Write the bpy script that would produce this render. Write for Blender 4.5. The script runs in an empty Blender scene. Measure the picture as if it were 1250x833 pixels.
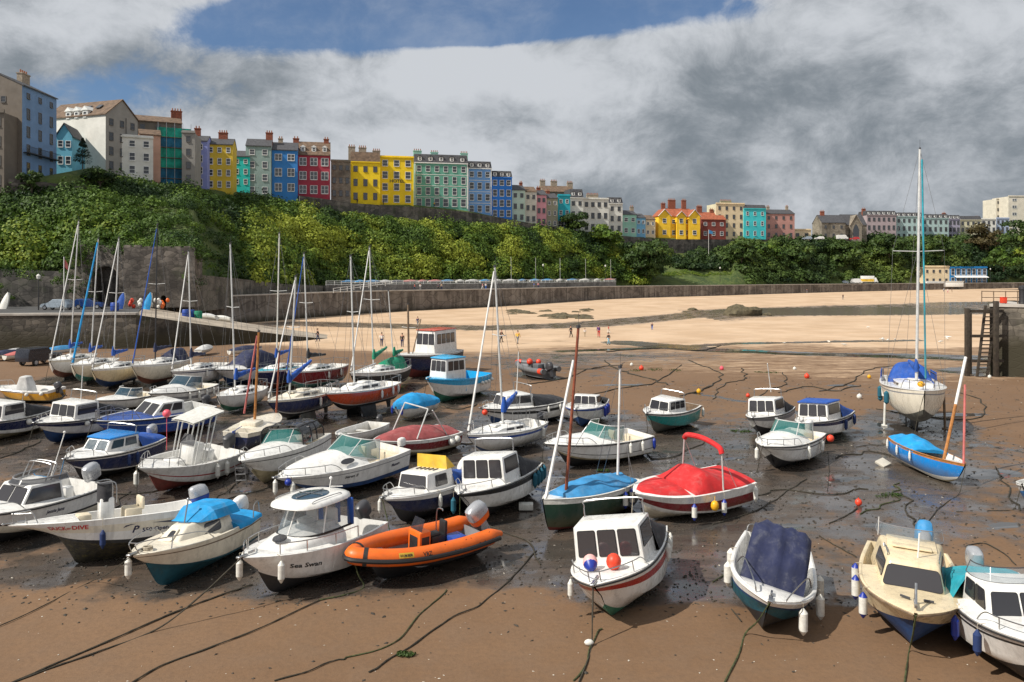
import bpy, bmesh, math, random
import numpy as np
from mathutils import Vector, Matrix, noise
R = math.radians
random.seed(7)
rng = np.random.default_rng(11)
SC = bpy.context.scene
COL = SC.collection
F, H, HY, CX = 1000.0, 9.0, 335.0, 625.0      # survey of the place: eye 9 m above the sand
PI = math.pi
def gz(x, y):
 """height of the sand"""
 r = max(0.0, y - 180.0) * 0.0142
 r = min(r, 3.0)
 return r
def gp(px, py, z=0.0):
 d = (H - z) * F / (py - HY)
 return Vector(((px - CX) * d / F, d, z))
def pd(px, py, d):
 return Vector(((px - CX) * d / F, d, H - (py - HY) * d / F))
def ground_at(px, py):
 p = gp(px, py)
 for _ in range(6):
  p = gp(px, py, gz(p.x, p.y))
 return p
def lerp(a, b, t): return a + (b - a) * t
def interp(tab, x):
 if x <= tab[0][0]: return tab[0][1]
 for (a, b), (c, d) in zip(tab, tab[1:]):
  if x <= c: return lerp(b, d, (x - a) / (c - a))
 return tab[-1][1]
def sstep(a, b, x):
 t = max(0.0, min(1.0, (x - a) / (b - a))); return t * t * (3 - 2 * t)
def tag(o, label=None, cat=None, group=None, kind=None):
 if label: o['label'] = label
 if cat: o['category'] = cat
 if group: o['group'] = group
 if kind: o['kind'] = kind
 return o
def empty(name, loc=(0, 0, 0), rot=(0, 0, 0)):
 o = bpy.data.objects.new(name, None); COL.objects.link(o)
 o.location = loc; o.rotation_euler = rot
 o.empty_display_size = .2
 return o
class MB:
 def __init__(s): s.v = []; s.f = []; s.m = []
 def add(s, vs, fs, mi=0):
  b = len(s.v); s.v.extend([tuple(p) for p in vs])
  for f in fs:
   s.f.append(tuple(b + i for i in f)); s.m.append(mi)
 def box(s, c, size, mi=0, M=None):
  x, y, z = size[0] / 2, size[1] / 2, size[2] / 2
  c = Vector(c)
  vs = [Vector((a * x, b * y, d * z)) for d in (-1, 1) for a, b in ((-1, -1), (1, -1), (1, 1), (-1, 1))]
  if M is not None: vs = [M @ p for p in vs]
  s.hexa([p + c for p in vs], mi)
 def box2(s, a, b, mi=0):
  s.box([(a[i] + b[i]) / 2 for i in range(3)], [abs(b[i] - a[i]) for i in range(3)], mi)
 def hexa(s, vs, mi=0):
  s.add(vs, [(3, 2, 1, 0), (4, 5, 6, 7), (0, 1, 5, 4), (1, 2, 6, 5), (2, 3, 7, 6), (3, 0, 4, 7)], mi)
 def tube(s, pts, r, mi=0, n=6, r2=None, cap=True, closed=False, jit=0):
  pts = [Vector(p) for p in pts]
  k = len(pts); rings = []
  up = Vector((0, 0, 1))
  prev = None
  for i, p in enumerate(pts):
   if closed:
    d = pts[(i + 1) % k] - pts[i - 1]
   else:
    d = pts[min(i + 1, k - 1)] - pts[max(i - 1, 0)]
   if d.length < 1e-9: d = Vector((0, 0, 1))
   d.normalize()
   a = prev if prev is not None else (up if abs(d.z) < .9 else Vector((1, 0, 0)))
   a = a - d * a.dot(d)
   if a.length < 1e-6: a = d.orthogonal()
   a.normalize(); prev = a
   b = d.cross(a)
   rr = r if r2 is None else lerp(r, r2, i / max(1, k - 1))
   if jit: rr *= 1 + jit * noise.noise(p * 3.1) + jit * noise.noise(p * 9.0)
   rings.append([p + (a * math.cos(2 * PI * j / n) + b * math.sin(2 * PI * j / n)) * rr for j in range(n)])
  s.loft(rings, mi, cap=cap and not closed, loop=closed)
 def loft(s, rings, mi=0, cap=True, loop=False, ring_closed=True):
  n = len(rings[0]); vs = [p for r in rings for p in r]; fs = []
  k = len(rings)
  for i in range(k if loop else k - 1):
   i2 = (i + 1) % k
   for j in range(n if ring_closed else n - 1):
    j2 = (j + 1) % n
    fs.append((i * n + j, i * n + j2, i2 * n + j2, i2 * n + j))
  if cap:
   fs.append(tuple(range(n))[::-1]); fs.append(tuple((k - 1) * n + j for j in range(n)))
  s.add(vs, fs, mi)
 def lathe(s, prof, n=12, mi=0, M=None):
  rings = []
  for r, z in prof:
   ring = [Vector((r * math.cos(2 * PI * j / n), r * math.sin(2 * PI * j / n), z)) for j in range(n)]
   if M is not None: ring = [M @ p for p in ring]
   rings.append(ring)
  s.loft(rings, mi)
 def ball(s, c, r, mi=0, n=10, sq=(1, 1, 1)):
  m = n // 2 + 1
  M = Matrix.Translation(Vector(c)) @ Matrix.Diagonal((sq[0], sq[1], sq[2], 1))
  s.lathe([(max(1e-3, r * math.sin(PI * i / m)), -r * math.cos(PI * i / m)) for i in range(m + 1)], n, mi, M)
 def prism(s, poly, z0, z1, mi=0, M=None):
  n = len(poly)
  a = [Vector((p[0], p[1], z0)) for p in poly]; b = [Vector((p[0], p[1], z1)) for p in poly]
  if M is not None: a = [M @ p for p in a]; b = [M @ p for p in b]
  s.loft([a, b], mi)
 def panel(s, q, u0, u1, v0, v1, r=.03, off=.004, th=.015, mi=0, seg=3):
  """rounded slab on a quad q = (p00,p10,p11,p01); r in metres"""
  p00, p10, p11, p01 = [Vector(p) for p in q]
  nrm = (p10 - p00).cross(p01 - p00).normalized()
  W = (p10 - p00).length; Hh = (p01 - p00).length
  w = (u1 - u0) * W; h = (v1 - v0) * Hh
  r = min(r, w * .45, h * .45)
  pts = []
  for cx, cy, a0 in ((w - r, r, -90), (w - r, h - r, 0), (r, h - r, 90), (r, r, 180)):
   for k in range(seg + 1):
    a = R(a0 + 90 * k / seg); pts.append((cx + r * math.cos(a), cy + r * math.sin(a)))
  def at(x, y):
   u = u0 + x / W; v = v0 + y / Hh
   return p00.lerp(p10, u).lerp(p01.lerp(p11, u), v)
  a = [at(*p) + nrm * off for p in pts]; b = [at(*p) + nrm * (off + th) for p in pts]
  s.loft([a, b], mi)
 def build(s, name, mats, parent=None, bevel=0, seg=2, sharp=38, loc=None, rot=None, recalc=True):
  me = bpy.data.meshes.new(name)
  me.from_pydata(s.v, [], s.f)
  if not isinstance(mats, (list, tuple)): mats = [mats]
  for m in mats: me.materials.append(m)
  me.polygons.foreach_set('material_index', s.m)
  if recalc or bevel:
   bm = bmesh.new(); bm.from_mesh(me)
   if bevel:
    bmesh.ops.remove_doubles(bm, verts=bm.verts, dist=1e-4)
   if recalc: bmesh.ops.recalc_face_normals(bm, faces=bm.faces)
   if bevel:
    es = [e for e in bm.edges if len(e.link_faces) == 2 and e.calc_face_angle(0) > R(25)]
    bmesh.ops.bevel(bm, geom=es, offset=bevel, segments=seg, affect='EDGES', profile=.5, clamp_overlap=True)
   bm.to_mesh(me); bm.free()
  me.polygons.foreach_set('use_smooth', [True] * len(me.polygons))
  me.set_sharp_from_angle(angle=R(sharp))
  o = bpy.data.objects.new(name, me); COL.objects.link(o)
  if parent: o.parent = parent
  if loc is not None: o.location = loc
  if rot is not None: o.rotation_euler = rot
  return o
def smooth_path(pts, n=6):
 """Catmull-Rom"""
 pts = [Vector(p) for p in pts]
 if len(pts) < 3: return pts
 out = []
 P = [pts[0] * 2 - pts[1]] + pts + [pts[-1] * 2 - pts[-2]]
 for i in range(1, len(P) - 2):
  p0, p1, p2, p3 = P[i - 1:i + 3]
  for k in range(n):
   t = k / n
   out.append(.5 * ((2 * p1) + (p2 - p0) * t + (2 * p0 - 5 * p1 + 4 * p2 - p3) * t * t + (3 * p1 - p0 - 3 * p2 + p3) * t ** 3))
 out.append(pts[-1]); return out
def lin(c):
 if isinstance(c, str):
  c = c.lstrip('#'); c = [int(c[i:i + 2], 16) / 255 for i in (0, 2, 4)]
  c = [x / 12.92 if x <= .04045 else ((x + .055) / 1.055) ** 2.4 for x in c]
 return tuple(c[:3])
class NT:
 def __init__(s, tree): s.t = tree; s.n = tree.nodes; s.l = tree.links
 def new(s, typ, **kw):
  n = s.n.new(typ)
  for k, v in kw.items():
   if hasattr(n, k) and k not in n.inputs: setattr(n, k, v)
   else: n.inputs[k].default_value = v
  return n
 def link(s, a, b): s.l.new(a, b)
 def math(s, op, a, b=None, c=None, clamp=False):
  n = s.n.new('ShaderNodeMath'); n.operation = op; n.use_clamp = clamp
  for i, x in enumerate((a, b, c)):
   if x is None: continue
   if isinstance(x, (int, float)): n.inputs[i].default_value = x
   else: s.l.new(x, n.inputs[i])
  return n.outputs[0]
 def mix(s, f, a, b, typ='MIX'):
  n = s.n.new('ShaderNodeMix'); n.data_type = 'RGBA'; n.blend_type = typ
  for sock, x in ((n.inputs[0], f), (n.inputs[6], a), (n.inputs[7], b)):
   if isinstance(x, (int, float)): sock.default_value = x
   elif isinstance(x, (tuple, list)): sock.default_value = (*x[:3], 1)
   else: s.l.new(x, sock)
  return n.outputs[2]
 def noise(s, vec, scale, detail=4, rough=.5, dist=0, out=0):
  n = s.n.new('ShaderNodeTexNoise'); n.inputs['Scale'].default_value = scale
  n.inputs['Detail'].default_value = detail; n.inputs['Roughness'].default_value = rough
  n.inputs['Distortion'].default_value = dist
  if vec is not None: s.l.new(vec, n.inputs['Vector'])
  return n.outputs[out]
 def ramp(s, x, a, b, lo=0., hi=1., smooth=True):
  n = s.n.new('ShaderNodeMapRange'); n.interpolation_type = 'SMOOTHSTEP' if smooth else 'LINEAR'
  s.l.new(x, n.inputs[0])
  for i, v in zip((1, 2, 3, 4), (a, b, lo, hi)): n.inputs[i].default_value = v
  return n.outputs[0]
 def bump(s, h, strength=.3, dist=.02, normal=None):
  n = s.n.new('ShaderNodeBump'); n.inputs['Strength'].default_value = strength; n.inputs['Distance'].default_value = dist
  s.l.new(h, n.inputs['Height'])
  if normal is not None: s.l.new(normal, n.inputs['Normal'])
  return n.outputs[0]
def newmat(name):
 m = bpy.data.materials.new(name); m.use_nodes = True
 nt = NT(m.node_tree); b = m.node_tree.nodes['Principled BSDF']
 return m, nt, b
_mc = {}
def mat(name, col, rough=.5, metal=0, var=.12, scale=2.5, bump=0, bscale=25, coat=0, dirt=None, dirt_amt=.5, alpha=1, world=False, spec=.5):
 if name in _mc: return _mc[name]
 m, nt, b = newmat(name)
 c = lin(col)
 if world:
  vec = nt.new('ShaderNodeNewGeometry').outputs['Position']
 else:
  vec = nt.new('ShaderNodeTexCoord').outputs['Object']
 f = nt.noise(vec, scale, 5, .6)
 f = nt.ramp(f, .3, .7)
 out = nt.mix(f, tuple(x * (1 - var) for x in c), tuple(min(1, x * (1 + var)) for x in c))
 if dirt:
  f2 = nt.ramp(nt.noise(vec, scale * 1.7, 8, .72, .6), .48, .72, 0, dirt_amt)
  out = nt.mix(f2, out, lin(dirt))
 nt.link(out, b.inputs['Base Color'])
 rr = nt.ramp(nt.noise(vec, scale * 3, 3), .3, .7, max(0.02, rough - .08), min(1, rough + .08))
 nt.link(rr, b.inputs['Roughness'])
 b.inputs['Metallic'].default_value = metal
 b.inputs['Coat Weight'].default_value = coat
 b.inputs['Specular IOR Level'].default_value = spec
 if alpha < 1: b.inputs['Alpha'].default_value = alpha
 if bump:
  nt.link(nt.bump(nt.noise(vec, bscale, 4, .6), bump, .02), b.inputs['Normal'])
 _mc[name] = m
 return m
def gel(name, col, rough=.28):
 m = mat(name, col, rough, var=.06, scale=1.6, dirt='#8a7f6c', dirt_amt=.22, coat=.15)
 nt = NT(m.node_tree); b = m.node_tree.nodes['Principled BSDF']; src = b.inputs['Base Color'].links[0].from_socket
 vec = nt.new('ShaderNodeTexCoord').outputs['Object']; s = nt.new('ShaderNodeSeparateXYZ'); nt.link(vec, s.inputs[0])
 mp = nt.new('ShaderNodeMapping'); mp.inputs['Scale'].default_value = (4, 4, .35); nt.link(vec, mp.inputs[0])
 st = nt.ramp(nt.noise(mp.outputs[0], 1.2, 6, .65), .47, .72, 0, .5)
 sc = nt.ramp(nt.math('ADD', s.outputs[2], nt.math('MULTIPLY', nt.noise(vec, 2.2, 5, .6), .5)), 1.02, .58, 0, .72)
 c = nt.mix(st, src, tuple(x * .45 + .05 for x in lin(col))); c = nt.mix(sc, c, tuple(x * .35 + y for x, y in zip(lin(col), (.09, .07, .035))))
 nt.link(c, b.inputs['Base Color']); return m
def fabric(name, col): return mat(name, col, .8, var=.22, scale=1.5, bump=1.0, bscale=4, dirt='#c9c9c0', dirt_amt=.10)
M = {}
M['white'] = gel('white gelcoat', (.76, .75, .72))
M['cream'] = gel('cream gelcoat', (.70, .58, .38))
M['ivory'] = gel('ivory gelcoat', (.72, .66, .54))
M['deckgrey'] = mat('non slip deck', (.55, .55, .53), .6, bump=.2, bscale=80, dirt='#6f6757', dirt_amt=.4)
M['navy'] = gel('navy gelcoat', (.012, .02, .075))
M['blue'] = gel('royal blue paint', (.01, .06, .30))
M['bright_blue'] = gel('bright blue paint', (.005, .20, .58))
M['sky_blue'] = gel('sky blue paint', (.02, .36, .66))
M['teal'] = gel('teal paint', (.01, .26, .25))
M['tealdark'] = mat('dark teal antifouling', (.008, .07, .10), .6, var=.3, dirt='#3a3a20', dirt_amt=.4)
M['black'] = mat('black antifouling', (.018, .018, .02), .6, var=.3, dirt='#4a452f', dirt_amt=.45)
M['weedy'] = mat('weed grown antifouling', (.03, .026, .018), .7, var=.5, scale=5, dirt='#6b6236', dirt_amt=.75, bump=.5, bscale=14)
M['bluebot'] = mat('blue antifouling', (.012, .045, .14), .6, var=.3, dirt='#3c3a2a', dirt_amt=.45)
M['redbot'] = mat('red antifouling', (.16, .03, .022), .65, var=.3, dirt='#3c2a1c', dirt_amt=.45)
M['brownbot'] = mat('brown antifouling', (.15, .05, .03), .7, var=.3, dirt='#2e241c', dirt_amt=.5)
M['greenbot'] = mat('green antifouling', (.03, .14, .09), .65, var=.3, dirt='#3c3a22', dirt_amt=.45)
M['greybot'] = mat('grey antifouling', (.10, .10, .085), .65, var=.3, dirt='#2e2a20', dirt_amt=.5)
M['creambot'] = mat('stained cream bottom', (.34, .29, .18), .6, var=.3, dirt='#4a4a22', dirt_amt=.55)
M['red'] = gel('red gelcoat', (.36, .018, .015))
M['darkred'] = gel('dark red gelcoat', (.20, .012, .018))
M['orangered'] = gel('orange red hull paint', (.48, .055, .012))
M['yellowhull'] = gel('ochre yellow hull paint', (.58, .28, .012))
M['darkgreen'] = gel('dark green paint', (.012, .045, .028), .35)
M['rubber'] = mat('black rubber', (.015, .015, .016), .55)
M['hyp_orange'] = mat('orange tube fabric', (.72, .13, .008), .45, var=.08, dirt='#8a5a3a', dirt_amt=.25, bump=.08, bscale=4)
M['hyp_grey'] = mat('grey tube fabric', (.12, .125, .13), .5)
M['grey'] = mat('grey plastic', (.22, .22, .23), .45)
M['darkgrey'] = mat('dark grey plastic', (.05, .05, .055), .4)
M['silver'] = mat('silver cowling paint', (.42, .43, .45), .3, metal=.4, coat=.2)
M['steel'] = mat('stainless steel tube', (.42, .42, .42), .34, metal=1)
M['alu'] = mat('aluminium spar', (.62, .62, .60), .4, metal=.3)
M['whitespar'] = mat('white painted spar', (.72, .71, .68), .4)
M['woodspar'] = mat('varnished spruce spar', (.36, .15, .04), .4, var=.3, scale=6)
M['redspar'] = mat('red brown varnished spar', (.22, .06, .03), .4, var=.3, scale=6)
M['darkspar'] = mat('black anodised spar', (.03, .03, .032), .4)
M['timber'] = mat('weathered timber', (.16, .11, .07), .75, var=.3, scale=6, bump=.3)
M['wire'] = mat('rigging wire', (.25, .25, .25), .4, metal=.5)
M['f_brightblue'] = fabric('bright blue canvas', (.005, .25, .55))
M['f_blue'] = fabric('blue canvas', (.01, .07, .33))
M['f_midblue'] = fabric('faded blue tarpaulin', (.03, .20, .42))
M['f_navy'] = fabric('navy canvas', (.012, .017, .055))
M['f_teal'] = fabric('turquoise canvas', (.01, .27, .34))
M['f_red'] = fabric('red canvas', (.52, .016, .018))
M['f_maroon'] = fabric('faded maroon canvas', (.28, .06, .06))
M['f_black'] = fabric('black canvas', (.022, .022, .026))
M['f_green'] = fabric('green canvas', (.005, .20, .11))
M['f_yellow'] = fabric('yellow canvas', (.66, .42, .04))
M['f_grey'] = fabric('pale grey canvas', (.5, .5, .49))
M['f_pink'] = fabric('faded red sailcloth', (.42, .11, .10))
M['fender'] = mat('white fender vinyl', (.66, .65, .60), .45, dirt='#8a7a60', dirt_amt=.35, scale=6)
M['fender_blue'] = mat('blue fender vinyl', (.01, .03, .26), .4)
M['fender_navy'] = mat('navy fender cover', (.012, .03, .11), .8)
M['fender_teal'] = mat('teal fender cover', (.01, .10, .15), .8)
M['buoy_red'] = mat('red buoy plastic', (.72, .055, .02), .45, dirt='#8a6a58', dirt_amt=.3, scale=5)
M['buoy_pink'] = mat('pink buoy plastic', (.75, .10, .14), .45)
M['buoy_pale'] = mat('faded pink buoy plastic', (.78, .42, .40), .5, dirt='#c9a59a', dirt_amt=.4)
M['buoy_yellow'] = mat('yellow buoy plastic', (.75, .38, .01), .45)
M['rope'] = mat('pale rope', (.36, .32, .25), .9, var=.3, scale=20)
M['rope_dark'] = mat('wet weedy rope', (.035, .03, .02), .85, var=.5, scale=8)
M['rope_green'] = mat('green weedy rope', (.05, .06, .02), .85, var=.5, scale=8)
M['seat'] = mat('cream vinyl seat', (.62, .54, .40), .6)
M['bluecrate'] = mat('blue plastic box', (.02, .06, .30), .4)
M['text_red'] = mat('red lettering', (.5, .012, .02), .4)
M['text_navy'] = mat('navy lettering', (.012, .015, .06), .4)
M['text_black'] = mat('black lettering', (.015, .015, .015), .4)
def glassmat(name, col, alpha, rough=.06):
 m, nt, b = newmat(name)
 b.inputs['Base Color'].default_value = (*col, 1); b.inputs['Roughness'].default_value = rough
 b.inputs['Specular IOR Level'].default_value = .8
 if alpha < 1: b.inputs['Alpha'].default_value = alpha
 M[name] = m
 return m
glassmat('tint', (.040, .038, .042), 1, .07)
glassmat('smoke', (.03, .03, .035), .82)
glassmat('clear', (.22, .27, .30), .34, .04)
glassmat('tealglass', (.03, .17, .16), .62)
glassmat('blueglass', (.015, .05, .08), .85)
glassmat('pane', (.035, .04, .048), 1, .1)
def text_pts(s, size=1.0):
 cu = bpy.data.curves.new('lettering', 'FONT'); cu.body = s; cu.size = size; cu.resolution_u = 2; cu.offset = .022
 o = bpy.data.objects.new('lettering', cu); COL.objects.link(o)
 dg = bpy.context.evaluated_depsgraph_get()
 me = bpy.data.meshes.new_from_object(o.evaluated_get(dg))
 vs = [v.co.copy() for v in me.vertices]; fs = [tuple(p.vertices) for p in me.polygons]
 bpy.data.objects.remove(o); bpy.data.curves.remove(cu); bpy.data.meshes.remove(me)
 return vs, fs
BOATS = []          # (short name, world position)
FENDER_N = 0
def solve_pose(bow, stern, L, hb, hs, yaw=None):
 """place a boat from where its bow tip and the middle of its transom were surveyed"""
 pb, ps = gp(bow[0], bow[1], hb), gp(stern[0], stern[1], hs)
 mid = (pb + ps) / 2
 yw = math.atan2(pb.y - ps.y, pb.x - ps.x) if yaw is None else yaw
 x = np.array([mid.x, mid.y, yw, 1.0])
 def proj(x, y, z): return np.array([CX + x * F / y, HY + (H - z) * F / y])
 wt = np.array([1, 1, 1, .7])
 def res(q):
  c, s = math.cos(q[2]), math.sin(q[2]); l = L * q[3] / 2
  a = proj(q[0] + c * l, q[1] + s * l, hb) - np.array(bow)
  b = proj(q[0] - c * l, q[1] - s * l, hs) - np.array(stern)
  r = np.concatenate([a, b * np.array([1, .8]) * (1 if yaw is None else .15), [(q[3] - 1) * 60]])
  if yaw is not None: r = np.concatenate([r, [(q[2] - yaw) * 120]])
  return r
 for _ in range(40):
  r = res(x); J = np.zeros((len(r), 4))
  for k in range(4):
   e = np.zeros(4); e[k] = 1e-4; J[:, k] = (res(x + e) - r) / 1e-4
  dx = np.linalg.solve(J.T @ J + 1e-6 * np.eye(4), -J.T @ r)
  n = np.linalg.norm(dx[:3])
  x = x + dx * min(1, 1.5 / max(n, 1e-9))
 return x, res(x)
class Boat:
 def __init__(s, name, label, short, bow, stern, L, B, D, bands, sh=.28, tw=.86, rake=.7, kind='v', heel=0, pitch=0,
     full=2.6, floor=.45, lift=0, sink=.05, deck=None, gun='white', rub=None, inner='white', cz=.34, srake=0., yaw=None, stem=.35, tw_t=.42, flare=1.0, cat='boat', foot=.55):
  s.L, s.B, s.D, s.sh, s.tw, s.rake, s.kind, s.full, s.cz, s.srake, s.stem, s.tt, s.flare, s.foot = L, B, D, sh, tw, rake, kind, full, cz, srake, stem, tw_t, flare, foot
  s.short = short
  base = lift - sink
  q, r = solve_pose(bow, stern, L, s.zs(1) + base, s.zs(0) + base, yaw)
  s.scale = float(np.clip(q[3], .82, 1.22)); s.L = L * s.scale
  print('BOAT %-34s d=%.1f yaw=%.0f L=%.2f res=%s' % (short[:34], q[1], math.degrees(q[2]) % 360, s.L, np.round(r[:4], 0)))
  s.loc = Vector((q[0], q[1], gz(q[0], q[1]) + base)); s.yaw = q[2]
  s.root = empty(name, s.loc, (R(heel), R(pitch), s.yaw))
  s.Mx = Matrix.Translation(s.loc) @ Matrix.Rotation(s.yaw, 4, 'Z') @ Matrix.Rotation(R(pitch), 4, 'Y') @ Matrix.Rotation(R(heel), 4, 'X')
  tag(s.root, label, cat, 'boats aground in the harbour')
  s.base = base
  BOATS.append((short, s.loc.copy(), s))
  s.hull(bands, floor, gun, inner, rub)
  if deck: s.deck(*deck)
 def xb(s, t): return -s.L / 2 + s.L * t
 def hb(s, t):
  if t < s.tt: f = s.tw + (1 - s.tw) * math.sin(PI / 2 * t / s.tt)
  else: f = max(0, 1 - ((t - s.tt) / (1 - s.tt)) ** s.full) ** .92
  return max(.03, s.B / 2 * f)
 def zs(s, t): return s.D * (1 + s.sh * max(0, (t - .15) / .85) ** 1.8 + .04 * max(0, .15 - t) / .15)
 def zk(s, t): return s.D * s.stem * max(0, (t - .62) / .38) ** 2.4
 def pt(s, t, q, side=1):
  hb, zs, zk = s.hb(t), s.zs(t), s.zk(t)
  if s.kind == 'v':
   sc = .35
   cz = s.cz + .22 * max(0, (t - .4) / .6)
   cb = .90 - .42 * max(0, (t - .45) / .55) ** 1.4
   if q <= sc: y = cb * hb * (q / sc) ** .95; z = zk + (zs - zk) * cz * (q / sc) ** 1.05
   else:
    u = (q - sc) / (1 - sc); y = hb * (cb + (1 - cb) * u ** s.flare); z = lerp(zk + (zs - zk) * cz, zs, u)
  else:
   y = hb * math.sin(min(1, q) * PI / 2) ** .72 * (1 - .05 * q * q)
   z = zk + (zs - zk) * (q ** 1.55 * .8 + q * .2)
  x = s.xb(t) - s.rake * s.D * (1 - q) ** 1.1 * max(0, (t - s.foot) / (1 - s.foot)) ** 2 + s.srake * (1 - q) * max(0, 1 - t / .3) ** 2 * 1.0
  return Vector((x, side * y, z))
 def W(s, p): return s.Mx @ Vector(p)
 def hull(s, bands, floor, gun, inner, rub):
  N = 22
  ts = [1 - (1 - i / N) ** 1.15 for i in range(N + 1)]
  qs = sorted(set([0, .12, .24, .35, .45, .55, .65, .75, .85, .93, 1.0] + [b[0] for b in bands]))
  mats = [];
  def mi(k):
   m = M[k]
   if m not in mats: mats.append(m)
   return mats.index(m)
  mb = MB()
  def band(q):
   for e, k in bands:
    if q <= e + 1e-6: return mi(k)
   return mi(bands[-1][1])
  n = len(qs)
  grid = {}
  for side in (1, -1):
   vs = [s.pt(t, q, side) for t in ts for q in qs]
   b = len(mb.v); mb.v.extend(tuple(p) for p in vs)
   for i in range(N):
    for j in range(n - 1):
     mb.f.append((b + i * n + j, b + (i + 1) * n + j, b + (i + 1) * n + j + 1, b + i * n + j + 1)); mb.m.append(band(qs[j + 1]))
   grid[side] = b
  for j in range(n - 1):     # transom
   a, c = grid[1] + j, grid[-1] + j
   mb.f.append((a, a + 1, c + 1, c)); mb.m.append(band(qs[j + 1]))
  g = .055 + .012 * s.B; zf = s.D * floor
  gi, ii = mi(gun), mi(inner)
  s.g = g
  rows = []
  for t in ts:
   hb = s.hb(t); x = s.xb(t); zs = s.zs(t)
   yi = max(.012, hb - g); xi = min(max(x, s.xb(0) + .06), s.xb(1) - .16)
   dk = 1 - sstep(.56, .76, t); zf_ = lerp(zs - .02, min(zf, zs - .03), dk)
   rows.append([Vector((x, hb, zs)), Vector((x + (.0), hb + .012, zs + .03)), Vector((xi, max(.01, hb - g * .5), zs + .045)), Vector((xi, yi, zs + .03)),
       Vector((xi, max(.008, min(yi, yi * .93)), lerp(zs, zf_, .5))), Vector((xi, max(.006, yi * lerp(1, .86, dk)), zf_))])
  for side in (1, -1):
   vs = [Vector((p.x, p.y * side, p.z)) for r in rows for p in r]
   b = len(mb.v); mb.v.extend(tuple(p) for p in vs)
   k = len(rows[0])
   for i in range(N):
    for j in range(k - 1):
     mb.f.append((b + i * k + j, b + i * k + j + 1, b + (i + 1) * k + j + 1, b + (i + 1) * k + j)); mb.m.append(gi if j < 3 else ii)
   if side == 1: b1 = b
   else:
    for i in range(N):  # floor
     mb.f.append((b1 + i * k + k - 1, b + i * k + k - 1, b + (i + 1) * k + k - 1, b1 + (i + 1) * k + k - 1)); mb.m.append(ii)
    for j in range(k - 1):
     mb.f.append((b1 + j, b1 + j + 1, b + j + 1, b + j)); mb.m.append(gi if j < 3 else ii)
  s.hullo = mb.build('hull', mats, s.root, sharp=30, recalc=False)
  bm = bmesh.new(); bm.from_mesh(s.hullo.data)
  bmesh.ops.remove_doubles(bm, verts=bm.verts, dist=.0008)
  bmesh.ops.recalc_face_normals(bm, faces=bm.faces); bm.to_mesh(s.hullo.data); bm.free()
  s.hullo.data.set_sharp_from_angle(angle=R(30))
  if rub:
   mb = MB()
   for side in (1, -1):
    mb.tube([s.pt(t, .965, side) + Vector((0, side * .012, 0)) for t in ts], .028, 0, 6)
   mb.build('rub_rail', M[rub], s.root)
 def deck(s, t0, t1=1.0, camber=.08, m='white', edge=0.0, name='foredeck', hump=0, hp=.5):
  N, K = 14, 10; mb = MB(); vs = []; fs = []
  for i in range(N + 1):
   t = lerp(t0, t1, i / N)
   hb = max(.012, s.hb(t) - s.g * .6); x = min(s.xb(t), s.xb(1) - .06)
   hh = camber + hump * math.sin(PI * min(1, (1 - i / N) / .9) * .5) ** hp
   for j in range(K + 1):
    u = -1 + 2 * j / K
    vs.append((x, u * hb, s.zs(t) + .032 + hh * min(1, hb / .5) * (1 - abs(u) ** 2.4)))
  for i in range(N):
   for j in range(K):
    a = i * (K + 1) + j; fs.append((a, a + 1, a + K + 2, a + K + 1))
  b = len(vs)
  zb_ = s.D * .5 if t0 < .56 else s.zs(t0) - .06
  for j in range(K + 1):
   vs.append((vs[j][0], vs[j][1] * .96, zb_))
  for j in range(K): fs.append((j + 1, j, b + j, b + j + 1))
  mb.add(vs, fs, 0)
  s.deckz = lambda t: s.zs(t) + .032 + camber + hump
  return mb.build(name, M[m], s.root, sharp=50, recalc=False)
 def cover(s, t0, t1, hts, m, over=.03, name='boat_cover', skirt=.10, pw=2.2, w=None, wr=.02, uoff=0):
  """fabric stretched over the boat; hts = [(t, ridge height above sheer)]"""
  N, K = 26, 16; mb = MB(); vs = []
  for i in range(N + 1):
   t = lerp(t0, t1, i / N)
   hb = (s.hb(t) if w is None else min(s.hb(t), interp(w, t))) + over
   h = interp(hts, t)
   row = []
   for j in range(K + 1):
    u = -1 + 2 * j / K
    z = s.zs(t) + .05 + h * (1 - abs(u) ** pw)
    z += wr * math.sin(t * 37 + u * 5) * (1 - abs(u)) + wr * noise.noise((t * 9, u * 3, s.L))
    row.append((min(s.xb(t), s.xb(1) + .02), u * hb, z))
   row = [(row[0][0], row[0][1] - .012, row[0][2] - skirt)] + row + [(row[-1][0], row[-1][1] + .012, row[-1][2] - skirt)]
   vs += row
  n = K + 3; fs = []
  for i in range(N):
   for j in range(n - 1):
    a = i * n + j; fs.append((a, a + 1, a + n + 1, a + n))
  b0 = len(vs)
  for rowi in (0, N):
   vs2 = []
   base = len(vs)
   for j in range(n):
    p = vs[rowi * n + j]; vs.append((p[0], p[1], s.zs(t0 if rowi == 0 else t1) - .02))
   for j in range(n - 1):
    a, c = rowi * n + j, base + j
    fs.append((a, c, c + 1, a + 1) if rowi == 0 else (a, a + 1, c + 1, c))
  mb.add(vs, fs, 0)
  o = mb.build(name, M[m], s.root, sharp=70, recalc=False)
  return o
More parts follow.
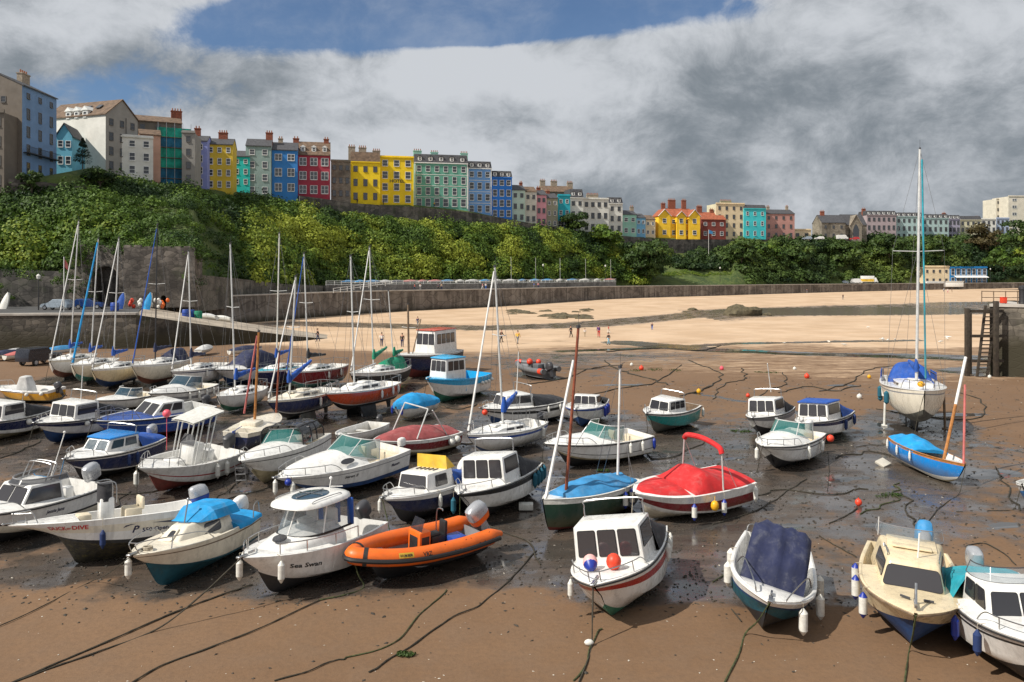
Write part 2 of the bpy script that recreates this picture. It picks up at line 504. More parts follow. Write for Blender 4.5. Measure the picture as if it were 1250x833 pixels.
 def cabin(s, xa, xf, wa, wf, h, ra=.05, rf=.3, tin=.08, zb=None, m='white', front=2, side=1, back=0, sv=(.30, .90), fv=(.25, .92), su=(.08, .92), glass='tint',
    roof=None, roof_over=.06, name='cabin', slant=0, bev=.035, top_drop=0, frame=True, fr=.05, fu=(.04, .96), sgap=.03):
  """xa, xf metres from the transom"""
  xa -= s.L / 2; xf -= s.L / 2
  if zb is None: zb = min(s.zs((xa + s.L / 2) / s.L), s.zs((xf + s.L / 2) / s.L)) - .12
  A = [Vector((xa, -wa / 2, zb)), Vector((xf, -wf / 2, zb)), Vector((xf, wf / 2, zb)), Vector((xa, wa / 2, zb))]
  T = [Vector((xa + ra, -wa / 2 + tin, zb + h - top_drop)), Vector((xf - rf, -wf / 2 + tin, zb + h)), Vector((xf - rf, wf / 2 - tin, zb + h)), Vector((xa + ra, wa / 2 - tin, zb + h - top_drop))]
  mb = MB(); mb.hexa(A + T, 0)
  c = mb.build(name, M[m], s.root, bevel=bev)
  quads = {'front': (A[1], A[2], T[2], T[1]), 'stbd': (A[0], A[1], T[1], T[0]), 'port': (A[2], A[3], T[3], T[2]), 'back': (A[3], A[0], T[0], T[3])}
  def win(q, u0, u1, v0, v1):
   w = MB(); w.panel(q, u0, u1, v0, v1, fr, .002, .014, 0); w.panel(q, u0 + .012, u1 - .012, v0 + .02, v1 - .02, fr * .8, .012, .010, 1)
   w.build('window', [M['rubber'] if frame else M['alu'], M[glass]], c, sharp=30)
  for nm, n, v, uu in (('front', front, fv, fu), ('stbd', side, sv, su), ('port', side, sv, (1 - su[1], 1 - su[0])), ('back', back, sv, (.08, .92))):
   for k in range(n):
    a = lerp(uu[0], uu[1], k / n); b = lerp(uu[0], uu[1], (k + 1) / n)
    win(quads[nm], a + sgap * .5, b - sgap * .5, v[0], v[1])
  if roof:
   ro = roof_over
   rf_ = MB()
   P = [T[0] + Vector((-ro, -ro, 0)), T[1] + Vector((ro * 1.6, -ro, 0)), T[2] + Vector((ro * 1.6, ro, 0)), T[3] + Vector((-ro, ro, 0))]
   rf_.hexa([p + Vector((0, 0, .003)) for p in P] + [p + Vector(((-.04 if p.x > 0 else .04) * 0, -.05 * (1 if p.y > 0 else -1), .075)) for p in P], 0)
   rf_.build('roof', M[roof], c, bevel=.025)
  s.cab = c; s.cabT = T; s.cabA = A
  return c
 def windscreen(s, xf, xa, w, h, rake, zb, glass='tealglass', frame='alu', inset=.12, p=2.6, zb_a=None, name='windscreen', h_a=None, seg=18, mull=(-.35, .35), fw=1.0):
  """wrap-round screen: U plan from (xa, w/2) round the front at xf"""
  xa -= s.L / 2; xf -= s.L / 2
  zb_a = zb if zb_a is None else zb_a; h_a = h * .8 if h_a is None else h_a
  base = []; top = []
  for i in range(seg + 1):
   a = lerp(-1, 1, i / seg)
   th = a * PI / 2
   cx = abs(math.cos(th)) ** (2 / p); sy = math.copysign(abs(math.sin(th)) ** (2 / p), th)
   x = xa + (xf - xa) * cx
   f = cx
   base.append(Vector((x, sy * w / 2, lerp(zb_a, zb, f))))
   x2 = xa + .0 + (xf - rake - xa) * cx
   top.append(Vector((x2 - rake * .15 * (1 - cx), sy * (w / 2 - inset), lerp(zb_a + h_a, zb + h, f))))
  mb = MB()
  mb.loft([base, top], 0, cap=False, ring_closed=False)
  g = mb.build(name, M[glass], s.root, sharp=60, recalc=False)
  mb = MB()
  mb.tube(top, .024 * fw, 0, 6); mb.tube(base, .018 * fw, 0, 6)
  mb.tube([base[0], top[0]], .02 * fw, 0, 6); mb.tube([base[-1], top[-1]], .02 * fw, 0, 6)
  for u in mull:
   i = int(round((u + 1) / 2 * seg)); mb.tube([base[i], top[i]], .022, 0, 6)
  mb.build('screen_frame', M[frame], g)
  s.ws_top = top; s.ws_base = base
  return g
 def tubes(s, name, paths, r=.016, m='steel', sm=True, n=6):
  mb = MB()
  for p in paths: mb.tube(smooth_path(p, 5) if sm and len(p) > 2 else p, r, 0, n)
  return mb.build(name, M[m], s.root)
 def bow_rail(s, t0=.6, t1=.97, h=.32, posts=3, m='steel', split=False, r=.015):
  ps = []; N = 9
  top = {}
  for side in (1, -1):
   line = []
   for i in range(N + 1):
    t = lerp(t0, t1, i / N); y = max(.06, s.hb(t) - .07)
    hh = h * min(1, i / 1.5)
    line.append(Vector((min(s.xb(t), s.xb(1) - .1), side * y, s.zs(t) + .05 + hh)))
   top[side] = line
   for k in range(1, posts + 1):
    i = int(round(N * k / posts)); p = line[i]
    ps.append([p, Vector((p.x - .03, p.y, p.z - h))])
  if split: ps += [smooth_path(top[1], 4), smooth_path(top[-1], 4)]
  else: ps.append(smooth_path(top[1] + top[-1][::-1], 4))
  return s.tubes('bow_rail', ps, r, m, sm=False)
 def arch(s, x, w, z0, h, lean=0, r=.022, m='steel', double=0, name='roof_rail', rad=.16):
  x -= s.L / 2; ps = []
  for dx in ((0, double) if double else (0,)):
   a = w / 2
   ps.append(smooth_path([(x + dx, -a, z0), (x + dx + lean * .85, -a + .01, z0 + h - rad), (x + dx + lean, -a + rad * .8, z0 + h), (x + dx + lean, a - rad * .8, z0 + h), (x + dx + lean * .85, a - .01, z0 + h - rad), (x + dx, a, z0)], 4))
  if double:
   for sg in (-1, 1): ps.append([(x + lean, sg * (a - rad * .8), z0 + h), (x + double + lean, sg * (a - rad * .8), z0 + h)])
  return s.tubes(name, ps, r, m, sm=False)
 def outboard(s, col='white', sc=1.0, tilt=35, y=0, low='darkgrey', zoff=0, band=None):
  e = MB();
  x0 = -s.L / 2 - .10; z0 = s.zs(0) + .02 + zoff
  Mt = Matrix.Translation((x0, y, z0)) @ Matrix.Rotation(R(tilt), 4, 'Y') @ Matrix.Diagonal((sc, sc, sc, 1))
  def ring(z, lx, ly, ox):
   return [Mt @ Vector((ox + lx * math.copysign(abs(math.cos(a)) ** .7, math.cos(a)), ly * math.copysign(abs(math.sin(a)) ** .7, math.sin(a)), z)) for a in [2 * PI * j / 16 for j in range(16)]]
  e.loft([ring(.0, .20, .13, -.10), ring(.03, .27, .18, -.11), ring(.18, .30, .19, -.12)], 1)
  e.loft([ring(.19, .30, .19, -.12), ring(.36, .30, .185, -.12), ring(.48, .26, .16, -.10), ring(.53, .16, .10, -.08), ring(.54, .02, .02, -.08)], 0)
  o = e.build('outboard_motor', [M[col], M[band or col]], s.root, sharp=45)
  l = MB()
  l.loft([[Mt @ Vector(p) for p in ((-.22, -.07, z), (.02, -.07, z), (.02, .07, z), (-.22, .07, z))] for z in (.02, -.35)] +
    [[Mt @ Vector(p) for p in ((-.20, -.035, z), (-.02, -.03, z), (-.02, .03, z), (-.20, .035, z))] for z in (-.5, -.72)], 0)
  l.tube([Mt @ Vector((.02, 0, -.72)), Mt @ Vector((-.30, 0, -.72))], .055 * sc, 0, 8)
  l.add([Mt @ Vector(p) for p in ((-.28, -.17, -.47), (.02, -.10, -.47), (.02, .10, -.47), (-.28, .17, -.47), (-.28, -.17, -.49), (.02, -.10, -.49), (.02, .10, -.49), (-.28, .17, -.49))],
    [(0, 1, 2, 3), (7, 6, 5, 4), (0, 4, 5, 1), (1, 5, 6, 2), (2, 6, 7, 3), (3, 7, 4, 0)], 0)
  for k in range(3):
   a = 2 * PI * k / 3
   d = Vector((0, math.cos(a), math.sin(a))); f = Vector((.3, -math.sin(a), math.cos(a))).normalized()
   c = Vector((-.32, 0, -.72))
   l.add([Mt @ (c + d * .03 - f * .03), Mt @ (c + d * .15 - f * .06), Mt @ (c + d * .16 + f * .05), Mt @ (c + d * .03 + f * .03)], [(0, 1, 2, 3), (3, 2, 1, 0)], 0)
  l.build('lower_unit', M[low], o)
  b = MB(); b.box((-s.L / 2 - .07, y, z0 - .12), (.16, .22, .34), 0); b.build('mounting_bracket', M['darkgrey'], o, bevel=.01)
  return o
 def fenders(s, lst, where=None, desc='white', size=1.0):
  """lst of (t, side, kind, drop); kinds: w white, wb white with blue ends, n navy, t teal, b blue, p round pale"""
  global FENDER_N
  n = len(lst)
  order = sorted(range(n), key=lambda i: -lst[i][0])
  words = {1: [''], 2: ['nearer the bow', 'nearer the stern'], 3: ['nearest the bow', 'at mid length', 'nearest the stern']}
  kinds = {'w': ('white', 'fender', 'fender'), 'wb': ('white blue-ended', 'fender', 'fender_blue'), 'n': ('navy', 'fender_navy', 'fender_navy'), 't': ('teal', 'fender_teal', 'fender_teal'),
     'b': ('blue', 'fender_blue', 'fender_blue'), 'p': ('round white', 'fender', 'fender')}
  groups = {}
  for i in order:
   groups.setdefault((lst[i][2], lst[i][1]), []).append(i)
  for (kd, sd), ids in groups.items():
   m = len(ids)
   for r_, i in enumerate(ids):
    t, side, kind, drop = lst[i]
    cn, bm_, em_ = kinds[kind]
    if m == 1: w = ''
    elif m == 2: w = ' nearer the ' + ('bow' if r_ == 0 else 'stern')
    else: w = ' ' + (['first', 'second', 'third', 'fourth', 'fifth', 'sixth'][r_]) + ' from the bow'
    p = s.pt(t, 1, side); hb = .5
    P = s.W((p.x, p.y + side * .10, p.z + .03))
    mb = MB()
    rr = .095 * size; Ln = .46 * size
    if kind == 'p': mb.ball((0, 0, -drop - .18), .2 * size, 0, 12)
    else:
     mb.lathe([(.012, -drop), (.03, -drop - .02), (rr * .6, -drop - .06), (rr, -drop - .12)], 10, 1)
     mb.lathe([(rr, -drop - .121), (rr, -drop - .12 - Ln * .8)], 10, 0)
     mb.lathe([(rr, -drop - .121 - Ln * .8), (rr * .6, -drop - .18 - Ln * .8), (.03, -drop - .23 - Ln * .8), (.012, -drop - .25 - Ln * .8)], 10, 1)
    inv = (s.Mx.to_3x3().inverted())
    top = Vector((0, 0, 0));
    mb.tube([(0, 0, -drop), (0, 0, 0), tuple(Matrix.Rotation(s.yaw, 3, 'Z') @ Vector((0, -side * .16, .03)))], .008, 2, 4)
    o = mb.build('fender', [M[bm_], M[em_], M['rope']], None, sharp=50, loc=P)
    sdw = 'port' if side > 0 else 'starboard'
    tag(o, '%s fender, %s side of %s%s' % (cn, sdw, s.short, w), 'fender', 'fenders hanging from boats')
    FENDER_N += 1
 def lettering(s, text, t0, q0, hgt, side, m, length=None, oblique=0, name='lettering', q_slope=0):
  vs, fs = text_pts(text, 1.0)
  x1 = max(v.x for v in vs); x0 = min(v.x for v in vs)
  k = (length / (x1 - x0)) if length else hgt / .72
  out = []
  dirx = -1 if side > 0 else 1
  for v in vs:
   dx = (v.x - x0 + oblique * v.y) * k; dy = v.y * (hgt / .72)
   t = t0 + dirx * dx / s.L
   q = q0 + dy / (s.zs(t) - s.zk(t)) * .92 + q_slope * dx
   p = s.pt(t, q, side)
   e = .01
   n = (s.pt(t + e, q, side) - p).cross(s.pt(t, q + e, side) - p).normalized()
   if n.y * side < 0: n = -n
   out.append(p + n * .011)
  mb = MB(); mb.add(out, fs, 0)
  return mb.build(name, M[m], s.hullo, recalc=False)
 def mast(s, t, h, m='alu', r=.055, zb=None, lean=(0, 0), boom=None, stays=True, spreader=.0, furl=None, cover=None, blen=None, furl_r=.05, shroud_t=None, boomz=.75, tip='white', back=True):
  x = s.xb(t); z = (s.zs(t) + .35) if zb is None else zb
  top = Vector((x + lean[0], lean[1], z + h))
  mb = MB(); mb.tube([(x, 0, z - .3), tuple(top)], r, 0, 8, r2=r * .8)
  mo = mb.build('mast', M[m], s.root)
  if spreader:
   c = Vector((x, 0, z)).lerp(top, .56)
   sp = MB(); sp.tube([c + Vector((-.05, spreader, .05)), c, c + Vector((-.05, -spreader, .05))], .025, 0, 5); sp.build('spreader', M['alu'], mo)
  hd = MB(); hd.box(top + Vector((0, 0, .03)), (.14, .09, .10), 0); hd.tube([top, top + Vector((-.05, 0, .55))], .008, 0, 4); hd.tube([top + Vector((0, 0, .1)), top + Vector((-.3, 0, .18))], .012, 0, 4)
  hd.build('masthead_fitting', M['darkgrey'], mo)
  if stays:
   w = MB(); rr = .010
   st = t if shroud_t is None else shroud_t
   for side in (1, -1):
    a = s.pt(st - .02, 1, side);
    mid = Vector((x, 0, z)).lerp(top, .56) + Vector((-.05, side * spreader, .05))
    w.tube([a, mid, top] if spreader else [a, top], rr, 0, 3)
    a2 = s.pt(st - .09, 1, side); w.tube([a2, Vector((x, 0, z)).lerp(top, .58)], rr, 0, 3)
   w.tube([s.pt(.99, 1, 1) * 1.0, top], rr, 0, 3)
   if back: w.tube([Vector((s.xb(0), 0, s.zs(0))), top], rr, 0, 3)
   w.build('rigging', M['wire'], mo)
  if furl:
   a = Vector((s.xb(.985), 0, s.zs(1) + .2)); f = MB(); f.tube([a, a.lerp(top, .1), a.lerp(top, .97)], furl_r, 0, 7, r2=furl_r * .6); f.build('furled_headsail', M[furl], s.root)
  if boom is not None:
   bl = blen or s.L * .38; zb_ = z + boomz
   bm_ = MB(); e = Vector((x - bl, boom[1], zb_ + boom[0])); a = Vector((x - .06, 0, zb_))
   bm_.tube([a, e], .05, 0, 7); bo = bm_.build('boom', M['alu'], s.root)
   if cover:
    rings = []; K = 10
    for i in range(K + 1):
     u = i / K; c = a.lerp(e, u * .98)
     hh = lerp(.42, .16, u) + .03 * math.sin(i * 2.1); ww = lerp(.19, .10, u)
     rings.append([c + Vector((0, ww * math.sin(th), -.09 + (hh * .5) * (1 + math.cos(th)) - .03)) for th in [2 * PI * j / 8 for j in range(8)]])
    cv = MB(); cv.loft(rings, 0)
    cv.loft([[Vector((x + .14 * k_ * math.cos(th), .12 * k_ * math.sin(th), zb_ + zz)) for th in [2 * PI * j / 8 for j in range(8)]] for zz, k_ in ((-.15, 1.1), (.15, 1.2), (.42, .8), (.6, .5))], 0)
    cv.build('sail_cover', M[cover], s.root, sharp=60)
  return mo
 def coachroof(s, t0, t1, h, wf=.62, m='white', ports=3, glass='tint', name='coachroof', step=.0, front_slope=.35):
  rings = []; N = 10
  for i in range(N + 1):
   u = i / N; t = lerp(t0, t1, u); hb = s.hb(t) * wf
   hh = h * (1 if u < 1 - front_slope else max(.06, 1 - ((u - (1 - front_slope)) / front_slope) ** 1.6)) * (1 - .12 * u)
   x = s.xb(t); z = s.zs(t) - .04
   rings.append([Vector((x, -hb, z)), Vector((x, -hb * .92, z + hh * .85)), Vector((x, -hb * .7, z + hh)), Vector((x, 0, z + hh * 1.1)), Vector((x, hb * .7, z + hh)), Vector((x, hb * .92, z + hh * .85)), Vector((x, hb, z))])
  mb = MB(); mb.loft(rings, 0, ring_closed=False);
  mb.add([rings[0][j] for j in range(7)], [tuple(range(7))], 0)
  c = mb.build(name, M[m], s.root, sharp=32)
  for side in (0, 1):
   for k in range(ports):
    u0 = lerp(.06, .66, (k + .12) / ports); u1 = lerp(.06, .66, (k + .88) / ports)
    def P(u, top):
     i = min(N - 1, int(u * N)); f = u * N - i
     ja, jb = (0, 1) if side == 0 else (6, 5)
     lo = rings[i][ja].lerp(rings[i + 1][ja], f); hi = rings[i][jb].lerp(rings[i + 1][jb], f)
     return lo.lerp(hi, .86 if top else .42)
    q = (P(u0, 0), P(u1, 0), P(u1, 1), P(u0, 1)) if side == 0 else (P(u1, 0), P(u0, 0), P(u0, 1), P(u1, 1))
    w = MB(); w.panel(q, 0, 1, 0, 1, .05, .004, .015, 0); w.build('window', M[glass], c)
  return c
 def keel(s, t0, t1, dep, w=.16, m='black', y=0, splay=0):
  mb = MB(); a, b = s.xb(t0), s.xb(t1)
  mb.loft([[(a, y - w / 2, .25), (b, y - w / 2, .25), (b, y + w / 2, .25), (a, y + w / 2, .25)], [(a + .05, y + splay - w * .35, -dep), (b - .25, y + splay - w * .35, -dep), (b - .25, y + splay + w * .35, -dep), (a + .05, y + splay + w * .35, -dep)]], 0)
  return mb.build('keel', M[m], s.root, bevel=.03)
 def rudder(s, m='blue', h=1.0):
  mb = MB(); x = -s.L / 2
  mb.box2((x - .34, -.025, .05), (x - .02, .025, s.zs(0) + .15), 0); mb.tube([(x - .2, 0, s.zs(0) + .12), (x + .7, 0, s.zs(0) + .22)], .022, 0, 6)
  return mb.build('rudder', M[m], s.root, bevel=.01)
 def loft_part(s, name, rings, m, parent=None, cap=True, sharp=45):
  mb = MB(); mb.loft(rings, 0, cap=cap); return mb.build(name, M[m], parent or s.root, sharp=sharp)
 def bow_roller(s, m='steel'):
  z = s.zs(1); x = s.xb(1)
  mb = MB(); mb.box((x - .02, 0, z + .07), (.34, .10, .035), 0); mb.tube([(x + .12, -.06, z + .06), (x + .12, .06, z + .06)], .04, 0, 8)
  mb.box((x - .35, 0, z + .09), (.22, .05, .06), 0)
  return mb.build('bow_roller', M[m], s.root, bevel=.006)
 def stern_gear(s, m='steel'):
  return None
 def tonneau(s, xa, z_a, w_a, m, t_end=.0, drop=.0, name='cockpit_cover', bow=.0, sag=.05):
  """fabric from an upper edge at the cabin (xa, metres from transom, height z_a, width w_a) down to the stern rim"""
  xa -= s.L / 2; N, K = 14, 12; vs = []; fs = []
  te = t_end; xe = s.xb(te)
  for i in range(N + 1):
   u = i / N; x = lerp(xa, xe, u); t = (x + s.L / 2) / s.L
   hb = s.hb(t) - .03
   zt = lerp(z_a, s.zs(te) + .12, u ** .9) - sag * math.sin(PI * u)
   wt = lerp(w_a / 2, hb * .9, u)
   for j in range(K + 1):
    a = -1 + 2 * j / K
    if abs(a) > .7:
     f = (abs(a) - .7) / .3
     y = lerp(wt, hb, f); z = lerp(zt - .04, s.zs(t) + .045, f)
    else:
     y = wt * abs(a) / .7; z = zt + .05 * (1 - (a / .7) ** 2) - .04 * (abs(a) / .7) ** 2
    z += .012 * math.sin(u * 23 + a * 7)
    vs.append((x, math.copysign(y, a), z))
  n = K + 1
  for i in range(N):
   for j in range(K):
    a = i * n + j; fs.append((a, a + n, a + n + 1, a + 1))
  b = len(vs)
  for j in range(n): p = vs[N * n + j]; vs.append((p[0] - .02, p[1], s.zs(te) - .02))
  for j in range(K): fs.append((N * n + j, b + j, b + j + 1, N * n + j + 1))
  mb = MB(); mb.add(vs, fs, 0)
  return mb.build(name, M[m], s.root, sharp=60, recalc=False)
def ground_path(px_pts, z0=.02):
 return [ground_at(*p) + Vector((0, 0, z0)) for p in px_pts]
def rope_thing(name, pts, r, m, label, cat='rope', group='mooring ropes and chains', n=5, smooth=True, wob=0):
 pts = [Vector(p) for p in pts]
 o0 = pts[0].copy()
 P = smooth_path(pts, 7) if smooth else pts
 if wob:
  P = [p + Vector((noise.noise(p * .9) * wob, noise.noise(p * .9 + Vector((9, 3, 1))) * wob, 0)) if 0 < i < len(P) - 1 else p for i, p in enumerate(P)]
 P = [p + Vector((0, 0, (.8 * noise.noise(p * .8) + .1) * r)) if i > 3 else p for i, p in enumerate(P)]
 mb = MB(); mb.tube([p - o0 for p in P], r, 0, n, jit=.35 if 'rope_' in m else 0)
 o = mb.build(name, M[m], None, loc=o0)
 tag(o, label, cat, group)
 return o
def mooring(b, end=None, length=5, m='rope_dark', mid=None, r=.016, name='mooring_rope', spread=0, from_stern=False):
 """line from a bow down to the sand and on across it"""
 p0 = b.W((b.xb(1 if not from_stern else 0) + (.05 if not from_stern else -.02), 0, b.zs(1 if not from_stern else 0) + .02))
 if end is None:
  a = b.yaw + spread + (PI if from_stern else 0); e = Vector((p0.x + math.cos(a) * length, p0.y + math.sin(a) * length, 0))
 else: e = ground_at(*end)
 e.z = gz(e.x, e.y) + .02
 drop = Vector((lerp(p0.x, e.x, .22), lerp(p0.y, e.y, .22), 0)); drop.z = gz(drop.x, drop.y) + .02
 if mid: drop = ground_at(*mid[0]) + Vector((0, 0, .02)); mid = mid[1:]
 pts = [p0, p0.lerp(drop, .5) + Vector((0, 0, -.08)), drop]
 for px in (mid or []): pts.append(ground_at(*px) + Vector((0, 0, .02)))
 if mid is None:
  for u in (.45, .7):
   q = drop.lerp(e, u); q += Vector((random.uniform(-.3, .3), random.uniform(-.3, .3), 0)) * (length / 6); pts.append(q)
 pts.append(e)
 return rope_thing(name, pts, r, m, 'dark mooring line from the %s of %s' % ('stern' if from_stern else 'bow', b.short), 'rope')
def top_px(b, t, px, py, zb):
 """mast height and lean from where its top was surveyed"""
 base = b.W((b.xb(t), 0, zb))
 d = base.y
 T = pd(px, py, d)
 inv = b.Mx.inverted()
 l = inv @ T
 return l.z - zb, (max(-1.4, min(1.4, l.x - b.xb(t))), max(-1.4, min(1.4, l.y)))
def yacht(short, label, bow, stern, L, B, D, bands, mt=.58, mast=None, mastm='alu', lift=.5, roof='white', ports=3, keels='twin', kd=None, furl=None, boom=None, cover=None, sh=.16, tw=.62, heel=0, pitch=0,
   cr=(.34, .76), ch=.34, deckm='white', rub=None, spreader=.45, stays=True, rail=True, km='black', glass='tint', fr=.05, mr=.06, rake=.9, blen=None, name='sailing_yacht', yaw=None, hatchm=None, furl_r=.055, gun='white'):
 b = Boat(name, label, short, bow, stern, L, B, D, bands, sh=sh, tw=tw, rake=rake, kind='round', heel=heel, pitch=pitch, full=2.0, lift=lift, floor=.55, rub=rub, srake=.25, yaw=yaw, stem=.45, gun=gun)
 b.deck(.30, 1, .05, deckm)
 b.coachroof(cr[0], cr[1], ch, m=roof, ports=ports, glass=glass)
 kd = kd or (lift + .02)
 if keels == 'twin':
  for y in (-.42, .42): b.keel(.38, .62, kd, .12, km, y * B / 2.2, y * .5)
 elif keels == 'fin': b.keel(.36, .66, kd, .2, km)
 if keels: b.keel(.03, .12, kd * .8, .06, km)
 if mast:
  zb = b.zs(mt) + ch * .9
  h, lean = top_px(b, mt, mast[0], mast[1], zb)
  b.mast(mt, h, mastm, mr, zb, lean, boom=boom, stays=stays, spreader=spreader, furl=furl, cover=cover, blen=blen, furl_r=furl_r)
 if rail:
  b.bow_rail(.80, .985, .5, 2, r=.02)
  ps = []
  for side in (1, -1):
   tp = [b.pt(t, 1, side) + Vector((0, -side * .06, .52)) for t in (0, .04, .2)]
   ps += [smooth_path(tp, 3)] + [[p, p - Vector((0, 0, .5))] for p in tp]
  ps.append([b.pt(0, 1, 1) + Vector((0, -.06, .52)), b.pt(0, 1, -1) + Vector((0, .06, .52))])
  b.tubes('stern_rail', ps, .02, 'steel', sm=False)
  st = []
  for side in (1, -1):
   for t in (.35, .5, .65): p = b.pt(t, 1, side) + Vector((0, -side * .05, 0)); st.append([p, p + Vector((0, 0, .5))])
   st.append([b.pt(t, 1, side) + Vector((0, -side * .05, .5)) for t in (.2, .35, .5, .65, .8)])
  b.tubes('guard_wires', st, .010, 'wire', sm=False, n=3)
 hz = b.zs(.5)
 for q, w_ in ((cr[0] + .12, .62), (cr[1] - .12, .45)): mb = MB(); mb.box((b.xb(q), 0, hz + ch), (w_, w_ * .97, .10)); mb.build('hatch', M[hatchm or roof], b.root, bevel=.03)
 return b
def cuddy(short, label, bow, stern, L, B, D, bands, heel=0, pitch=0, sh=.26, cab=(.40, .68), cw=(.78, .70), ch=1.05, rf=.16, front=3, side=1, canopy=None, arch=.55, archm='steel', rub='black', roofm=None, glass='tint',
   rail=True, yaw=None, name='cabin_cruiser', deckm='white', cabm='white', inner='white', ra=.1, tin=.10, sv=(.42, .92), fv=(.34, .92), tw=.84, su=(.08, .92), frame=True, full=2.6, ob=None, sink=.05, top_drop=0, gun='white', cz=.34, drop=.06):
 b = Boat(name, label, short, bow, stern, L, B, D, bands, sh=sh, tw=tw, heel=heel, pitch=pitch, rub=rub, yaw=yaw, inner=inner, full=full, sink=sink, gun=gun, cz=cz)
 b.deck(cab[0] + .03, 1, .07, deckm)
 xa, xf = b.L * cab[0], b.L * cab[1]
 b.cabin(xa, xf, b.hb(cab[0]) * 2 * cw[0], b.hb(cab[1]) * 2 * cw[1], ch, ra=ra, rf=rf, tin=tin, m=cabm, front=front, side=side, roof=roofm, glass=glass, sv=sv, fv=fv, su=su, frame=frame, top_drop=top_drop)
 zt = b.cabT[0].z
 if arch: b.arch(xa + .25, (b.hb(cab[0]) * 2 * cw[0] - .3), zt, arch, lean=-.05, m=archm)
 if canopy: b.tonneau(xa + ra + .03, zt - drop, b.hb(cab[0]) * 2 * cw[0] - .22, canopy)
 if rail: b.bow_rail(max(.62, cab[1]), .97, .26, 2)
 b.bow_roller()
 if ob: b.outboard(*ob) if isinstance(ob, tuple) else b.outboard(ob)
 return b
def sport(short, label, bow, stern, L, B, D, bands, heel=0, pitch=0, sh=.22, yaw=None, name='speedboat', td=.44, hump=.22, glass='tealglass', ws_h=.42, ws_rake=.55, rub='black', rail=True, ob=None, cockpit='seat', ports=0,
   frame='alu', tw=.84, tarp=None, wsx=None, deckm='white', full=2.4, seats=True, ws_m=(-.35, .35), inner='white', gun='white', hp=.5):
 b = Boat(name, label, short, bow, stern, L, B, D, bands, sh=sh, tw=tw, heel=heel, pitch=pitch, rub=rub, yaw=yaw, full=full, rake=1.1, inner=inner, gun=gun)
 b.deck(td, 1, .05, deckm, hump=hump, hp=hp)
 if ws_h:
  xf = b.L * (td + .13) if wsx is None else wsx; xa = b.L * (td - .10)
  b.windscreen(xf, xa, b.hb(td) * 2 - .25, ws_h, ws_rake, b.zs(td) + hump * .95 + .03, glass, frame, zb_a=b.zs(td - .1) + .06, h_a=ws_h + hump * .7, mull=ws_m)
 if seats:
  mb = MB()
  for y in (-.28, .28):
   mb.box((b.xb(td - .16), y * B / 1.2, b.D * .75), (.45, .48, .18)); mb.box((b.xb(td - .16) - .25, y * B / 1.2, b.D * .95), (.12, .46, .52))
  mb.build('seat', M[cockpit], b.root, bevel=.05)
  mb = MB(); mb.box((b.xb(.06), 0, b.D * .78), (.4, B * .62, .3)); mb.build('stern_bench', M[cockpit], b.root, bevel=.06)
 if tarp: b.cover(0.0, td + .06, [(0, .05), (td * .5, .30), (td, hump + ws_h * .8), (td + .06, hump + .05)], tarp)
 if rail: b.bow_rail(.62, .97, .28, 3)
 if ob: b.outboard(*ob) if isinstance(ob, tuple) else b.outboard(ob)
 for side in (0, 1):
  for k in range(ports):
   pass
 return b
def port_light(b, t, q, w, h, side, glass='tint'):
 """oval dark light set in the hull or the cabin side"""
 mb = MB(); pts = []
 for k in range(20):
  a = 2 * PI * k / 20
  tt = t + w / 2 * math.cos(a) / b.L; qq = q + h / 2 * math.sin(a) / b.D
  pts.append((tt, qq))
 ring = [b.pt(tt, qq, side) + Vector((0, side * .012, 0)) for tt, qq in pts]
 mb.add(ring, [tuple(range(20))], 0)
 return mb.build('window', M[glass], b.root)
b = Boat('cabin_cruiser', 'white pilothouse cruiser with wrap-round windows, lettered Sea Swan on its beige bow', 'the Sea Swan cruiser', (298, 678), (441, 645), 6.0, 2.45, 1.12,
   [(.22, 'black'), (.30, 'black'), (.80, 'white'), (1, 'white')], sh=.24, tw=.88, heel=2, full=2.5, rake=.75, sink=.06, rub=None)
swan = b
b.deck(.52, 1, .05, 'white')
rings = []                                   # moulded cabin base rising from the foredeck
for i in range(12):
 u = i / 11; t = lerp(.36, .86, u); hb = max(.1, b.hb(t) - .30); hh = .40 * (1 - max(0, (u - .25) / .75) ** 1.6) + .03
 z = b.zs(t)
 rings.append([Vector((b.xb(t), hb * math.copysign(abs(math.cos(a)) ** .5, math.cos(a)), z - .1 + (hh + .1) * abs(math.sin(a)) ** .6)) for a in [PI * j / 12 for j in range(13)]])
mb = MB(); mb.loft(rings, 0, ring_closed=False, cap=False); mb.add(rings[0], [tuple(range(13))], 0)
cb = mb.build('cabin', M['white'], b.root, sharp=60)
zc = b.zs(.45) + .36
g = b.windscreen(b.L * .66, b.L * .30, 1.72, .80, .42, zc - .02, 'clear', 'white', inset=.10, p=3.2, zb_a=zc - .02, h_a=.78, mull=(-.02, -.62, .62), name='windscreen')
mb = MB(); mb.tube([p + Vector((0, 0, .012)) for p in b.ws_base], .035, 0, 6); mb.build('window_seal', M['rubber'], g)
rf = MB(); rr = []
for z, k in ((.0, .97), (.03, 1.02), (.10, 1.0), (.16, .90), (.19, .70)):
 rr.append([Vector((b.xb(.455) + 1.14 * k * math.copysign(abs(math.cos(a)) ** .62, math.cos(a)), .90 * k * math.copysign(abs(math.sin(a)) ** .7, math.sin(a)), zc + .77 + z)) for a in [2 * PI * j / 32 for j in range(32)]])
rf.loft(rr, 0); roof = rf.build('roof', M['white'], b.root, sharp=45)
mb = MB(); mb.lathe([(1, 0), (.97, .02), (.6, .035), (.01, .04)], 28, 0, Matrix.Translation((b.xb(.46), 0, zc + .957)) @ Matrix.Diagonal((.62, .50, 1, 1))); mb.build('roof_hatch', M['blueglass'], roof)
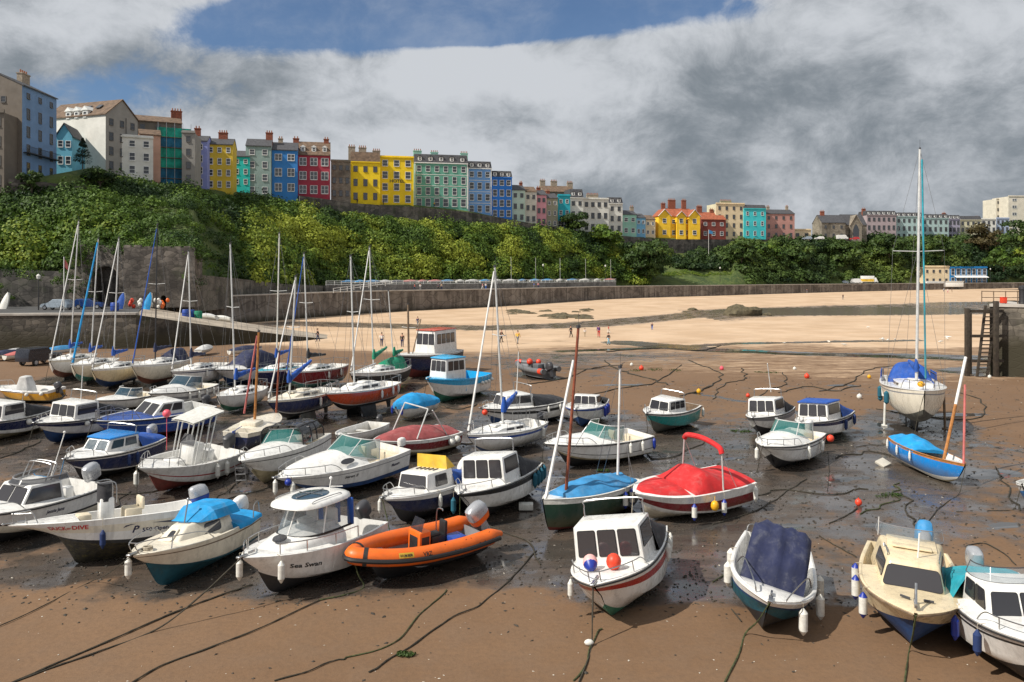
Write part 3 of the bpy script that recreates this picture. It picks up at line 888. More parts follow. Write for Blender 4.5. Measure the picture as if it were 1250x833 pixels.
mb = MB(); mb.tube([(b.xb(.46) - .55, 0, zc + 1.01), (b.xb(.46) + .6, 0, zc + 1.01)], .02, 0, 6); mb.tube([(b.xb(.46), -.46, zc + 1.01), (b.xb(.46), .46, zc + 1.01)], .014, 0, 6)
for y in (-.72, .72): mb.tube(smooth_path([(b.xb(.36), y, zc + .88), (b.xb(.37), y, zc + .98), (b.xb(.58), y, zc + .98), (b.xb(.60), y, zc + .88)], 4), .014, 0, 6)
mb.build('roof_rail', M['steel'], roof)
mb = MB(); mb.tube([(b.xb(.32), .1, zc + .93), (b.xb(.30), .1, zc + 1.25)], .014, 0, 6); mb.ball((b.xb(.30), .1, zc + 1.29), .055, 0); mb.tube([(b.xb(.31), .1, zc + 1.05), (b.xb(.31), .6, zc + 1.10)], .012, 0, 5); mb.build('mast_light', M['white'], roof)
mb = MB()
for y in (-.85, -.35, .35, .85): mb.box((b.xb(.30), y * .98, zc + .38), (.06, .22 if abs(y) > .5 else .16, .8))
mb.build('blue_curtain', M['f_blue'], b.root, bevel=.02)
mb = MB()
for y in (-.4, .4): mb.box((b.xb(.42), y, zc - .05), (.42, .44, .5)); mb.box((b.xb(.38) - .06, y, zc + .28), (.14, .42, .5))
mb.build('seat', M['white'], b.root, bevel=.08)
mb = MB(); mb.tube(smooth_path([b.pt(t, 1, 1) + Vector((0, -.10, .34)) for t in (.30, .5, .7, .84)], 4), .016);
for t in (.30, .5, .7, .84): p = b.pt(t, 1, 1) + Vector((0, -.10, .34)); mb.tube([p, p - Vector((0, 0, .32))], .016)
mb.tube(smooth_path([b.pt(t, 1, -1) + Vector((0, .10, .34)) for t in (.30, .5, .7, .84)], 4), .016)
for t in (.30, .5, .7, .84): p = b.pt(t, 1, -1) + Vector((0, .10, .34)); mb.tube([p, p - Vector((0, 0, .32))], .016)
mb.tube(smooth_path([b.pt(.86, 1, -1) + Vector((0, .1, .05)), b.pt(.88, 1, -1) + Vector((0, .1, .34)), b.pt(.97, 1, -1) + Vector((0, .1, .36)), b.pt(.97, 1, -1) + Vector((0, .1, .05))], 4), .016)
mb.build('bow_rail', M['steel'], b.root)
mb = MB(); mb.lathe([(.2, 0), (.18, .03), (.02, .04)], 20, 0, Matrix.Translation((b.xb(.74), .1, b.zs(.74) + .32)) @ Matrix.Rotation(R(18), 4, 'Y') @ Matrix.Diagonal((.9, 1.2, 1, 1))); mb.build('deck_hatch', M['smoke'], b.root)
b.bow_roller(); b.outboard('darkgrey', .95, 25)
b.lettering('Sea Swan', .80, .60, .17, 1, 'text_black', .95)
b.fenders([(.86, 1, 'w', .12), (.30, 1, 'w', .10), (.93, -1, 'w', .15)])
mooring(b, (20, 832), m='rope_dark', mid=[(190, 771), (120, 797), (70, 814)], r=.022)
rope_thing('mooring_chain', ground_path([(308, 714), (270, 727), (215, 748), (150, 777), (80, 806), (10, 836)]), .022, 'rope_dark', 'dark chain from under the bow of the Sea Swan cruiser to the lower left')
b = Boat('inflatable_boat', 'orange rigid inflatable with black rubbing strake and tilted outboard on the sand', 'the orange inflatable', (432, 676), (578, 652), 4.9, 1.55, .78, [(.5, 'rubber'), (1, 'rubber')], sh=.30, tw=.9, heel=-3, rake=.9, gun='grey', inner='grey', floor=.5, full=2.8, stem=.5, cz=.5)
rib = b
path = []
for side in (1, -1):
 seg = []
 for t in (-.10, -.02, .1, .25, .4, .55, .68, .79, .88, .95, 1.0):
  tt = max(0, min(t, 1)); seg.append(Vector((b.xb(t) if t < 1 else b.xb(1) + .02, side * max(.0, (b.hb(tt) + .06) if t < 1 else 0.0), b.zs(tt) + .02)))
 path.append(seg)
full_ = smooth_path(path[0] + path[1][::-1][1:], 4)
rad = []
mb = MB(); nn = len(full_); rings = []
for i, p in enumerate(full_):
 d = (full_[min(i + 1, nn - 1)] - full_[max(0, i - 1)]).normalized(); side = Vector((0, 0, 1)).cross(d).normalized(); up = d.cross(side)
 e = min(i, nn - 1 - i); r_ = .25 * min(1, .30 + .7 * (e / 5)) if e < 5 else .25
 rings.append([p + (side * math.cos(a) + up * math.sin(a)) * r_ for a in [2 * PI * j / 16 for j in range(16)]])
mb.loft(rings, 0); tube = mb.build('inflated_tube', M['hyp_orange'], b.root, sharp=60)
mb = MB(); off = []
for i, p in enumerate(full_):
 if i < 3 or i > nn - 4: continue
 d = (full_[i + 1] - full_[i - 1]).normalized(); side = Vector((0, 0, 1)).cross(d).normalized()
 off.append(p + side * .235 - Vector((0, 0, .03)))
mb.tube(off, .075, 0, 8); mb.build('rubbing_strake', M['rubber'], tube)
mb = MB()
for k in (nn // 2 - 4, nn // 2 + 4):
 p = full_[k]; d = (full_[k + 1] - full_[k - 1]).normalized(); side = Vector((0, 0, 1)).cross(d).normalized(); up = d.cross(side)
 ring = [p + (side * math.cos(a) + up * math.sin(a)) * .262 for a in [2 * PI * j / 16 for j in range(16)]]
 mb.loft([[q - d * .06 for q in ring], [q + d * .06 for q in ring]], 0, cap=False)
mb.build('tube_band', M['rubber'], tube)
mb = MB()
for k0 in (6, 12):
 a_, c_ = full_[k0], full_[k0 + 5]
 mb.tube(smooth_path([a_ + Vector((0, .1, .225)), (a_ + c_) / 2 + Vector((0, .255, .02)), c_ + Vector((0, .1, .225))], 6), .014, 0, 5)
mb.build('grab_line', M['rubber'], tube)
mb = MB(); mb.box((b.xb(.50), .05, .85), (.42, .62, .95)); con = mb.build('console', M['hyp_orange'], b.root, bevel=.05)
mb = MB(); mb.box((b.xb(.50) + .216, .05, .92), (.02, .40, .5)); mb.box((b.xb(.50), .366, .92), (.28, .02, .5)); mb.build('console_locker', M['rubber'], con, bevel=.006)
mb = MB(); mb.add([(b.xb(.53), -.24, 1.33), (b.xb(.53), .34, 1.33), (b.xb(.50), .30, 1.68), (b.xb(.50), -.20, 1.68)], [(0, 1, 2, 3)], 0); mb.build('windscreen', M['smoke'], con)
mb = MB(); mb.box((b.xb(.36), .05, .78), (.55, .34, .55)); mb.box((b.xb(.30), .05, 1.2), (.12, .34, .5)); mb.box((b.xb(.385), .05, 1.08), (.4, .3, .12)); mb.build('jockey_seat', M['rubber'], b.root, bevel=.06)
mb = MB(); mb.box((b.xb(.24), .34, .78), (.5, .5, .42)); bx_ = mb.build('cool_box', M['bluecrate'], None, bevel=.03)
bx_.matrix_world = b.Mx.copy(); tag(bx_, 'blue plastic cool box standing in the orange inflatable', 'box')
mb = MB(); mb.tube(smooth_path([(b.xb(.30), -.3, .6), (b.xb(.30), -.3, 1.6), (b.xb(.30), -.05, 1.75), (b.xb(.30), .0, 1.7)], 5), .02); mb.build('grab_pole', M['steel'], b.root)
b.outboard('silver', 1.25, 32, zoff=.18, band='hyp_orange', low='silver')
def rib_text(s, i0, hgt, m, plate=None, zc=.075):
 vs, fs = text_pts(s, 1.0); x0 = min(v.x for v in vs); x1 = max(v.x for v in vs); k = hgt / .72
 def at(x, y, o=.0):
  q = full_[i0] + (full_[i0 - 4] - full_[i0]).normalized() * x
  j = min(range(nn), key=lambda j_: (full_[j_] - q).length if full_[j_].y > 0 else 99)
  p = full_[j]; d = (full_[max(0, j - 1)] - full_[j + 1]).normalized(); base = p + d * (q - p).dot(d)
  side = Vector((d.y, -d.x, 0)); side = side if side.y > 0 else -side; side.normalize()
  a = math.asin(max(-.9, min(.95, (zc + y) / .25)))
  return base + (side * math.cos(a) + Vector((0, 0, 1)) * math.sin(a)) * (.256 + o)
 if plate:
  n_ = 10; w = (x1 - x0) * k + .08; mb = MB()
  vv = [at(-.04 + w * i / n_, y, -.002) for y in (-.03, hgt / 2, hgt + .03) for i in range(n_ + 1)]
  mb.add(vv, [(r * 11 + i, r * 11 + i + 1, r * 11 + i + 12, r * 11 + i + 11) for r in (0, 1) for i in range(n_)], 0); mb.build('name_plate', M[plate], tube, recalc=False)
 mb = MB(); mb.add([at((v.x - x0) * k, v.y * k, .004) for v in vs], fs, 0); mb.build('lettering', M[m], tube, recalc=False)
rib_text('HUMBER', 27, .065, 'text_black', 'f_yellow', .09)
rib_text('VRZ', 22, .11, 'text_black', None, .05)
mooring(b, (390, 735), m='rope_green', mid=[(444, 718), (425, 727)], r=.02)
rope_thing('mooring_chain', ground_path([(390, 735), (330, 763), (260, 790), (200, 813), (160, 836)]), .02, 'rope_dark', 'dark chain across the sand in front of the Sea Swan cruiser and the orange inflatable')
b = cuddy('the red-banded cabin boat', 'white clinker cabin boat with a broad red band and two buoys on its foredeck', (734, 716), (806, 652), 5.3, 2.3, 1.15,
   [(.15, 'greenbot'), (.66, 'white'), (.84, 'red'), (.93, 'white'), (1, 'white')], heel=9, sh=.12, cab=(.42, .68), cw=(.88, .90), ch=1.22, rf=.08, front=3, side=1, canopy='f_black', arch=.45, cz=.30, full=3.4, tw=.80, yaw=R(250), tin=.06, sv=(.48, .93))
red3 = b
b.fenders([(.30, 1, 'w', .02), (.20, 1, 'w', 0), (.12, 1, 'w', 0), (.86, -1, 'w', .05)], size=.8)
for k, (t, y, m, lab) in enumerate(((.80, .30, 'buoy_red', 'red round buoy on the foredeck of the red-banded cabin boat'), (.80, -.34, 'buoy_pale', 'faded pink buoy with a blue end on the foredeck of the red-banded cabin boat'))):
 p = b.W((b.xb(t), y, b.zs(t) + .30)); mb = MB(); mb.ball((0, 0, 0), .2, 0, 14, (1, 1, 1.08)); mb.lathe([(.06, -.26), (.07, -.2), (.13, -.15)] if k == 0 else [(.06, -.28), (.12, -.22), (.186, -.09)], 12, 1, Matrix.Rotation(R(0 if k == 0 else -70), 4, 'X'))
 o = mb.build('buoy', [M[m], M['buoy_red' if k == 0 else 'fender_blue']], None, loc=p); tag(o, lab, 'buoy')
mooring(b, (706, 836), m='rope_dark', mid=[(722, 790), (716, 812)], r=.02)
p = ground_at(719, 788); mb = MB(); mb.ball((0, 0, .07), .085, 0, 10, (1.4, 1, .9)); o = mb.build('buoy', M['fender'], None, loc=p); tag(o, 'small dirty white mooring float on the sand in front of the red-banded cabin boat', 'buoy')
b = Boat('open_boat', 'white and blue open boat with an upright crumpled navy cover amidships', 'the navy-covered open boat', (925, 733), (938, 655), 4.7, 2.2, 1.12, [(.28, 'black'), (.62, 'tealdark'), (.70, 'bluebot'), (1, 'white')], heel=-13, sh=.10, full=3.4, tw=.86, rake=.6, inner='white', floor=.55, rub='white')
b.deck(.84, 1, .03, 'white')
mb = MB(); vs = []; N, K = 10, 16
for i in range(N + 1):
 u = i / N
 for j in range(K + 1):
  a = -1 + 2 * j / K; w = lerp(.80, .74, u)
  x = b.xb(.74) - 1.35 * u - .06 * math.sin(a * 9) * (1 - u) - .10 * abs(a) ** 3
  y = a * w; z = b.D * .75 + 1.5 * math.sin(u * PI / 2) ** .8 * (1 - .10 * abs(a) ** 4) + .03 * math.sin(a * 14 + u * 4) + .02 * math.sin(u * 17 + a * 6)
  vs.append((x + .05 * math.sin(a * 8 + u * 3), y, z))
f = [(i * (K + 1) + j, i * (K + 1) + j + 1, (i + 1) * (K + 1) + j + 1, (i + 1) * (K + 1) + j) for i in range(N) for j in range(K)]
n0 = len(vs)
for j in range(K + 1): p = vs[N * (K + 1) + j]; vs.append((p[0] - .55, p[1], b.D * .72))
f += [(N * (K + 1) + j, N * (K + 1) + j + 1, n0 + j + 1, n0 + j) for j in range(K)]
e0 = len(vs)
for side_j in (0, K):
 col = [i * (K + 1) + side_j for i in range(N + 1)] + [n0 + side_j]; f.append(tuple(col))
mb.add(vs, f, 0); mb.build('console_cover', M['f_navy'], b.root, sharp=60, recalc=True)
b.tubes('bow_rail', [[(b.xb(.95), .35, b.zs(1) + .04), (b.xb(.92), .45, b.zs(1) + .22), (b.xb(.66), b.hb(.66) - .25, b.zs(.66) + .34), (b.xb(.60), b.hb(.6) - .12, b.zs(.6) + .05)],
      [(b.xb(.95), -.35, b.zs(1) + .04), (b.xb(.92), -.45, b.zs(1) + .22), (b.xb(.66), -b.hb(.66) + .25, b.zs(.66) + .34), (b.xb(.60), -b.hb(.6) + .12, b.zs(.6) + .05)]], .018)
b.tubes('stern_rail', [[(b.xb(.05), -.9, b.zs(0)), (b.xb(.02), -.85, b.zs(0) + .28), (b.xb(.02), -.35, b.zs(0) + .28), (b.xb(.03), -.3, b.zs(0))]], .018)
b.fenders([(.87, 1, 'w', .12), (.58, 1, 'w', .1), (.34, 1, 'w', .0), (.62, -1, 'w', .0), (.38, -1, 'w', .0)], size=1.15)
mb = MB(); mb.box((b.xb(.22), 0, b.D * .75), (.5, 1.3, .3)); mb.build('stern_bench', M['white'], b.root, bevel=.06)
b.bow_roller(); mooring(b, (884, 836), m='rope_green', mid=[(910, 775), (902, 800)], r=.02)
b = Boat('cabin_cruiser', 'cream cabin cruiser with one wide dark front window and blue-tipped fenders', 'the cream cabin cruiser', (1114, 751), (1104, 668), 5.3, 2.45, 1.12, [(.16, 'bluebot'), (.36, 'bluebot'), (.62, 'cream'), (.80, 'cream'), (1, 'cream')], heel=-3, sh=.12, full=3.2, tw=.84, rub='timber', gun='cream', inner='cream', cz=.42)
cream = b
b.deck(.40, 1, .06, 'cream')
b.cabin(b.L * .20, b.L * .70, 1.95, 1.55, .86, ra=.35, rf=.34, tin=.20, m='cream', front=1, side=1, fv=(.30, .86), fu=(.0, 1), sv=(.42, .86), su=(.30, .95), fr=.10, bev=.09)
zt = b.cabT[1].z
mb = MB(); mb.box((b.xb(.36), 0, zt + .01), (.9, 1.2, .08)); mb.box((b.xb(.44), 0, zt + .05), (.30, .95, .05)); mb.build('roof_hatch', M['cream'], b.cab, bevel=.03)
b.windscreen(b.L * .33, b.L * .14, 1.7, .34, .15, zt - .02, 'clear', 'grey', inset=.05, p=2.6, h_a=.2, mull=(), fw=.5)
mb = MB(); mb.tube([(b.xb(.56), .12, zt - .05), (b.xb(.56), .12, zt + .62)], .022); mb.tube([(b.xb(.26), -.8, zt - .05), (b.xb(.26), -.8, zt + .45)], .01); mb.build('light_pole', M['white'], b.cab)
mb = MB()
for y in (-.72, .72): mb.tube(smooth_path([(b.xb(.46), y * .92, zt - .02), (b.xb(.46), y * .92, zt + .08), (b.xb(.58), y * .82, zt + .06), (b.xb(.58), y * .82, zt - .03)], 4), .014)
mb.build('grab_rail', M['steel'], b.cab)
mb = MB(); z = b.zs(1); mb.box((b.xb(.93), 0, z + .14), (.5, .06, .05)); mb.tube([(b.xb(.9), 0, z + .08), (b.xb(.9), 0, z + .55)], .03); mb.tube([(b.xb(.9), 0, z + .55), (b.xb(.98), 0, z + .2)], .03); mb.build('anchor', M['steel'], b.root)
mb = MB(); mb.tube([(b.xb(.84), -.3, b.zs(.84) + .14), (b.xb(.86), -.1, b.zs(.84) + .14)], .03); mb.tube([(b.xb(.84), .42, b.zs(.84) + .12), (b.xb(.84), .2, b.zs(.84) + .12)], .03); mb.build('cleat', M['darkgrey'], b.root)
b.fenders([(.76, -1, 'wb', .12), (.58, -1, 'wb', .02), (.40, -1, 'wb', .0), (.72, 1, 'w', .10)], size=1.1)
b.outboard('grey', .9, 40, y=.45)
mb = MB(); Mt = Matrix.Translation((-b.L / 2 - .38, .45, b.zs(0) + .42)) @ Matrix.Rotation(R(40), 4, 'Y')
mb.loft([[Mt @ Vector((lx * math.copysign(abs(math.cos(a)) ** .6, math.cos(a)), ly * math.copysign(abs(math.sin(a)) ** .6, math.sin(a)), z)) for a in [2 * PI * j / 12 for j in range(12)]] for z, lx, ly in ((-.34, .33, .24), (-.05, .36, .25), (.2, .30, .2), (.3, .12, .05))], 0)
mb.build('motor_cover', M['f_midblue'], b.root, sharp=40)
mooring(b, (1104, 836), m='rope_green', mid=[(1110, 795), (1107, 815)], r=.02)
b = cuddy('the turquoise-covered cabin boat', 'white cabin boat with turquoise cockpit cover, cut by the right edge of the view', (1296, 792), (1196, 704), 5.6, 2.3, 1.15, [(.3, 'black'), (.8, 'white'), (.86, 'black'), (1, 'white')], heel=3, cab=(.36, .66), ch=.82, front=2, side=2, canopy='f_teal', arch=0, rf=.4, rail=True, ob=('silver', 1.05, 10), glass='smoke')
b.windscreen(b.L * .52, b.L * .36, 1.5, .30, .2, b.cabT[0].z, 'clear', 'darkgrey', h_a=.25, mull=(), fw=.6)
b.fenders([(.72, -1, 'n', .12), (.52, -1, 'b', .15), (.36, -1, 'n', .05)], size=.95)
mooring(b, (1330, 850), m='rope_dark')
b = Boat('open_boat', 'blue open dinghy with a white gunwale just showing at the right edge', 'the edge dinghy', (1252, 596), (1310, 572), 4.2, 1.7, .8, [(.3, 'creambot'), (.75, 'bright_blue'), (1, 'white')], heel=8, rub='white', kind='round', floor=.4)
mb = MB()
for t in (.25, .5, .75): mb.box((b.xb(t), 0, b.D * .75), (.22, b.hb(t) * 1.7, .04))
mb.build('thwart', M['timber'], b.root)
mooring(b, (1205, 625), m='rope_dark')
b = Boat('cabin_cruiser', 'small ivory cabin cruiser with a bright blue canvas roof and dark teal bottom', 'the blue-roofed cuddy', (164, 676), (292, 636), 5.2, 2.05, 1.12, [(.28, 'tealdark'), (.40, 'tealdark'), (.86, 'ivory'), (.90, 'timber'), (1, 'ivory')], sh=.14, tw=.86, heel=3, full=2.6, cz=.40, gun='ivory', inner='ivory')
b.deck(.45, 1, .05, 'ivory')
b.cabin(b.L * .26, b.L * .80, 1.66, .95, .58, ra=.05, rf=.98, tin=.20, m='ivory', front=0, side=1, sv=(.34, .84), su=(.22, .60), fr=.12, bev=.05, glass='smoke')
T = b.cabT
mb = MB(); q = (b.cabA[1], b.cabA[2], T[2], T[1]); mb.panel(q, .28, .72, .42, .86, .08, .004, .05, 0); mb.panel(q, .40, .66, .54, .76, .06, .054, .012, 1); mb.build('fore_hatch', [M['ivory'], M['smoke']], b.cab)
zt = T[0].z
mb = MB(); xs = [b.xb(.24), b.xb(.42), b.xb(.60)]
rings = [[Vector((xs[0] - .12, y * .84, zt - .03 + .36 * (1 - abs(y) ** 6) * (1 if abs(y) < 1 else 0))) for y in np.linspace(-1, 1, 13)], [Vector((xs[1], y * .74, zt + .40 * (1 - abs(y) ** 5))) for y in np.linspace(-1, 1, 13)], [Vector((xs[2] - .32, y * .55, zt + .02)) for y in np.linspace(-1, 1, 13)]]
mb.loft(rings, 0, ring_closed=False, cap=False); mb.add(rings[0], [tuple(range(13))], 0); mb.build('canvas_roof', M['f_brightblue'], b.cab, sharp=20)
mb = MB(); mb.tube([(xs[2] - .25, .0, zt), (xs[2] - .45, 0, zt + .62)], .022); mb.box((xs[2] - .25, 0, zt + .0), (.1, .4, .04)); mb.ball((xs[2] - .46, 0, zt + .66), .05, 0); mb.build('light_pole', M['steel'], b.cab)
b.cover(0, .28, [(0, .10), (.28, .22)], 'f_brightblue', name='cockpit_cover')
b.tubes('bow_rail', [[(b.xb(.97), .12, b.zs(1) + .03), (b.xb(.985), .14, b.zs(1) + .34), (b.xb(.80), b.hb(.8) - .12, b.zs(.8) + .36), (b.xb(.60), b.hb(.6) - .12, b.zs(.6) + .28), (b.xb(.52), b.hb(.52) - .1, b.zs(.52) + .04)],
      [(b.xb(.97), -.12, b.zs(1) + .03), (b.xb(.985), -.14, b.zs(1) + .34), (b.xb(.80), -b.hb(.8) + .12, b.zs(.8) + .36), (b.xb(.60), -b.hb(.6) + .12, b.zs(.6) + .28), (b.xb(.52), -b.hb(.52) + .1, b.zs(.52) + .04)],
      [(b.xb(.985), .14, b.zs(1) + .34), (b.xb(.985), -.14, b.zs(1) + .34)], [(b.xb(.80), b.hb(.8) - .12, b.zs(.8) + .36), (b.xb(.82), b.hb(.8) - .1, b.zs(.8) + .04)]], .016)
b.tubes('stern_rail', [[(b.xb(.10), .92, b.zs(0)), (b.xb(.08), .9, b.zs(0) + .4), (b.xb(-.0), .8, b.zs(0) + .42), (b.xb(-.01), .8, b.zs(0))]], .018)
b.outboard('white', .95, 12); b.bow_roller()
mb = MB();
for k in range(3): mb.tube([Vector((b.xb(.90) + .1 * math.cos(a), .12 + .14 * math.sin(a), b.zs(.9) + .1 + .03 * k)) for a in [2 * PI * j / 12 for j in range(12)]], .02, 0, 5, closed=True)
o = mb.build('coiled_rope', M['rope'], None); o.matrix_world = b.Mx.copy(); tag(o, 'coiled pale rope on the foredeck of the blue-roofed cuddy', 'rope')
b.fenders([(.955, -1, 'w', .12)])
mooring(b, (-8, 768), m='rope_dark', mid=[(110, 712), (50, 742)], r=.014)
b = Boat('open_boat', 'long white open boat lettered DUCK or DIVE in red, with weed-grown bottom', 'the DUCK or DIVE boat', (8, 648), (236, 614), 5.7, 2.2, 1.38, [(.35, 'weedy'), (.44, 'black'), (.66, 'white'), (.86, 'ivory'), (.90, 'white'), (1, 'white')], sh=.02, tw=.9, heel=7, pitch=-2, rake=1.35, full=2.3, floor=.55, stem=.42, foot=.45, cz=.44)
duck = b
b.deck(.66, 1, .04, 'white')
b.lettering('DUCK', .83, .78, .19, 1, 'text_red', .50, oblique=.1); b.lettering('or', .738, .80, .12, 1, 'text_red', .13, oblique=.3); b.lettering('DIVE', .708, .79, .19, 1, 'text_red', .46, oblique=.1)
b.lettering('550 Open', .335, .585, .155, 1, 'text_navy', .78); b.lettering('P', .39, .60, .26, 1, 'text_navy', .16, oblique=.3)
mb = MB(); e = []
for (t, q) in ((.44, .74), (.425, .80), (.40, .82), (.37, .815), (.40, .80), (.42, .77)): e.append(b.pt(t, q, 1) + Vector((0, .012, 0)))
mb.add(e, [tuple(range(6))], 0)
mb.add([b.pt(t, q, 1) + Vector((0, .012, 0)) for t, q in ((.28, .80), (.10, .70), (.13, .79))], [(0, 1, 2)], 0); mb.build('flash', M['text_navy'], b.hullo)
mb = MB(); mb.box((b.xb(.50), -.1, b.D + .22), (.42, .62, .7)); c_ = mb.build('console', M['white'], b.root, bevel=.06)
mb = MB(); rr = [[Vector((b.xb(.50) + .22 * math.cos(a) + .05, -.1 + .34 * math.sin(a), z)) for a in [2 * PI * j / 14 for j in range(14)]] for z in (b.D + .45, b.D + 1.0)]; mb.loft(rr, 0); mb.build('console_cover', M['f_black'], c_)
b.tubes('grab_rail', [[(b.xb(.50) - .25, -.46, b.D + .4), (b.xb(.5) - .2, -.46, b.D + 1.02), (b.xb(.5) + .22, -.40, b.D + 1.05), (b.xb(.5) + .30, -.1, b.D + 1.04), (b.xb(.5) + .22, .22, b.D + 1.05), (b.xb(.5) - .2, .28, b.D + 1.02), (b.xb(.50) - .25, .28, b.D + .4)]], .02)
mb = MB(); mb.box((b.xb(.36), -.1, b.D * .95), (.5, .9, .5)); mb.box((b.xb(.31), -.1, b.D + .3), (.12, .9, .4)); mb.box((b.xb(.62), -.1, b.D * .95), (.4, .7, .4)); mb.build('seat', M['seat'], b.root, bevel=.06)
b.bow_rail(.86, .985, .3, 2); b.outboard('silver', 1.05, 15, band='bluecrate'); b.bow_roller()
b.fenders([(.55, 1, 'n', .30)], size=.9)
b = cuddy('the roof-railed cruiser', 'white cabin cruiser with roof rails and a big silver outboard, cut by the left edge', (-62, 628), (106, 598), 6.0, 2.35, 1.2, [(.3, 'black'), (.52, 'ivory'), (.58, 'black'), (1, 'white')], sh=.12, heel=-2, cab=(.34, .66), ch=.78, rf=.55, front=2, side=1, arch=0, glass='tint', roofm=None, ob=('silver', 1.15, 20), sv=(.22, .88), fv=(.2, .9), su=(.06, .96))
b.arch(b.L * .40, 1.1, b.cabT[0].z, .55, lean=-.25, double=.22)
b.windscreen(b.L * .58, b.L * .30, 1.6, .16, .12, b.cabT[0].z - .01, 'smoke', 'grey', h_a=.14, mull=())
mb = MB(); mb.tube([(b.xb(.36), .3, b.cabT[0].z), (b.xb(.27), .36, b.cabT[0].z + 1.5)], .018); mb.ball((b.xb(.27), .36, b.cabT[0].z + 1.53), .05, 0); mb.build('aerial', M['white'], b.cab)
b.lettering('Jessie Jane', .52, .74, .13, 1, 'text_navy', .7, oblique=.2)
mb = MB(); mb.box((b.xb(.22), .2, b.D * .9), (.35, .4, .6)); mb.build('seat', M['white'], b.root, bevel=.05)
b = Boat('open_boat', 'white centre-console boat with T-top and red stripes, heeled over on its side', 'the red-striped console boat', (163, 575), (272, 546), 6.0, 2.3, 1.15, [(.34, 'redbot'), (.55, 'white'), (.60, 'red'), (.86, 'white'), (1, 'white')], heel=-8, pitch=-3, sh=.10, rake=1.0, full=2.3, floor=.5)
b.deck(.72, 1, .04, 'white')
mb = MB(); mb.box((b.xb(.45), 0, b.D + .25), (.7, .75, .9)); mb.box((b.xb(.30), 0, b.D + .05), (.5, .8, .5)); mb.box((b.xb(.63), 0, b.D + .0), (.6, .7, .3)); c_ = mb.build('console', M['white'], b.root, bevel=.06)
mb = MB(); mb.add([(b.xb(.52), -.36, b.D + .65), (b.xb(.52), .36, b.D + .65), (b.xb(.48), .32, b.D + 1.05), (b.xb(.48), -.32, b.D + 1.05)], [(0, 1, 2, 3)], 0); mb.build('windscreen', M['smoke'], c_)
zt = b.D + 1.75; mb = MB(); vs = []
for i in range(9):
 for j in range(7):
  u, a = i / 8, -1 + j / 3; vs.append((b.xb(.27) + 2.0 * u, a * .62 * (1 - .12 * u), zt + .30 - .34 * u + .05 * (1 - a * a)))
mb.add(vs, [(i * 7 + j, i * 7 + j + 1, (i + 1) * 7 + j + 1, (i + 1) * 7 + j) for i in range(8) for j in range(6)], 0)
mb.add([(p[0], p[1], p[2] - .06) for p in vs], [(i * 7 + j, (i + 1) * 7 + j, (i + 1) * 7 + j + 1, i * 7 + j + 1) for i in range(8) for j in range(6)], 0)
mb.build('t_top', M['fender'], b.root, sharp=70)
ps = []
for y in (-.5, .5):
 for xx, xt in ((.37, .33), (.41, .40), (.51, .48), (.545, .53)): ps.append([(b.xb(xx), y, b.D * .8), (b.xb(xt), y, zt + .22 - (xt - .33) * .9)])
b.tubes('t_top_frame', ps, .028, 'alu')
b.bow_rail(.70, .985, .35, 4); b.outboard('darkgrey', 1.1, 25)
b.fenders([(.30, 1, 'w', .05), (.42, 1, 'w', .06), (.05, 1, 'w', .05), (.0, 1, 'w', .05), (.96, -1, 'w', .2)], size=1.1)
p = b.W((b.xb(.75), -.2, zt + .35)); mb = MB(); mb.ball((0, 0, 0), .17, 0); mb.tube([(0, 0, -.1), (0, 0, -1.5)], .012, 0, 4); o = mb.build('buoy', M['buoy_pink'], None, loc=p); tag(o, 'pink round buoy raised on a stick above the red-striped console boat', 'buoy')
mooring(b, (160, 620), m='rope_dark')
b = cuddy('the navy cuddy', 'navy hulled cabin boat with long raked windows and a blue canvas canopy', (78, 556), (181, 544), 5.8, 2.2, 1.2, [(.32, 'black'), (.38, 'white'), (.88, 'navy'), (1, 'white')], heel=-3, sh=.08, cab=(.33, .72), ch=.72, rf=.5, front=2, side=2, canopy='f_blue', arch=.4, roofm='bright_blue', glass='blueglass', ob=('silver', .95, 15), frame=False, cw=(.82, .72))
b.fenders([(.55, 1, 'n', .1), (.45, 1, 'n', .1)], size=.85)
mooring(b, (42, 575), m='f_midblue')
b = cuddy('the long blue boat', 'long royal blue boat with a white raked wheelhouse and red bottom', (113, 510), (247, 502), 7.6, 2.5, 1.3, [(.35, 'redbot'), (.72, 'blue'), (.76, 'white'), (1, 'blue')], heel=-5, sh=.14, cab=(.30, .62), ch=.85, rf=.9, front=2, side=2, canopy=None, arch=0, glass='tint', ob=('darkgrey', .9, 20), gun='white', deckm='blue', fv=(.2, .9), inner='deckgrey', frame=False)
b.bow_rail(.72, .985, .5, 4)
b.fenders([(.18, 1, 'w', .05), (.08, 1, 'w', .05)])
mooring(b, (45, 560), m='rope_dark')
b = cuddy('the black-topped cabin boat', 'white cabin boat with navy upper band, roof rail and a tall white aerial', (41, 515), (139, 501), 6.0, 2.2, 1.2, [(.34, 'bluebot'), (.72, 'white'), (.90, 'navy'), (1, 'white')], heel=-4, sh=.12, cab=(.40, .70), ch=1.0, rf=.15, front=3, side=1, canopy='f_black', arch=.5, glass='tint', cw=(.88, .88), tin=.07)
b.fenders([(.60, 1, 'p', .05)], size=.7)
mb = MB(); mb.tube([(b.xb(.55), .4, b.cabT[0].z - .2), (b.xb(.55), .4, b.cabT[0].z + 2.0)], .022); mb.build('aerial', M['white'], b.cab)
mooring(b, (-6, 555), m='rope_dark')
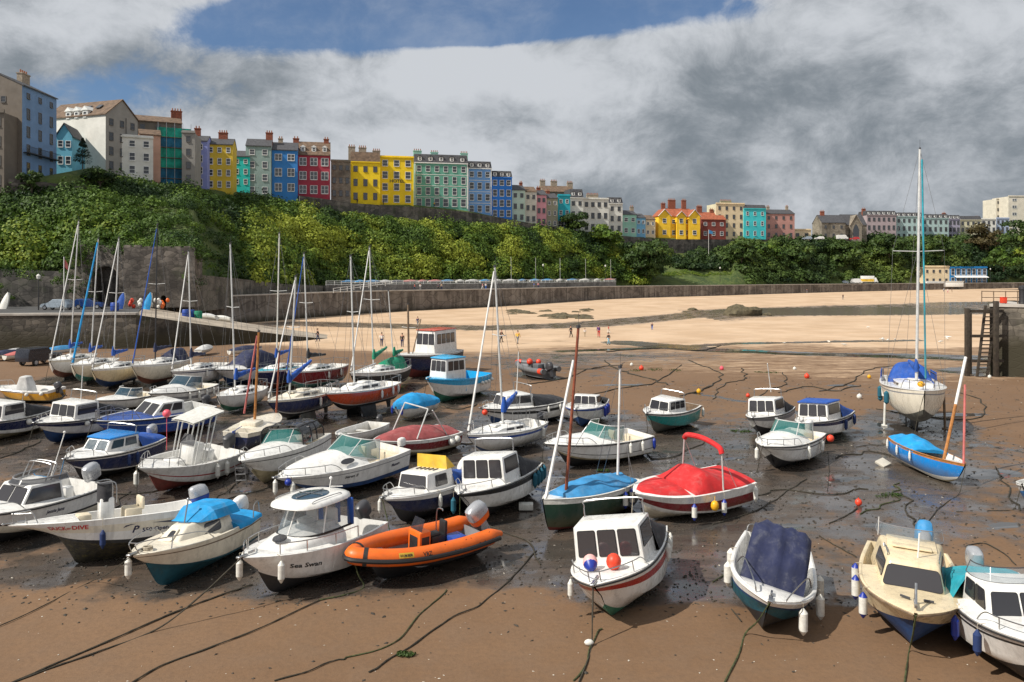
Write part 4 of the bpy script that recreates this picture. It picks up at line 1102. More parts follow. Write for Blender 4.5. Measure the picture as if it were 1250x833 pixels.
b = cuddy('the half-hidden navy boat', 'navy and white cabin boat with black canopy, its bow cut by the left edge', (-48, 515), (47, 503), 5.8, 2.2, 1.2, [(.34, 'creambot'), (.50, 'white'), (.90, 'navy'), (1, 'white')], heel=-4, sh=.12, cab=(.40, .70), ch=1.0, rf=.15, front=3, side=1, canopy='f_black', arch=.5, cw=(.88, .88), tin=.07)
b.fenders([(.42, 1, 'p', .1)], size=.8)
b = Boat('open_boat', 'ochre yellow open boat with a white gunwale and a grey-sheeted console', 'the ochre yellow boat', (-4, 472), (70, 474), 5.0, 2.0, .95, [(.35, 'greybot'), (.84, 'yellowhull'), (1, 'white')], heel=-3, sh=.12, full=2.8, rub='white', floor=.5)
mb = MB(); rr = [[Vector((b.xb(.5) + lx * math.copysign(abs(math.cos(a)) ** .4, math.cos(a)), .42 * k * math.copysign(abs(math.sin(a)) ** .4, math.sin(a)), b.D + z)) for a in [2 * PI * j / 16 for j in range(16)]] for z, lx, k in ((-.3, .62, 1.15), (.3, .5, 1), (.85, .3, .8), (.9, .2, .6))]
mb.loft(rr, 0); mb.build('console_cover', M['f_grey'], b.root, sharp=40)
b.bow_rail(.80, .98, .35, 2); b.outboard('darkgrey', .9, 30)
b.fenders([(.30, 1, 'p', .05), (.08, 1, 'p', .0)], size=.65)
b = sport('the small navy-topped speedboat', 'small white speedboat with black foredeck panel and navy screen', (115, 488), (181, 481), 5.0, 2.0, .85, [(.3, 'ivory'), (1, 'white')], heel=-3, hump=.1, glass='blueglass', ws_h=.5, ws_rake=.5, rail=False, deckm='white')
mooring(b, (85, 520), m='rope_dark')
b = sport('the white sports cruiser', 'white sports cruiser with a blue tinted screen and slatted dark side band', (181, 481), (251, 468), 6.6, 2.4, 1.15, [(.3, 'creambot'), (.55, 'white'), (.72, 'grey'), (1, 'white')], heel=-2, hump=.35, glass='blueglass', ws_h=.55, ws_rake=.9, ob=None)
b.fenders([(.60, 1, 'w', .05), (.45, 1, 'w', .05), (.3, 1, 'w', .05), (.15, 1, 'w', .05)], size=.9)
b = yacht('the green-bottomed sloop', 'small white sloop with green bottom and blue sail cover, left of the orange spars', (264, 483), (316, 474), 6.0, 2.1, 1.05, [(.42, 'greenbot'), (.46, 'white'), (1, 'white')], mast=(281, 298), lift=.1, keels=None, cover='f_blue', boom=(.35, .2), mt=.60, heel=-3)
mooring(b, (262, 510), m='rope_dark')
b = Boat('sailing_dinghy', 'dark blue wooden sailing boat with cream deck and two varnished orange spars', 'the orange-sparred gaffer', (338, 506), (286, 527), 5.2, 1.95, 1.1, [(.3, 'black'), (.88, 'navy'), (1, 'ivory')], sh=.15, kind='round', heel=3, gun='ivory', tw=.7)
b.deck(.15, 1, .12, 'ivory')
mb = MB(); mb.box((b.xb(.35), 0, b.D + .22), (1.0, .9, .28)); mb.build('cabin_top', M['ivory'], b.root, bevel=.08)
b.rudder('blue')
h, ln = top_px(b, .42, 316, 405, b.D); b.mast(.42, h, 'woodspar', .075, b.D, ln, stays=False)
h, ln = top_px(b, .95, 341, 430, b.D); b.mast(.95, h, 'redspar', .06, b.D, ln, stays=False)
mb = MB(); P0 = b.Mx.inverted() @ pd(298, 505, b.loc.y - .5); P1 = b.Mx.inverted() @ pd(314, 410, b.loc.y - .3); mb.tube([P0, P0.lerp(P1, .5) + Vector((.0, 0, .05)), P1], .05); mb.build('furled_headsail', M['f_pink'], b.root)
mooring(b, (278, 600), m='rope_dark', from_stern=True)
b = sport('the canopied sports boat', 'white sports boat with a clear-windowed black camper canopy and bathing ladder', (296, 566), (384, 526), 6.2, 2.4, 1.2, [(.3, 'creambot'), (.82, 'white'), (.86, 'black'), (1, 'white')], heel=5, sh=.12, hump=.30, glass='tealglass', ws_h=.5, ws_rake=.8, rub=None)
rings = []
for u in range(9):
 t = lerp(.10, .46, u / 8); hb = b.hb(t) - .14; h = .95 - .1 * abs(u / 8 - .6) - (.25 if u == 0 else 0)
 rings.append([Vector((b.xb(t), hb * math.copysign(abs(math.cos(a)) ** .45, math.cos(a)), b.zs(t) + .08 + h * abs(math.sin(a)) ** .55)) for a in [PI * j / 14 for j in range(15)]])
mb = MB(); mb.loft(rings, 0, ring_closed=False, cap=False); cn = mb.build('camper_canopy', M['smoke'], b.root, sharp=60)
mb = MB()
for k in (0, 3, 5, 8): mb.tube(rings[k], .03)
for j in (4, 7, 10): mb.tube([r[j] for r in rings], .03)
mb.build('canopy_seams', M['f_black'], cn)
b.tubes('boarding_ladder', [[(b.xb(1) + .1, .25, b.zs(1)), (b.xb(1) + .05, .25, b.zs(1) - 1.0)], [(b.xb(1) + .1, -.2, b.zs(1)), (b.xb(1) + .05, -.2, b.zs(1) - 1.0)]] + [[(b.xb(1) + .08, .25, b.zs(1) - k * .25), (b.xb(1) + .08, -.2, b.zs(1) - k * .25)] for k in range(1, 4)], .022)
b = sport('the blue-bottomed cruiser', 'long white sports cruiser with teal screen and blue lower hull, stern tilted up', (337, 578), (478, 552), 6.6, 2.5, 1.25, [(.30, 'black'), (.48, 'bluebot'), (.86, 'white'), (.89, 'grey'), (1, 'white')], heel=-3, pitch=2, sh=.04, hump=.42, glass='tealglass', ws_h=.5, ws_rake=.85, td=.40, rub=None, hp=.6, tw=.9)
mb = MB(); pts = []
zc_ = b.zs(.55) + .30
for k in range(20):
 a = 2 * PI * k / 20; x = b.xb(.56) + .36 * math.cos(a); y = b.hb(.56) * .80; pts.append(Vector((x, y + .02 - .09 * math.sin(a), zc_ + .09 * math.sin(a))))
mb.add(pts, [tuple(range(20))], 0); mb.build('window', M['tint'], b.root)
b.lettering('Seren II', .60, .70, .13, 1, 'text_black', .62, oblique=.2); b.lettering('Maxum', .19, .68, .14, 1, 'text_navy', .5)
b.outboard('white', .7, 5, y=.4); b.bow_roller()
b.fenders([(.93, 1, 'w', .15), (.97, -1, 'w', .15)])
p = b.W((b.xb(.95), .35, b.zs(1) - .15)); mb = MB(); mb.ball((0, 0, 0), .14, 0); mb.tube([(0, 0, .1), (0, -.1, .3)], .01, 0, 4); o = mb.build('buoy', M['fender_blue'], None, loc=p); tag(o, 'small blue ball fender at the bow of the blue-bottomed cruiser', 'fender')
b = Boat('speedboat', 'maroon and cream speedboat under a faded maroon cover', 'the maroon-covered speedboat', (452, 540), (547, 523), 5.6, 2.1, 1.0, [(.40, 'creambot'), (.50, 'ivory'), (.86, 'darkred'), (1, 'white')], heel=-6, pitch=-2, sh=.08, rake=1.1, full=2.3)
b.cover(.04, .94, [(0, .10), (.25, .30), (.5, .42), (.62, .38), (.94, .06)], 'f_maroon', over=-.05, skirt=.04)
b.fenders([(.20, 1, 'p', .1), (.12, 1, 'p', .05)], size=.95)
b.tubes('goal_post_frame', [[(b.xb(.62), .85, b.zs(.5)), (b.xb(.50), .80, b.zs(.5) + 1.5)], [(b.xb(.22), .9, b.zs(.5)), (b.xb(.44), .80, b.zs(.5) + 1.4)], [(b.xb(.62), -.85, b.zs(.5)), (b.xb(.50), -.8, b.zs(.5) + 1.5)], [(b.xb(.5), .8, b.zs(.5) + 1.5), (b.xb(.5), -.8, b.zs(.5) + 1.5)]], .035, 'alu')
b = Boat('open_boat', 'white open dinghy with a grey outboard behind the maroon-covered speedboat', 'the white dinghy', (411, 530), (462, 519), 4.2, 1.7, .75, [(.3, 'creambot'), (1, 'white')], sh=.1, floor=.4, kind='round')
mb = MB()
for t in (.3, .6): mb.box((b.xb(t), 0, b.D * .72), (.25, b.hb(t) * 1.7, .05))
mb.build('thwart', M['white'], b.root); b.outboard('darkgrey', .7, 25)
b = Boat('open_boat', 'round white tender under a bright blue tarpaulin behind the maroon-covered speedboat', 'the blue-tarped tender', (483, 495), (524, 489), 3.7, 1.8, .85, [(.2, 'creambot'), (1, 'white')], sh=.1, kind='round', lift=.12, full=3.2)
b.cover(-.0, 1, [(0, .2), (.3, .5), (.55, .62), (1, .12)], 'f_brightblue', skirt=.22, wr=.04)
b.fenders([(.95, 1, 'b', .05), (.90, -1, 'b', .05)], size=.8)
b = cuddy('the yellow-screened cuddy', 'small white and navy cuddy with a yellow canvas windbreak on its roof', (470, 606), (567, 585), 5.0, 1.95, 1.05, [(.3, 'black'), (.80, 'navy'), (.90, 'white'), (1, 'white')], heel=3, sh=.12, cab=(.34, .68), cw=(.86, .82), ch=.78, rf=.18, front=1, side=1, canopy='f_blue', arch=0, rub='white', su=(.25, .72), sv=(.34, .86), ob=('fender', .95, 45), full=3.2)
zt = b.cabT[0].z
mb = MB(); w_ = .72; xw = b.xb(.42)
mb.add([(xw, -w_, zt), (xw, w_, zt), (xw + .0, w_ * .96, zt + .5), (xw + .0, -w_ * .96, zt + .5), (xw - .5, -w_, zt), (xw - .5, w_, zt)], [(0, 1, 2, 3), (1, 5, 2), (4, 0, 3)], 0); mb.build('windbreak', M['f_yellow'], b.cab, recalc=False)
mb = MB();
for k in range(5): mb.box((xw + .28, -.4 + .2 * k, zt + .02), (.3, .05, .03))
mb.build('roof_vent', M['darkgrey'], b.cab)
b.fenders([(.60, 1, 'w', .1), (.25, 1, 'p', .0), (.95, -1, 'w', .1)], size=.8)
mooring(b, (522, 668), m='rope_green')
b = cuddy('the black-striped cuddy', 'white clinker cabin boat with a black band, tall front windows and teal fenders', (566, 604), (660, 574), 5.5, 2.15, 1.15, [(.28, 'black'), (.78, 'white'), (.93, 'black'), (1, 'white')], heel=6, sh=.10, cab=(.42, .68), cw=(.90, .92), ch=1.15, rf=.08, front=3, side=1, canopy='f_black', arch=.5, full=3.2, tw=.82, yaw=R(246), tin=.06, sv=(.46, .93))
b.fenders([(.26, 1, 't', .05), (.18, 1, 't', .05), (.10, 1, 't', .05), (.02, 1, 't', .05), (.93, -1, 't', .2)], size=1.0)
mooring(b, (560, 640), m='rope_green')
mb = MB(); mb.box((0, 0, .12), (.55, .35, .24)); o = mb.build('mooring_block', M['fender'], None, bevel=.02, loc=ground_at(642, 622)); tag(o, 'pale square block on wet sand beside the black-striped cuddy', 'block')
b = Boat('sailing_dinghy', 'dark green wooden sailing boat under a blue tarpaulin with a red-brown mast', 'the dark green sailing boat', (665, 606), (764, 594), 5.4, 2.0, 1.12, [(.22, 'redbot'), (.90, 'darkgreen'), (1, 'fender')], heel=2, sh=.12, kind='round', full=2.4, rake=.25, stem=.15, tw=.72, gun='fender')
b.cover(.06, .80, [(0, .10), (.25, .34), (.45, .42), (.7, .25), (.8, .10)], 'f_midblue', wr=.05, skirt=.05, over=-.06, name='boat_cover', pw=1.6)
h, ln = top_px(b, .76, 706, 400, b.D); b.mast(.76, h, 'redspar', .06, b.D, ln, stays=False)
mb = MB(); A_ = Vector((b.xb(.97), 0, b.zs(1))); T_ = b.Mx.inverted() @ pd(700, 440, b.loc.y); mb.tube([A_, A_.lerp(T_, .5), T_], .06, 0, 7, r2=.05); mb.build('sprit', M['whitespar'], b.root)
h, ln = top_px(b, .12, 757, 449, b.D); b.mast(.12, h, 'whitespar', .05, b.D, ln, stays=True, shroud_t=.2, back=False)
b.fenders([(.30, 1, 'wb', .1), (.20, 1, 'wb', .08), (.02, 1, 'n', .0), (.0, -1, 'w', .0)], size=1.05)
b = Boat('speedboat', 'red and white sports boat under a bright red cover with a red bimini hoop', 'the red-covered sports boat', (771, 601), (876, 583), 5.3, 2.35, 1.15, [(.28, 'ivory'), (.42, 'white'), (.74, 'darkred'), (.86, 'white'), (1, 'white')], heel=-7, sh=.04, full=3.6, rake=.5, yaw=R(212), tw=.9, foot=.7)
redb = b
b.deck(.40, 1, .05, 'white')
b.cover(.645, .955, [(.645, .13), (.78, .13), (.955, .06)], 'f_red', over=-.17, skirt=.02, name='foredeck_cover', wr=.006)
b.cover(.0, .62, [(0, .08), (.15, .12), (.30, .30), (.44, .60), (.48, .62), (.56, .34), (.62, .12)], 'f_red', over=-.08, skirt=.03, name='cockpit_cover', wr=.004, pw=3.4)
x_ = b.xb(.36); mb = MB(); zz = b.zs(.3)
hoop = [Vector((x_ + .1, -.98, zz + 1.45)), Vector((x_ + .1, -.80, zz + 1.62)), Vector((x_ + .1, 0, zz + 1.72)), Vector((x_ + .1, .80, zz + 1.62)), Vector((x_ + .1, .98, zz + 1.42))]
mb.tube(smooth_path(hoop, 6), .10, 0, 9); hp_ = mb.build('bimini_cover', M['f_red'], b.root)
mb = MB(); mb.tube([(x_ - .05, -1.08, zz + .05), hoop[0]], .032); mb.tube([(x_ - .05, 1.08, zz + .05), hoop[-1]], .032); mb.tube([(x_ - .8, 1.05, zz), hoop[-1]], .012); mb.tube([(x_ - .8, -1.05, zz), hoop[0]], .012); mb.build('bimini_frame', M['alu'], b.root)
b.fenders([(.66, 1, 'wb', .20), (.38, 1, 'wb', .22), (.04, 1, 'w', .05)], size=1.0)
p = b.pt(.48, 1, 1); mb = MB(); mb.ball((0, 0, -.35), .15, 0, 12, (1, 1, 1.25)); mb.tube([(0, 0, -.2), (0, 0, 0)], .012, 0, 4); o = mb.build('buoy', M['buoy_yellow'], None, loc=b.W((p.x, p.y + .14, p.z))); tag(o, 'yellow buoy hanging on the side of the red-covered sports boat', 'buoy')
mooring(b, (760, 655), m='rope')
b = sport('the teal-screened bowrider', 'white sports boat with clear teal wrap screen and a thin black hull line', (662, 545), (781, 523), 6.0, 2.25, 1.15, [(.30, 'black'), (.36, 'creambot'), (.52, 'white'), (.55, 'black'), (1, 'white')], heel=-3, pitch=-1, sh=.10, hump=.22, glass='tealglass', ws_h=.52, ws_rake=.5)
b.fenders([(.02, 1, 'b', .05), (.30, 1, 'w', .05), (.16, 1, 'w', .05)], size=.9)
mooring(b, (655, 580), m='rope_dark')
b = yacht('the pale blue-decked sloop', 'small white sloop with pale blue coachroof lines and a blue sail cover amidships', (570, 529), (656, 518), 6.0, 2.2, 1.0, [(.30, 'bluebot'), (.84, 'white'), (.92, 'blue'), (1, 'white')], mast=(604, 326), mt=.52, lift=.15, keels=None, furl='whitespar', cover='f_blue', boom=(.5, -.9), ports=2, ch=.30, heel=-2, furl_r=.07)
b.outboard('darkgrey', .7, 10); b.fenders([(.15, 1, 'w', .05)])
b = cuddy('the black-canopied cabin boat', 'white cabin boat with slatted side band, black canopy and a tall aerial', (586, 497), (676, 489), 6.3, 2.3, 1.25, [(.34, 'bluebot'), (.68, 'white'), (.82, 'black'), (1, 'white')], heel=-4, sh=.08, cab=(.44, .80), ch=.85, rf=.35, front=2, side=2, canopy='f_black', arch=.5)
mb = MB(); mb.tube([(b.xb(.50), -.3, b.cabT[0].z), (b.xb(.50), -.3, b.cabT[0].z + 2.4)], .025); mb.build('aerial', M['white'], b.cab)
b.fenders([(.30, 1, 'w', .05), (.12, 1, 'w', .05)], size=.8)
p = b.W((b.xb(.98), .2, b.D + .15)); mb = MB(); mb.ball((0, 0, -.25), .17, 0); o = mb.build('buoy', M['buoy_red'], None, loc=p); tag(o, 'red round buoy at the bow of the black-canopied cabin boat', 'buoy')
b = cuddy('the blue-trimmed runabout', 'small white runabout with three upright dark screens and blue trim', (703, 502), (726, 484), 5.0, 2.2, 1.1, [(.28, 'bluebot'), (.84, 'white'), (.92, 'blue'), (1, 'white')], sh=.1, cab=(.36, .56), cw=(.8, .72), ch=.72, rf=.1, front=3, side=1, arch=0, rub='blue', canopy='f_black', fv=(.2, .96), full=3.2)
b.fenders([(.5, 1, 'b', .05), (.4, 1, 'b', .0), (.3, 1, 'b', .0)], size=1.1)
b = cuddy('the teal-hulled cabin boat', 'small cabin boat with teal hull and white wheelhouse, standing clear on the sand', (787, 506), (838, 490), 5.2, 2.1, 1.2, [(.34, 'greybot'), (.86, 'teal'), (1, 'white')], heel=-5, sh=.10, cab=(.38, .74), cw=(.84, .76), ch=.82, rf=.15, front=2, side=3, arch=.35, canopy=None, glass='smoke', cabm='white', inner='timber', full=3.0)
b.fenders([(.0, 1, 'w', .1)], size=.9)
mooring(b, (800, 540), m='rope_dark')
b = cuddy('the sky-blue fishing boat', 'white inshore fishing boat with sky-blue gunwale and wheelhouse roof', (521, 463), (584, 454), 7.2, 2.7, 1.55, [(.24, 'greenbot'), (.74, 'white'), (1, 'sky_blue')], heel=-2, sh=.22, cab=(.52, .82), cw=(.80, .76), ch=1.65, rf=.08, front=3, side=3, arch=0, rub='sky_blue', roofm='sky_blue', deckm='sky_blue', inner='sky_blue', gun='sky_blue', sv=(.50, .90), fv=(.48, .92), full=3.0, name='fishing_boat', rail=False, cz=.3)
b.fenders([(.28, 1, 'p', .25), (.20, 1, 'p', .25), (.12, 1, 'p', .25), (.04, 1, 'p', .22)], size=.7)
mooring(b, (500, 470), m='rope_dark')
b = cuddy('the navy trawler', 'navy wooden trawler with white wheelhouse, orange roof and a mast forward', (484, 432), (551, 430), 9.5, 3.2, 1.9, [(.26, 'redbot'), (.80, 'navy'), (1, 'darkgrey')], heel=-1, sh=.18, cab=(.08, .52), cw=(.72, .66), ch=2.2, rf=.12, front=3, side=4, arch=0, rub='white', roofm='orangered', sv=(.46, .86), fv=(.44, .88), tw=.8, name='fishing_boat', rail=False, deckm='deckgrey', full=3.0)
h, ln = top_px(b, .80, 498, 372, b.D); mo = b.mast(.80, h, 'timber', .10, b.D, ln, stays=False, spreader=.7)
mb = MB(); mb.tube([(b.xb(.74), 0, b.D + .2), (b.xb(.60), 0, b.D + 3.2)], .05); mb.build('derrick', M['timber'], b.root)
p = b.W((b.xb(-.01), -.6, b.D + .1)); mb = MB(); mb.ball((0, 0, 0), .42, 0); o = mb.build('buoy', M['buoy_red'], None, loc=p); tag(o, 'big red buoy hanging at the stern of the navy trawler', 'buoy')
mooring(b, (462, 445), m='rope_dark')
b = yacht('the green-covered ketch', 'black and white ketch with green sail covers on two masts', (427, 455), (491, 448), 8.2, 2.7, 1.35, [(.40, 'greybot'), (.45, 'white'), (.88, 'black'), (1, 'white')], mast=(451, 302), mt=.58, lift=.25, keels='fin', furl='whitespar', cover='f_green', boom=(.5, -.6), sh=.2, heel=-1, spreader=.7)
h, ln = top_px(b, .18, 474, 355, b.D + .3); b.mast(.18, h, 'alu', .05, b.D + .3, ln, boom=(.2, -.3), stays=False, cover='f_green', blen=2.0)
b.cover(.04, .34, [(0, .7), (.2, .8), (.34, .6)], 'f_green', name='spray_hood', over=-.35, skirt=.3)
mooring(b, (410, 470), m='rope_dark')
b = yacht('the orange-red yacht', 'orange-red hulled bilge-keel yacht with a white coachroof standing on its keels', (398, 480), (479, 468), 7.0, 2.4, 1.15, [(.40, 'black'), (.44, 'white'), (.96, 'orangered'), (1, 'white')], mast=(428, 313), mt=.60, lift=.55, keels='twin', boom=(.25, -.3), cover=None, ports=2, ch=.42, mastm='alu', heel=0, furl=None, sh=.12)
b.fenders([(.42, 1, 'w', .1), (.22, 1, 'w', .05), (.1, 1, 'w', .05)], size=.85)
mooring(b, (388, 500), m='rope_dark')
b = yacht('the navy blue yacht', 'dark blue bilge-keel yacht with white waterline and a slanting blue boom cover', (327, 487), (402, 481), 6.8, 2.4, 1.15, [(.36, 'black'), (.42, 'white'), (.94, 'navy'), (1, 'ivory')], mast=(361, 338), mt=.68, lift=.45, keels='twin', furl='whitespar', boom=(.95, -.1), cover='f_blue', deckm='ivory', roof='ivory', ports=2, sh=.1, km='greybot')
b.fenders([(.45, 1, 'w', .1), (.2, 1, 'w', .1)], size=.95)
o_f = b
b = yacht('the maroon yacht', 'maroon yacht with a turquoise bottom between the navy yachts', (349, 454), (416, 446), 7.6, 2.5, 1.35, [(.42, 'teal'), (.46, 'white'), (.96, 'darkred'), (1, 'white')], mast=(371, 310), mt=.62, lift=.3, keels='fin', boom=(-.1, -.3), cover='f_black', ports=3, spreader=.6, furl='f_blue')
b.fenders([(.5, 1, 'w', .15), (.25, 1, 'w', .1)], size=.9)
b = yacht('the turquoise-decked yacht', 'navy hulled yacht with turquoise deck panels and a tall cream mast', (313, 453), (365, 446), 7.6, 2.5, 1.35, [(.38, 'brownbot'), (.42, 'white'), (.95, 'navy'), (1, 'white')], mast=(341, 285), mt=.56, lift=.2, keels='fin', mastm='fender', boom=(.2, -.2), cover='f_blue', deckm='f_teal', spreader=.7)
mooring(b, (296, 468), m='rope_dark')
b = sport('the navy-hooded motorboat', 'white motorboat under a big rounded navy hood behind the sloops', (262, 451), (328, 446), 6.8, 2.6, 1.25, [(.3, 'bluebot'), (1, 'white')], hump=.25, ws_h=0, rail=True, seats=False)
b.cover(0, .62, [(0, .9), (.2, 1.35), (.40, 1.4), (.55, .8), (.62, .3)], 'f_navy', pw=3.5, name='hood', over=-.1)
b = yacht('the slipway sloop', 'white sloop with turquoise bottom and a blue coachroof stripe by the slipway', (209, 453), (269, 445), 7.8, 2.6, 1.35, [(.38, 'teal'), (.44, 'white'), (.90, 'white'), (.94, 'navy'), (1, 'white')], mast=(230, 307), mt=.62, lift=.25, keels='fin', furl='whitespar', boom=(-.1, -.4), cover='f_navy', spreader=.6)
b.fenders([(.6, 1, 'w', .1), (.25, 1, 'w', .1)], size=.9)
b = yacht('the black-masted yacht', 'cream yacht with brown bottom, black mast and a navy wheel shelter', (161, 445), (224, 440), 8.5, 2.8, 1.5, [(.36, 'brownbot'), (.94, 'ivory'), (1, 'white')], mast=(192, 275), mt=.58, mastm='darkspar', lift=.3, keels='fin', furl='f_blue', boom=(.1, -.3), cover='f_navy', spreader=.7, ports=4)
b.cover(.05, .30, [(0, .8), (.2, .95), (.30, .6)], 'f_navy', name='spray_hood', over=-.3, skirt=.3)
b = yacht('the cream bilge-keeler', 'cream yacht with navy bottom and portholed coachroof, third from the quay', (112, 451), (167, 443), 7.4, 2.5, 1.4, [(.42, 'bluebot'), (.94, 'cream'), (1, 'white')], mast=(145, 291), mt=.55, lift=.2, keels='fin', furl='whitespar', boom=(.1, -.2), cover='f_blue', spreader=.6, ports=2)
b = yacht('the cream and teal yacht', 'cream yacht with turquoise bottom and a bright blue furled headsail', (88, 446), (135, 438), 7.2, 2.5, 1.4, [(.40, 'teal'), (.94, 'ivory'), (1, 'white')], mast=(120, 292), mt=.55, lift=.25, keels='fin', furl='f_brightblue', boom=(.15, -.2), cover='f_blue', spreader=.6, furl_r=.10)
b = yacht('the tall-masted white yacht', 'white yacht with brown bottom and the tallest white mast of the left row', (61, 440), (108, 434), 7.8, 2.6, 1.45, [(.40, 'brownbot'), (.92, 'white'), (1, 'ivory')], mast=(96, 270), mt=.50, lift=.25, keels='fin', furl='whitespar', boom=(.1, -.2), cover='f_blue', spreader=.6)
mooring(b, (30, 470), m='rope_dark')
b = cuddy('the small grey-banded cuddy', 'small white cuddy with grey band, roof rail and leaning aerial, left of the navy-banded one', (920, 511), (977, 494), 5.2, 2.05, 1.1, [(.30, 'black'), (.72, 'white'), (.9, 'grey'), (1, 'white')], heel=4, sh=.1, cab=(.40, .70), cw=(.90, .90), ch=1.05, rf=.1, front=3, side=1, canopy='f_black', arch=.42, yaw=R(236), tin=.07)
mb = MB(); mb.tube([(b.xb(.50), .3, b.cabT[0].z + .3), (b.xb(.68), .5, b.cabT[0].z + 2.0)], .025); mb.build('aerial', M['white'], b.cab)
b = cuddy('the navy-banded cuddy', 'white cuddy with navy band, blue canopy and teal bottom, right of the grey-banded one', (978, 517), (1051, 498), 5.8, 2.15, 1.15, [(.30, 'teal'), (.74, 'white'), (.9, 'navy'), (1, 'white')], heel=3, sh=.1, cab=(.40, .70), cw=(.90, .90), ch=1.05, rf=.1, front=3, side=1, canopy='f_blue', arch=0, roofm='f_blue', yaw=R(230), tin=.07)
b.fenders([(.40, 1, 'n', .1), (.1, 1, 'n', .05)], size=1.0)
mooring(b, (1010, 600), m='rope_dark', mid=[(1008, 545), (1012, 572)])
b = sport('the mint-screened cruiser', 'short white cruiser with mint-tinted screen and white fenders, below the cuddy pair', (930, 546), (985, 524), 5.2, 2.2, 1.2, [(.28, 'black'), (.80, 'white'), (.84, 'black'), (1, 'white')], heel=-2, sh=.08, hump=.34, glass='tealglass', ws_h=.5, ws_rake=.5, full=3.2, ob=('white', .9, 10))
b.fenders([(.55, 1, 'w', .1), (.22, 1, 'w', .05), (.95, -1, 'w', .15)], size=1.0)
p = b.W((b.xb(.04), b.B / 2 + .1, b.D + .1)); mb = MB(); mb.ball((0, 0, -.2), .18, 0); o = mb.build('buoy', M['buoy_red'], None, loc=p); tag(o, 'red round buoy on the quarter of the mint-screened cruiser', 'buoy')
mooring(b, (893, 575), m='rope_dark')
b = yacht('the big yacht on legs', 'large cream sailing yacht propped upright on legs, with blue canopy and very tall mast', (1129, 478), (1098, 466), 9.6, 3.5, 1.75, [(.36, 'greybot'), (.41, 'ivory'), (.90, 'ivory'), (.93, 'grey'), (1, 'ivory')], mast=(1123, 182), mt=.62, lift=.62, keels='fin', kd=.65, furl=None, boom=(.15, .0), cover='f_blue', spreader=1.35, ports=3, tw=.80, yaw=R(-110), rake=.35, mr=.085, sh=.22)
big = b
hb_ = b.L * .62
A_ = Vector((b.xb(.985), 0, b.zs(1) + .2));
mb = MB(); inv = b.Mx.inverted(); T_ = inv @ pd(1125.5, 195, b.loc.y - 2); base_ = inv @ pd(1130, 462, b.loc.y - 3.2); mb.tube([base_, base_.lerp(T_, .5), T_], .05, 0, 7); mb.build('furled_headsail', M['f_teal'], b.root)
for side in (1, -1):
 p = b.pt(.52, .62, side); mb = MB(); mb.tube([p + Vector((0, side * .10, .5)), (p.x, p.y + side * .16, -.60)], .07, 0, 8); mb.box((p.x, p.y + side * .16, -.58), (.4, .3, .06)); mb.build('prop_leg', M['timber' if side > 0 else 'fender'], b.root)
b.cover(.08, .36, [(0, .35), (.2, 1.15), (.30, 1.1), (.36, .45)], 'f_blue', name='spray_hood', over=-.45, skirt=.3, pw=4)
for (t, side) in ((.36, -1), (.72, 1)):
 pass
for side in (1, -1):
 mb = MB(); a, c_ = b.pt(.06, 1, side), b.pt(.20, 1, side); mb.loft([[a + Vector((0, 0, .1)), a + Vector((0, -.02 * side, .6)), a + Vector((0, .03 * side, .6)), a + Vector((0, .04 * side, .1))], [c_ + Vector((0, 0, .1)), c_ + Vector((0, -.02 * side, .6)), c_ + Vector((0, .03 * side, .6)), c_ + Vector((0, .04 * side, .1))]], 0); mb.build('dodger_panel', M['f_blue'], b.root)
b.fenders([(.62, -1, 't', .3), (.12, -1, 't', .5), (.06, -1, 't', .8), (.30, 1, 'w', .3), (.2, 1, 'w', .5)], size=1.5)
p = b.W((b.xb(.93), -.1, b.zs(1) + .3)); mb = MB(); mb.ball((0, 0, 0), .2, 0, 10, (1, 1, .8)); o = mb.build('buoy', M['buoy_yellow'], None, loc=p); tag(o, 'yellow buoy on the bow of the big yacht on legs', 'buoy')
mooring(b, (1045, 545), m='rope_dark')
b = Boat('sailing_dinghy', 'bright blue wooden sailing dinghy with varnished mast and white bottom, bow down', 'the bright blue dinghy', (1174, 564), (1094, 537), 5.0, 1.8, .95, [(.14, 'creambot'), (.36, 'fender'), (.93, 'bright_blue'), (1, 'woodspar')], heel=-6, pitch=3, sh=.16, kind='round', rake=.5, tw=.7, gun='woodspar', lift=.05)
b.cover(.02, .52, [(0, .12), (.2, .42), (.35, .35), (.52, .06)], 'f_brightblue', over=-.05, wr=.03)
mb = MB()
for t in (.58, .72): mb.box((b.xb(t), 0, b.D * .75), (.2, b.hb(t) * 1.7, .04))
mb.build('thwart', M['timber'], b.root)
h, ln = top_px(b, .70, 1179, 436, b.D * .9)
mb = MB(); a = Vector((b.xb(.70), 0, b.D * .4)); T_ = Vector((b.xb(.70) + ln[0], ln[1], b.D * .9 + h)); T_ = b.Mx.inverted() @ pd(1179, 436, b.loc.y)
mb.tube([a, a.lerp(T_, .58)], .07, 0, 8); mb.tube([a.lerp(T_, .58), T_], .066, 1, 8); mb.build('mast', [M['woodspar'], M['whitespar']], b.root)
mb = MB(); a = Vector((b.xb(.98), 0, b.zs(1))); T_ = b.Mx.inverted() @ pd(1178, 470, b.loc.y - 1); mb.tube([a, a.lerp(T_, .5), T_], .05, 0, 7); mb.build('furled_headsail', M['f_pink'], b.root)
b.fenders([(.06, -1, 'w', .05), (.28, -1, 'w', .05), (.5, -1, 'w', .05)], size=.6)
mooring(b, (1130, 640), m='rope_dark')
b = Boat('inflatable_boat', 'grey rigid inflatable with orange floats and a black outboard, alone beyond the boats', 'the far grey inflatable', (634, 445), (671, 449), 5.2, 1.7, .8, [(1, 'hyp_grey')], sh=.3, heel=-6, gun='grey', inner='grey', floor=.5)
fp = []
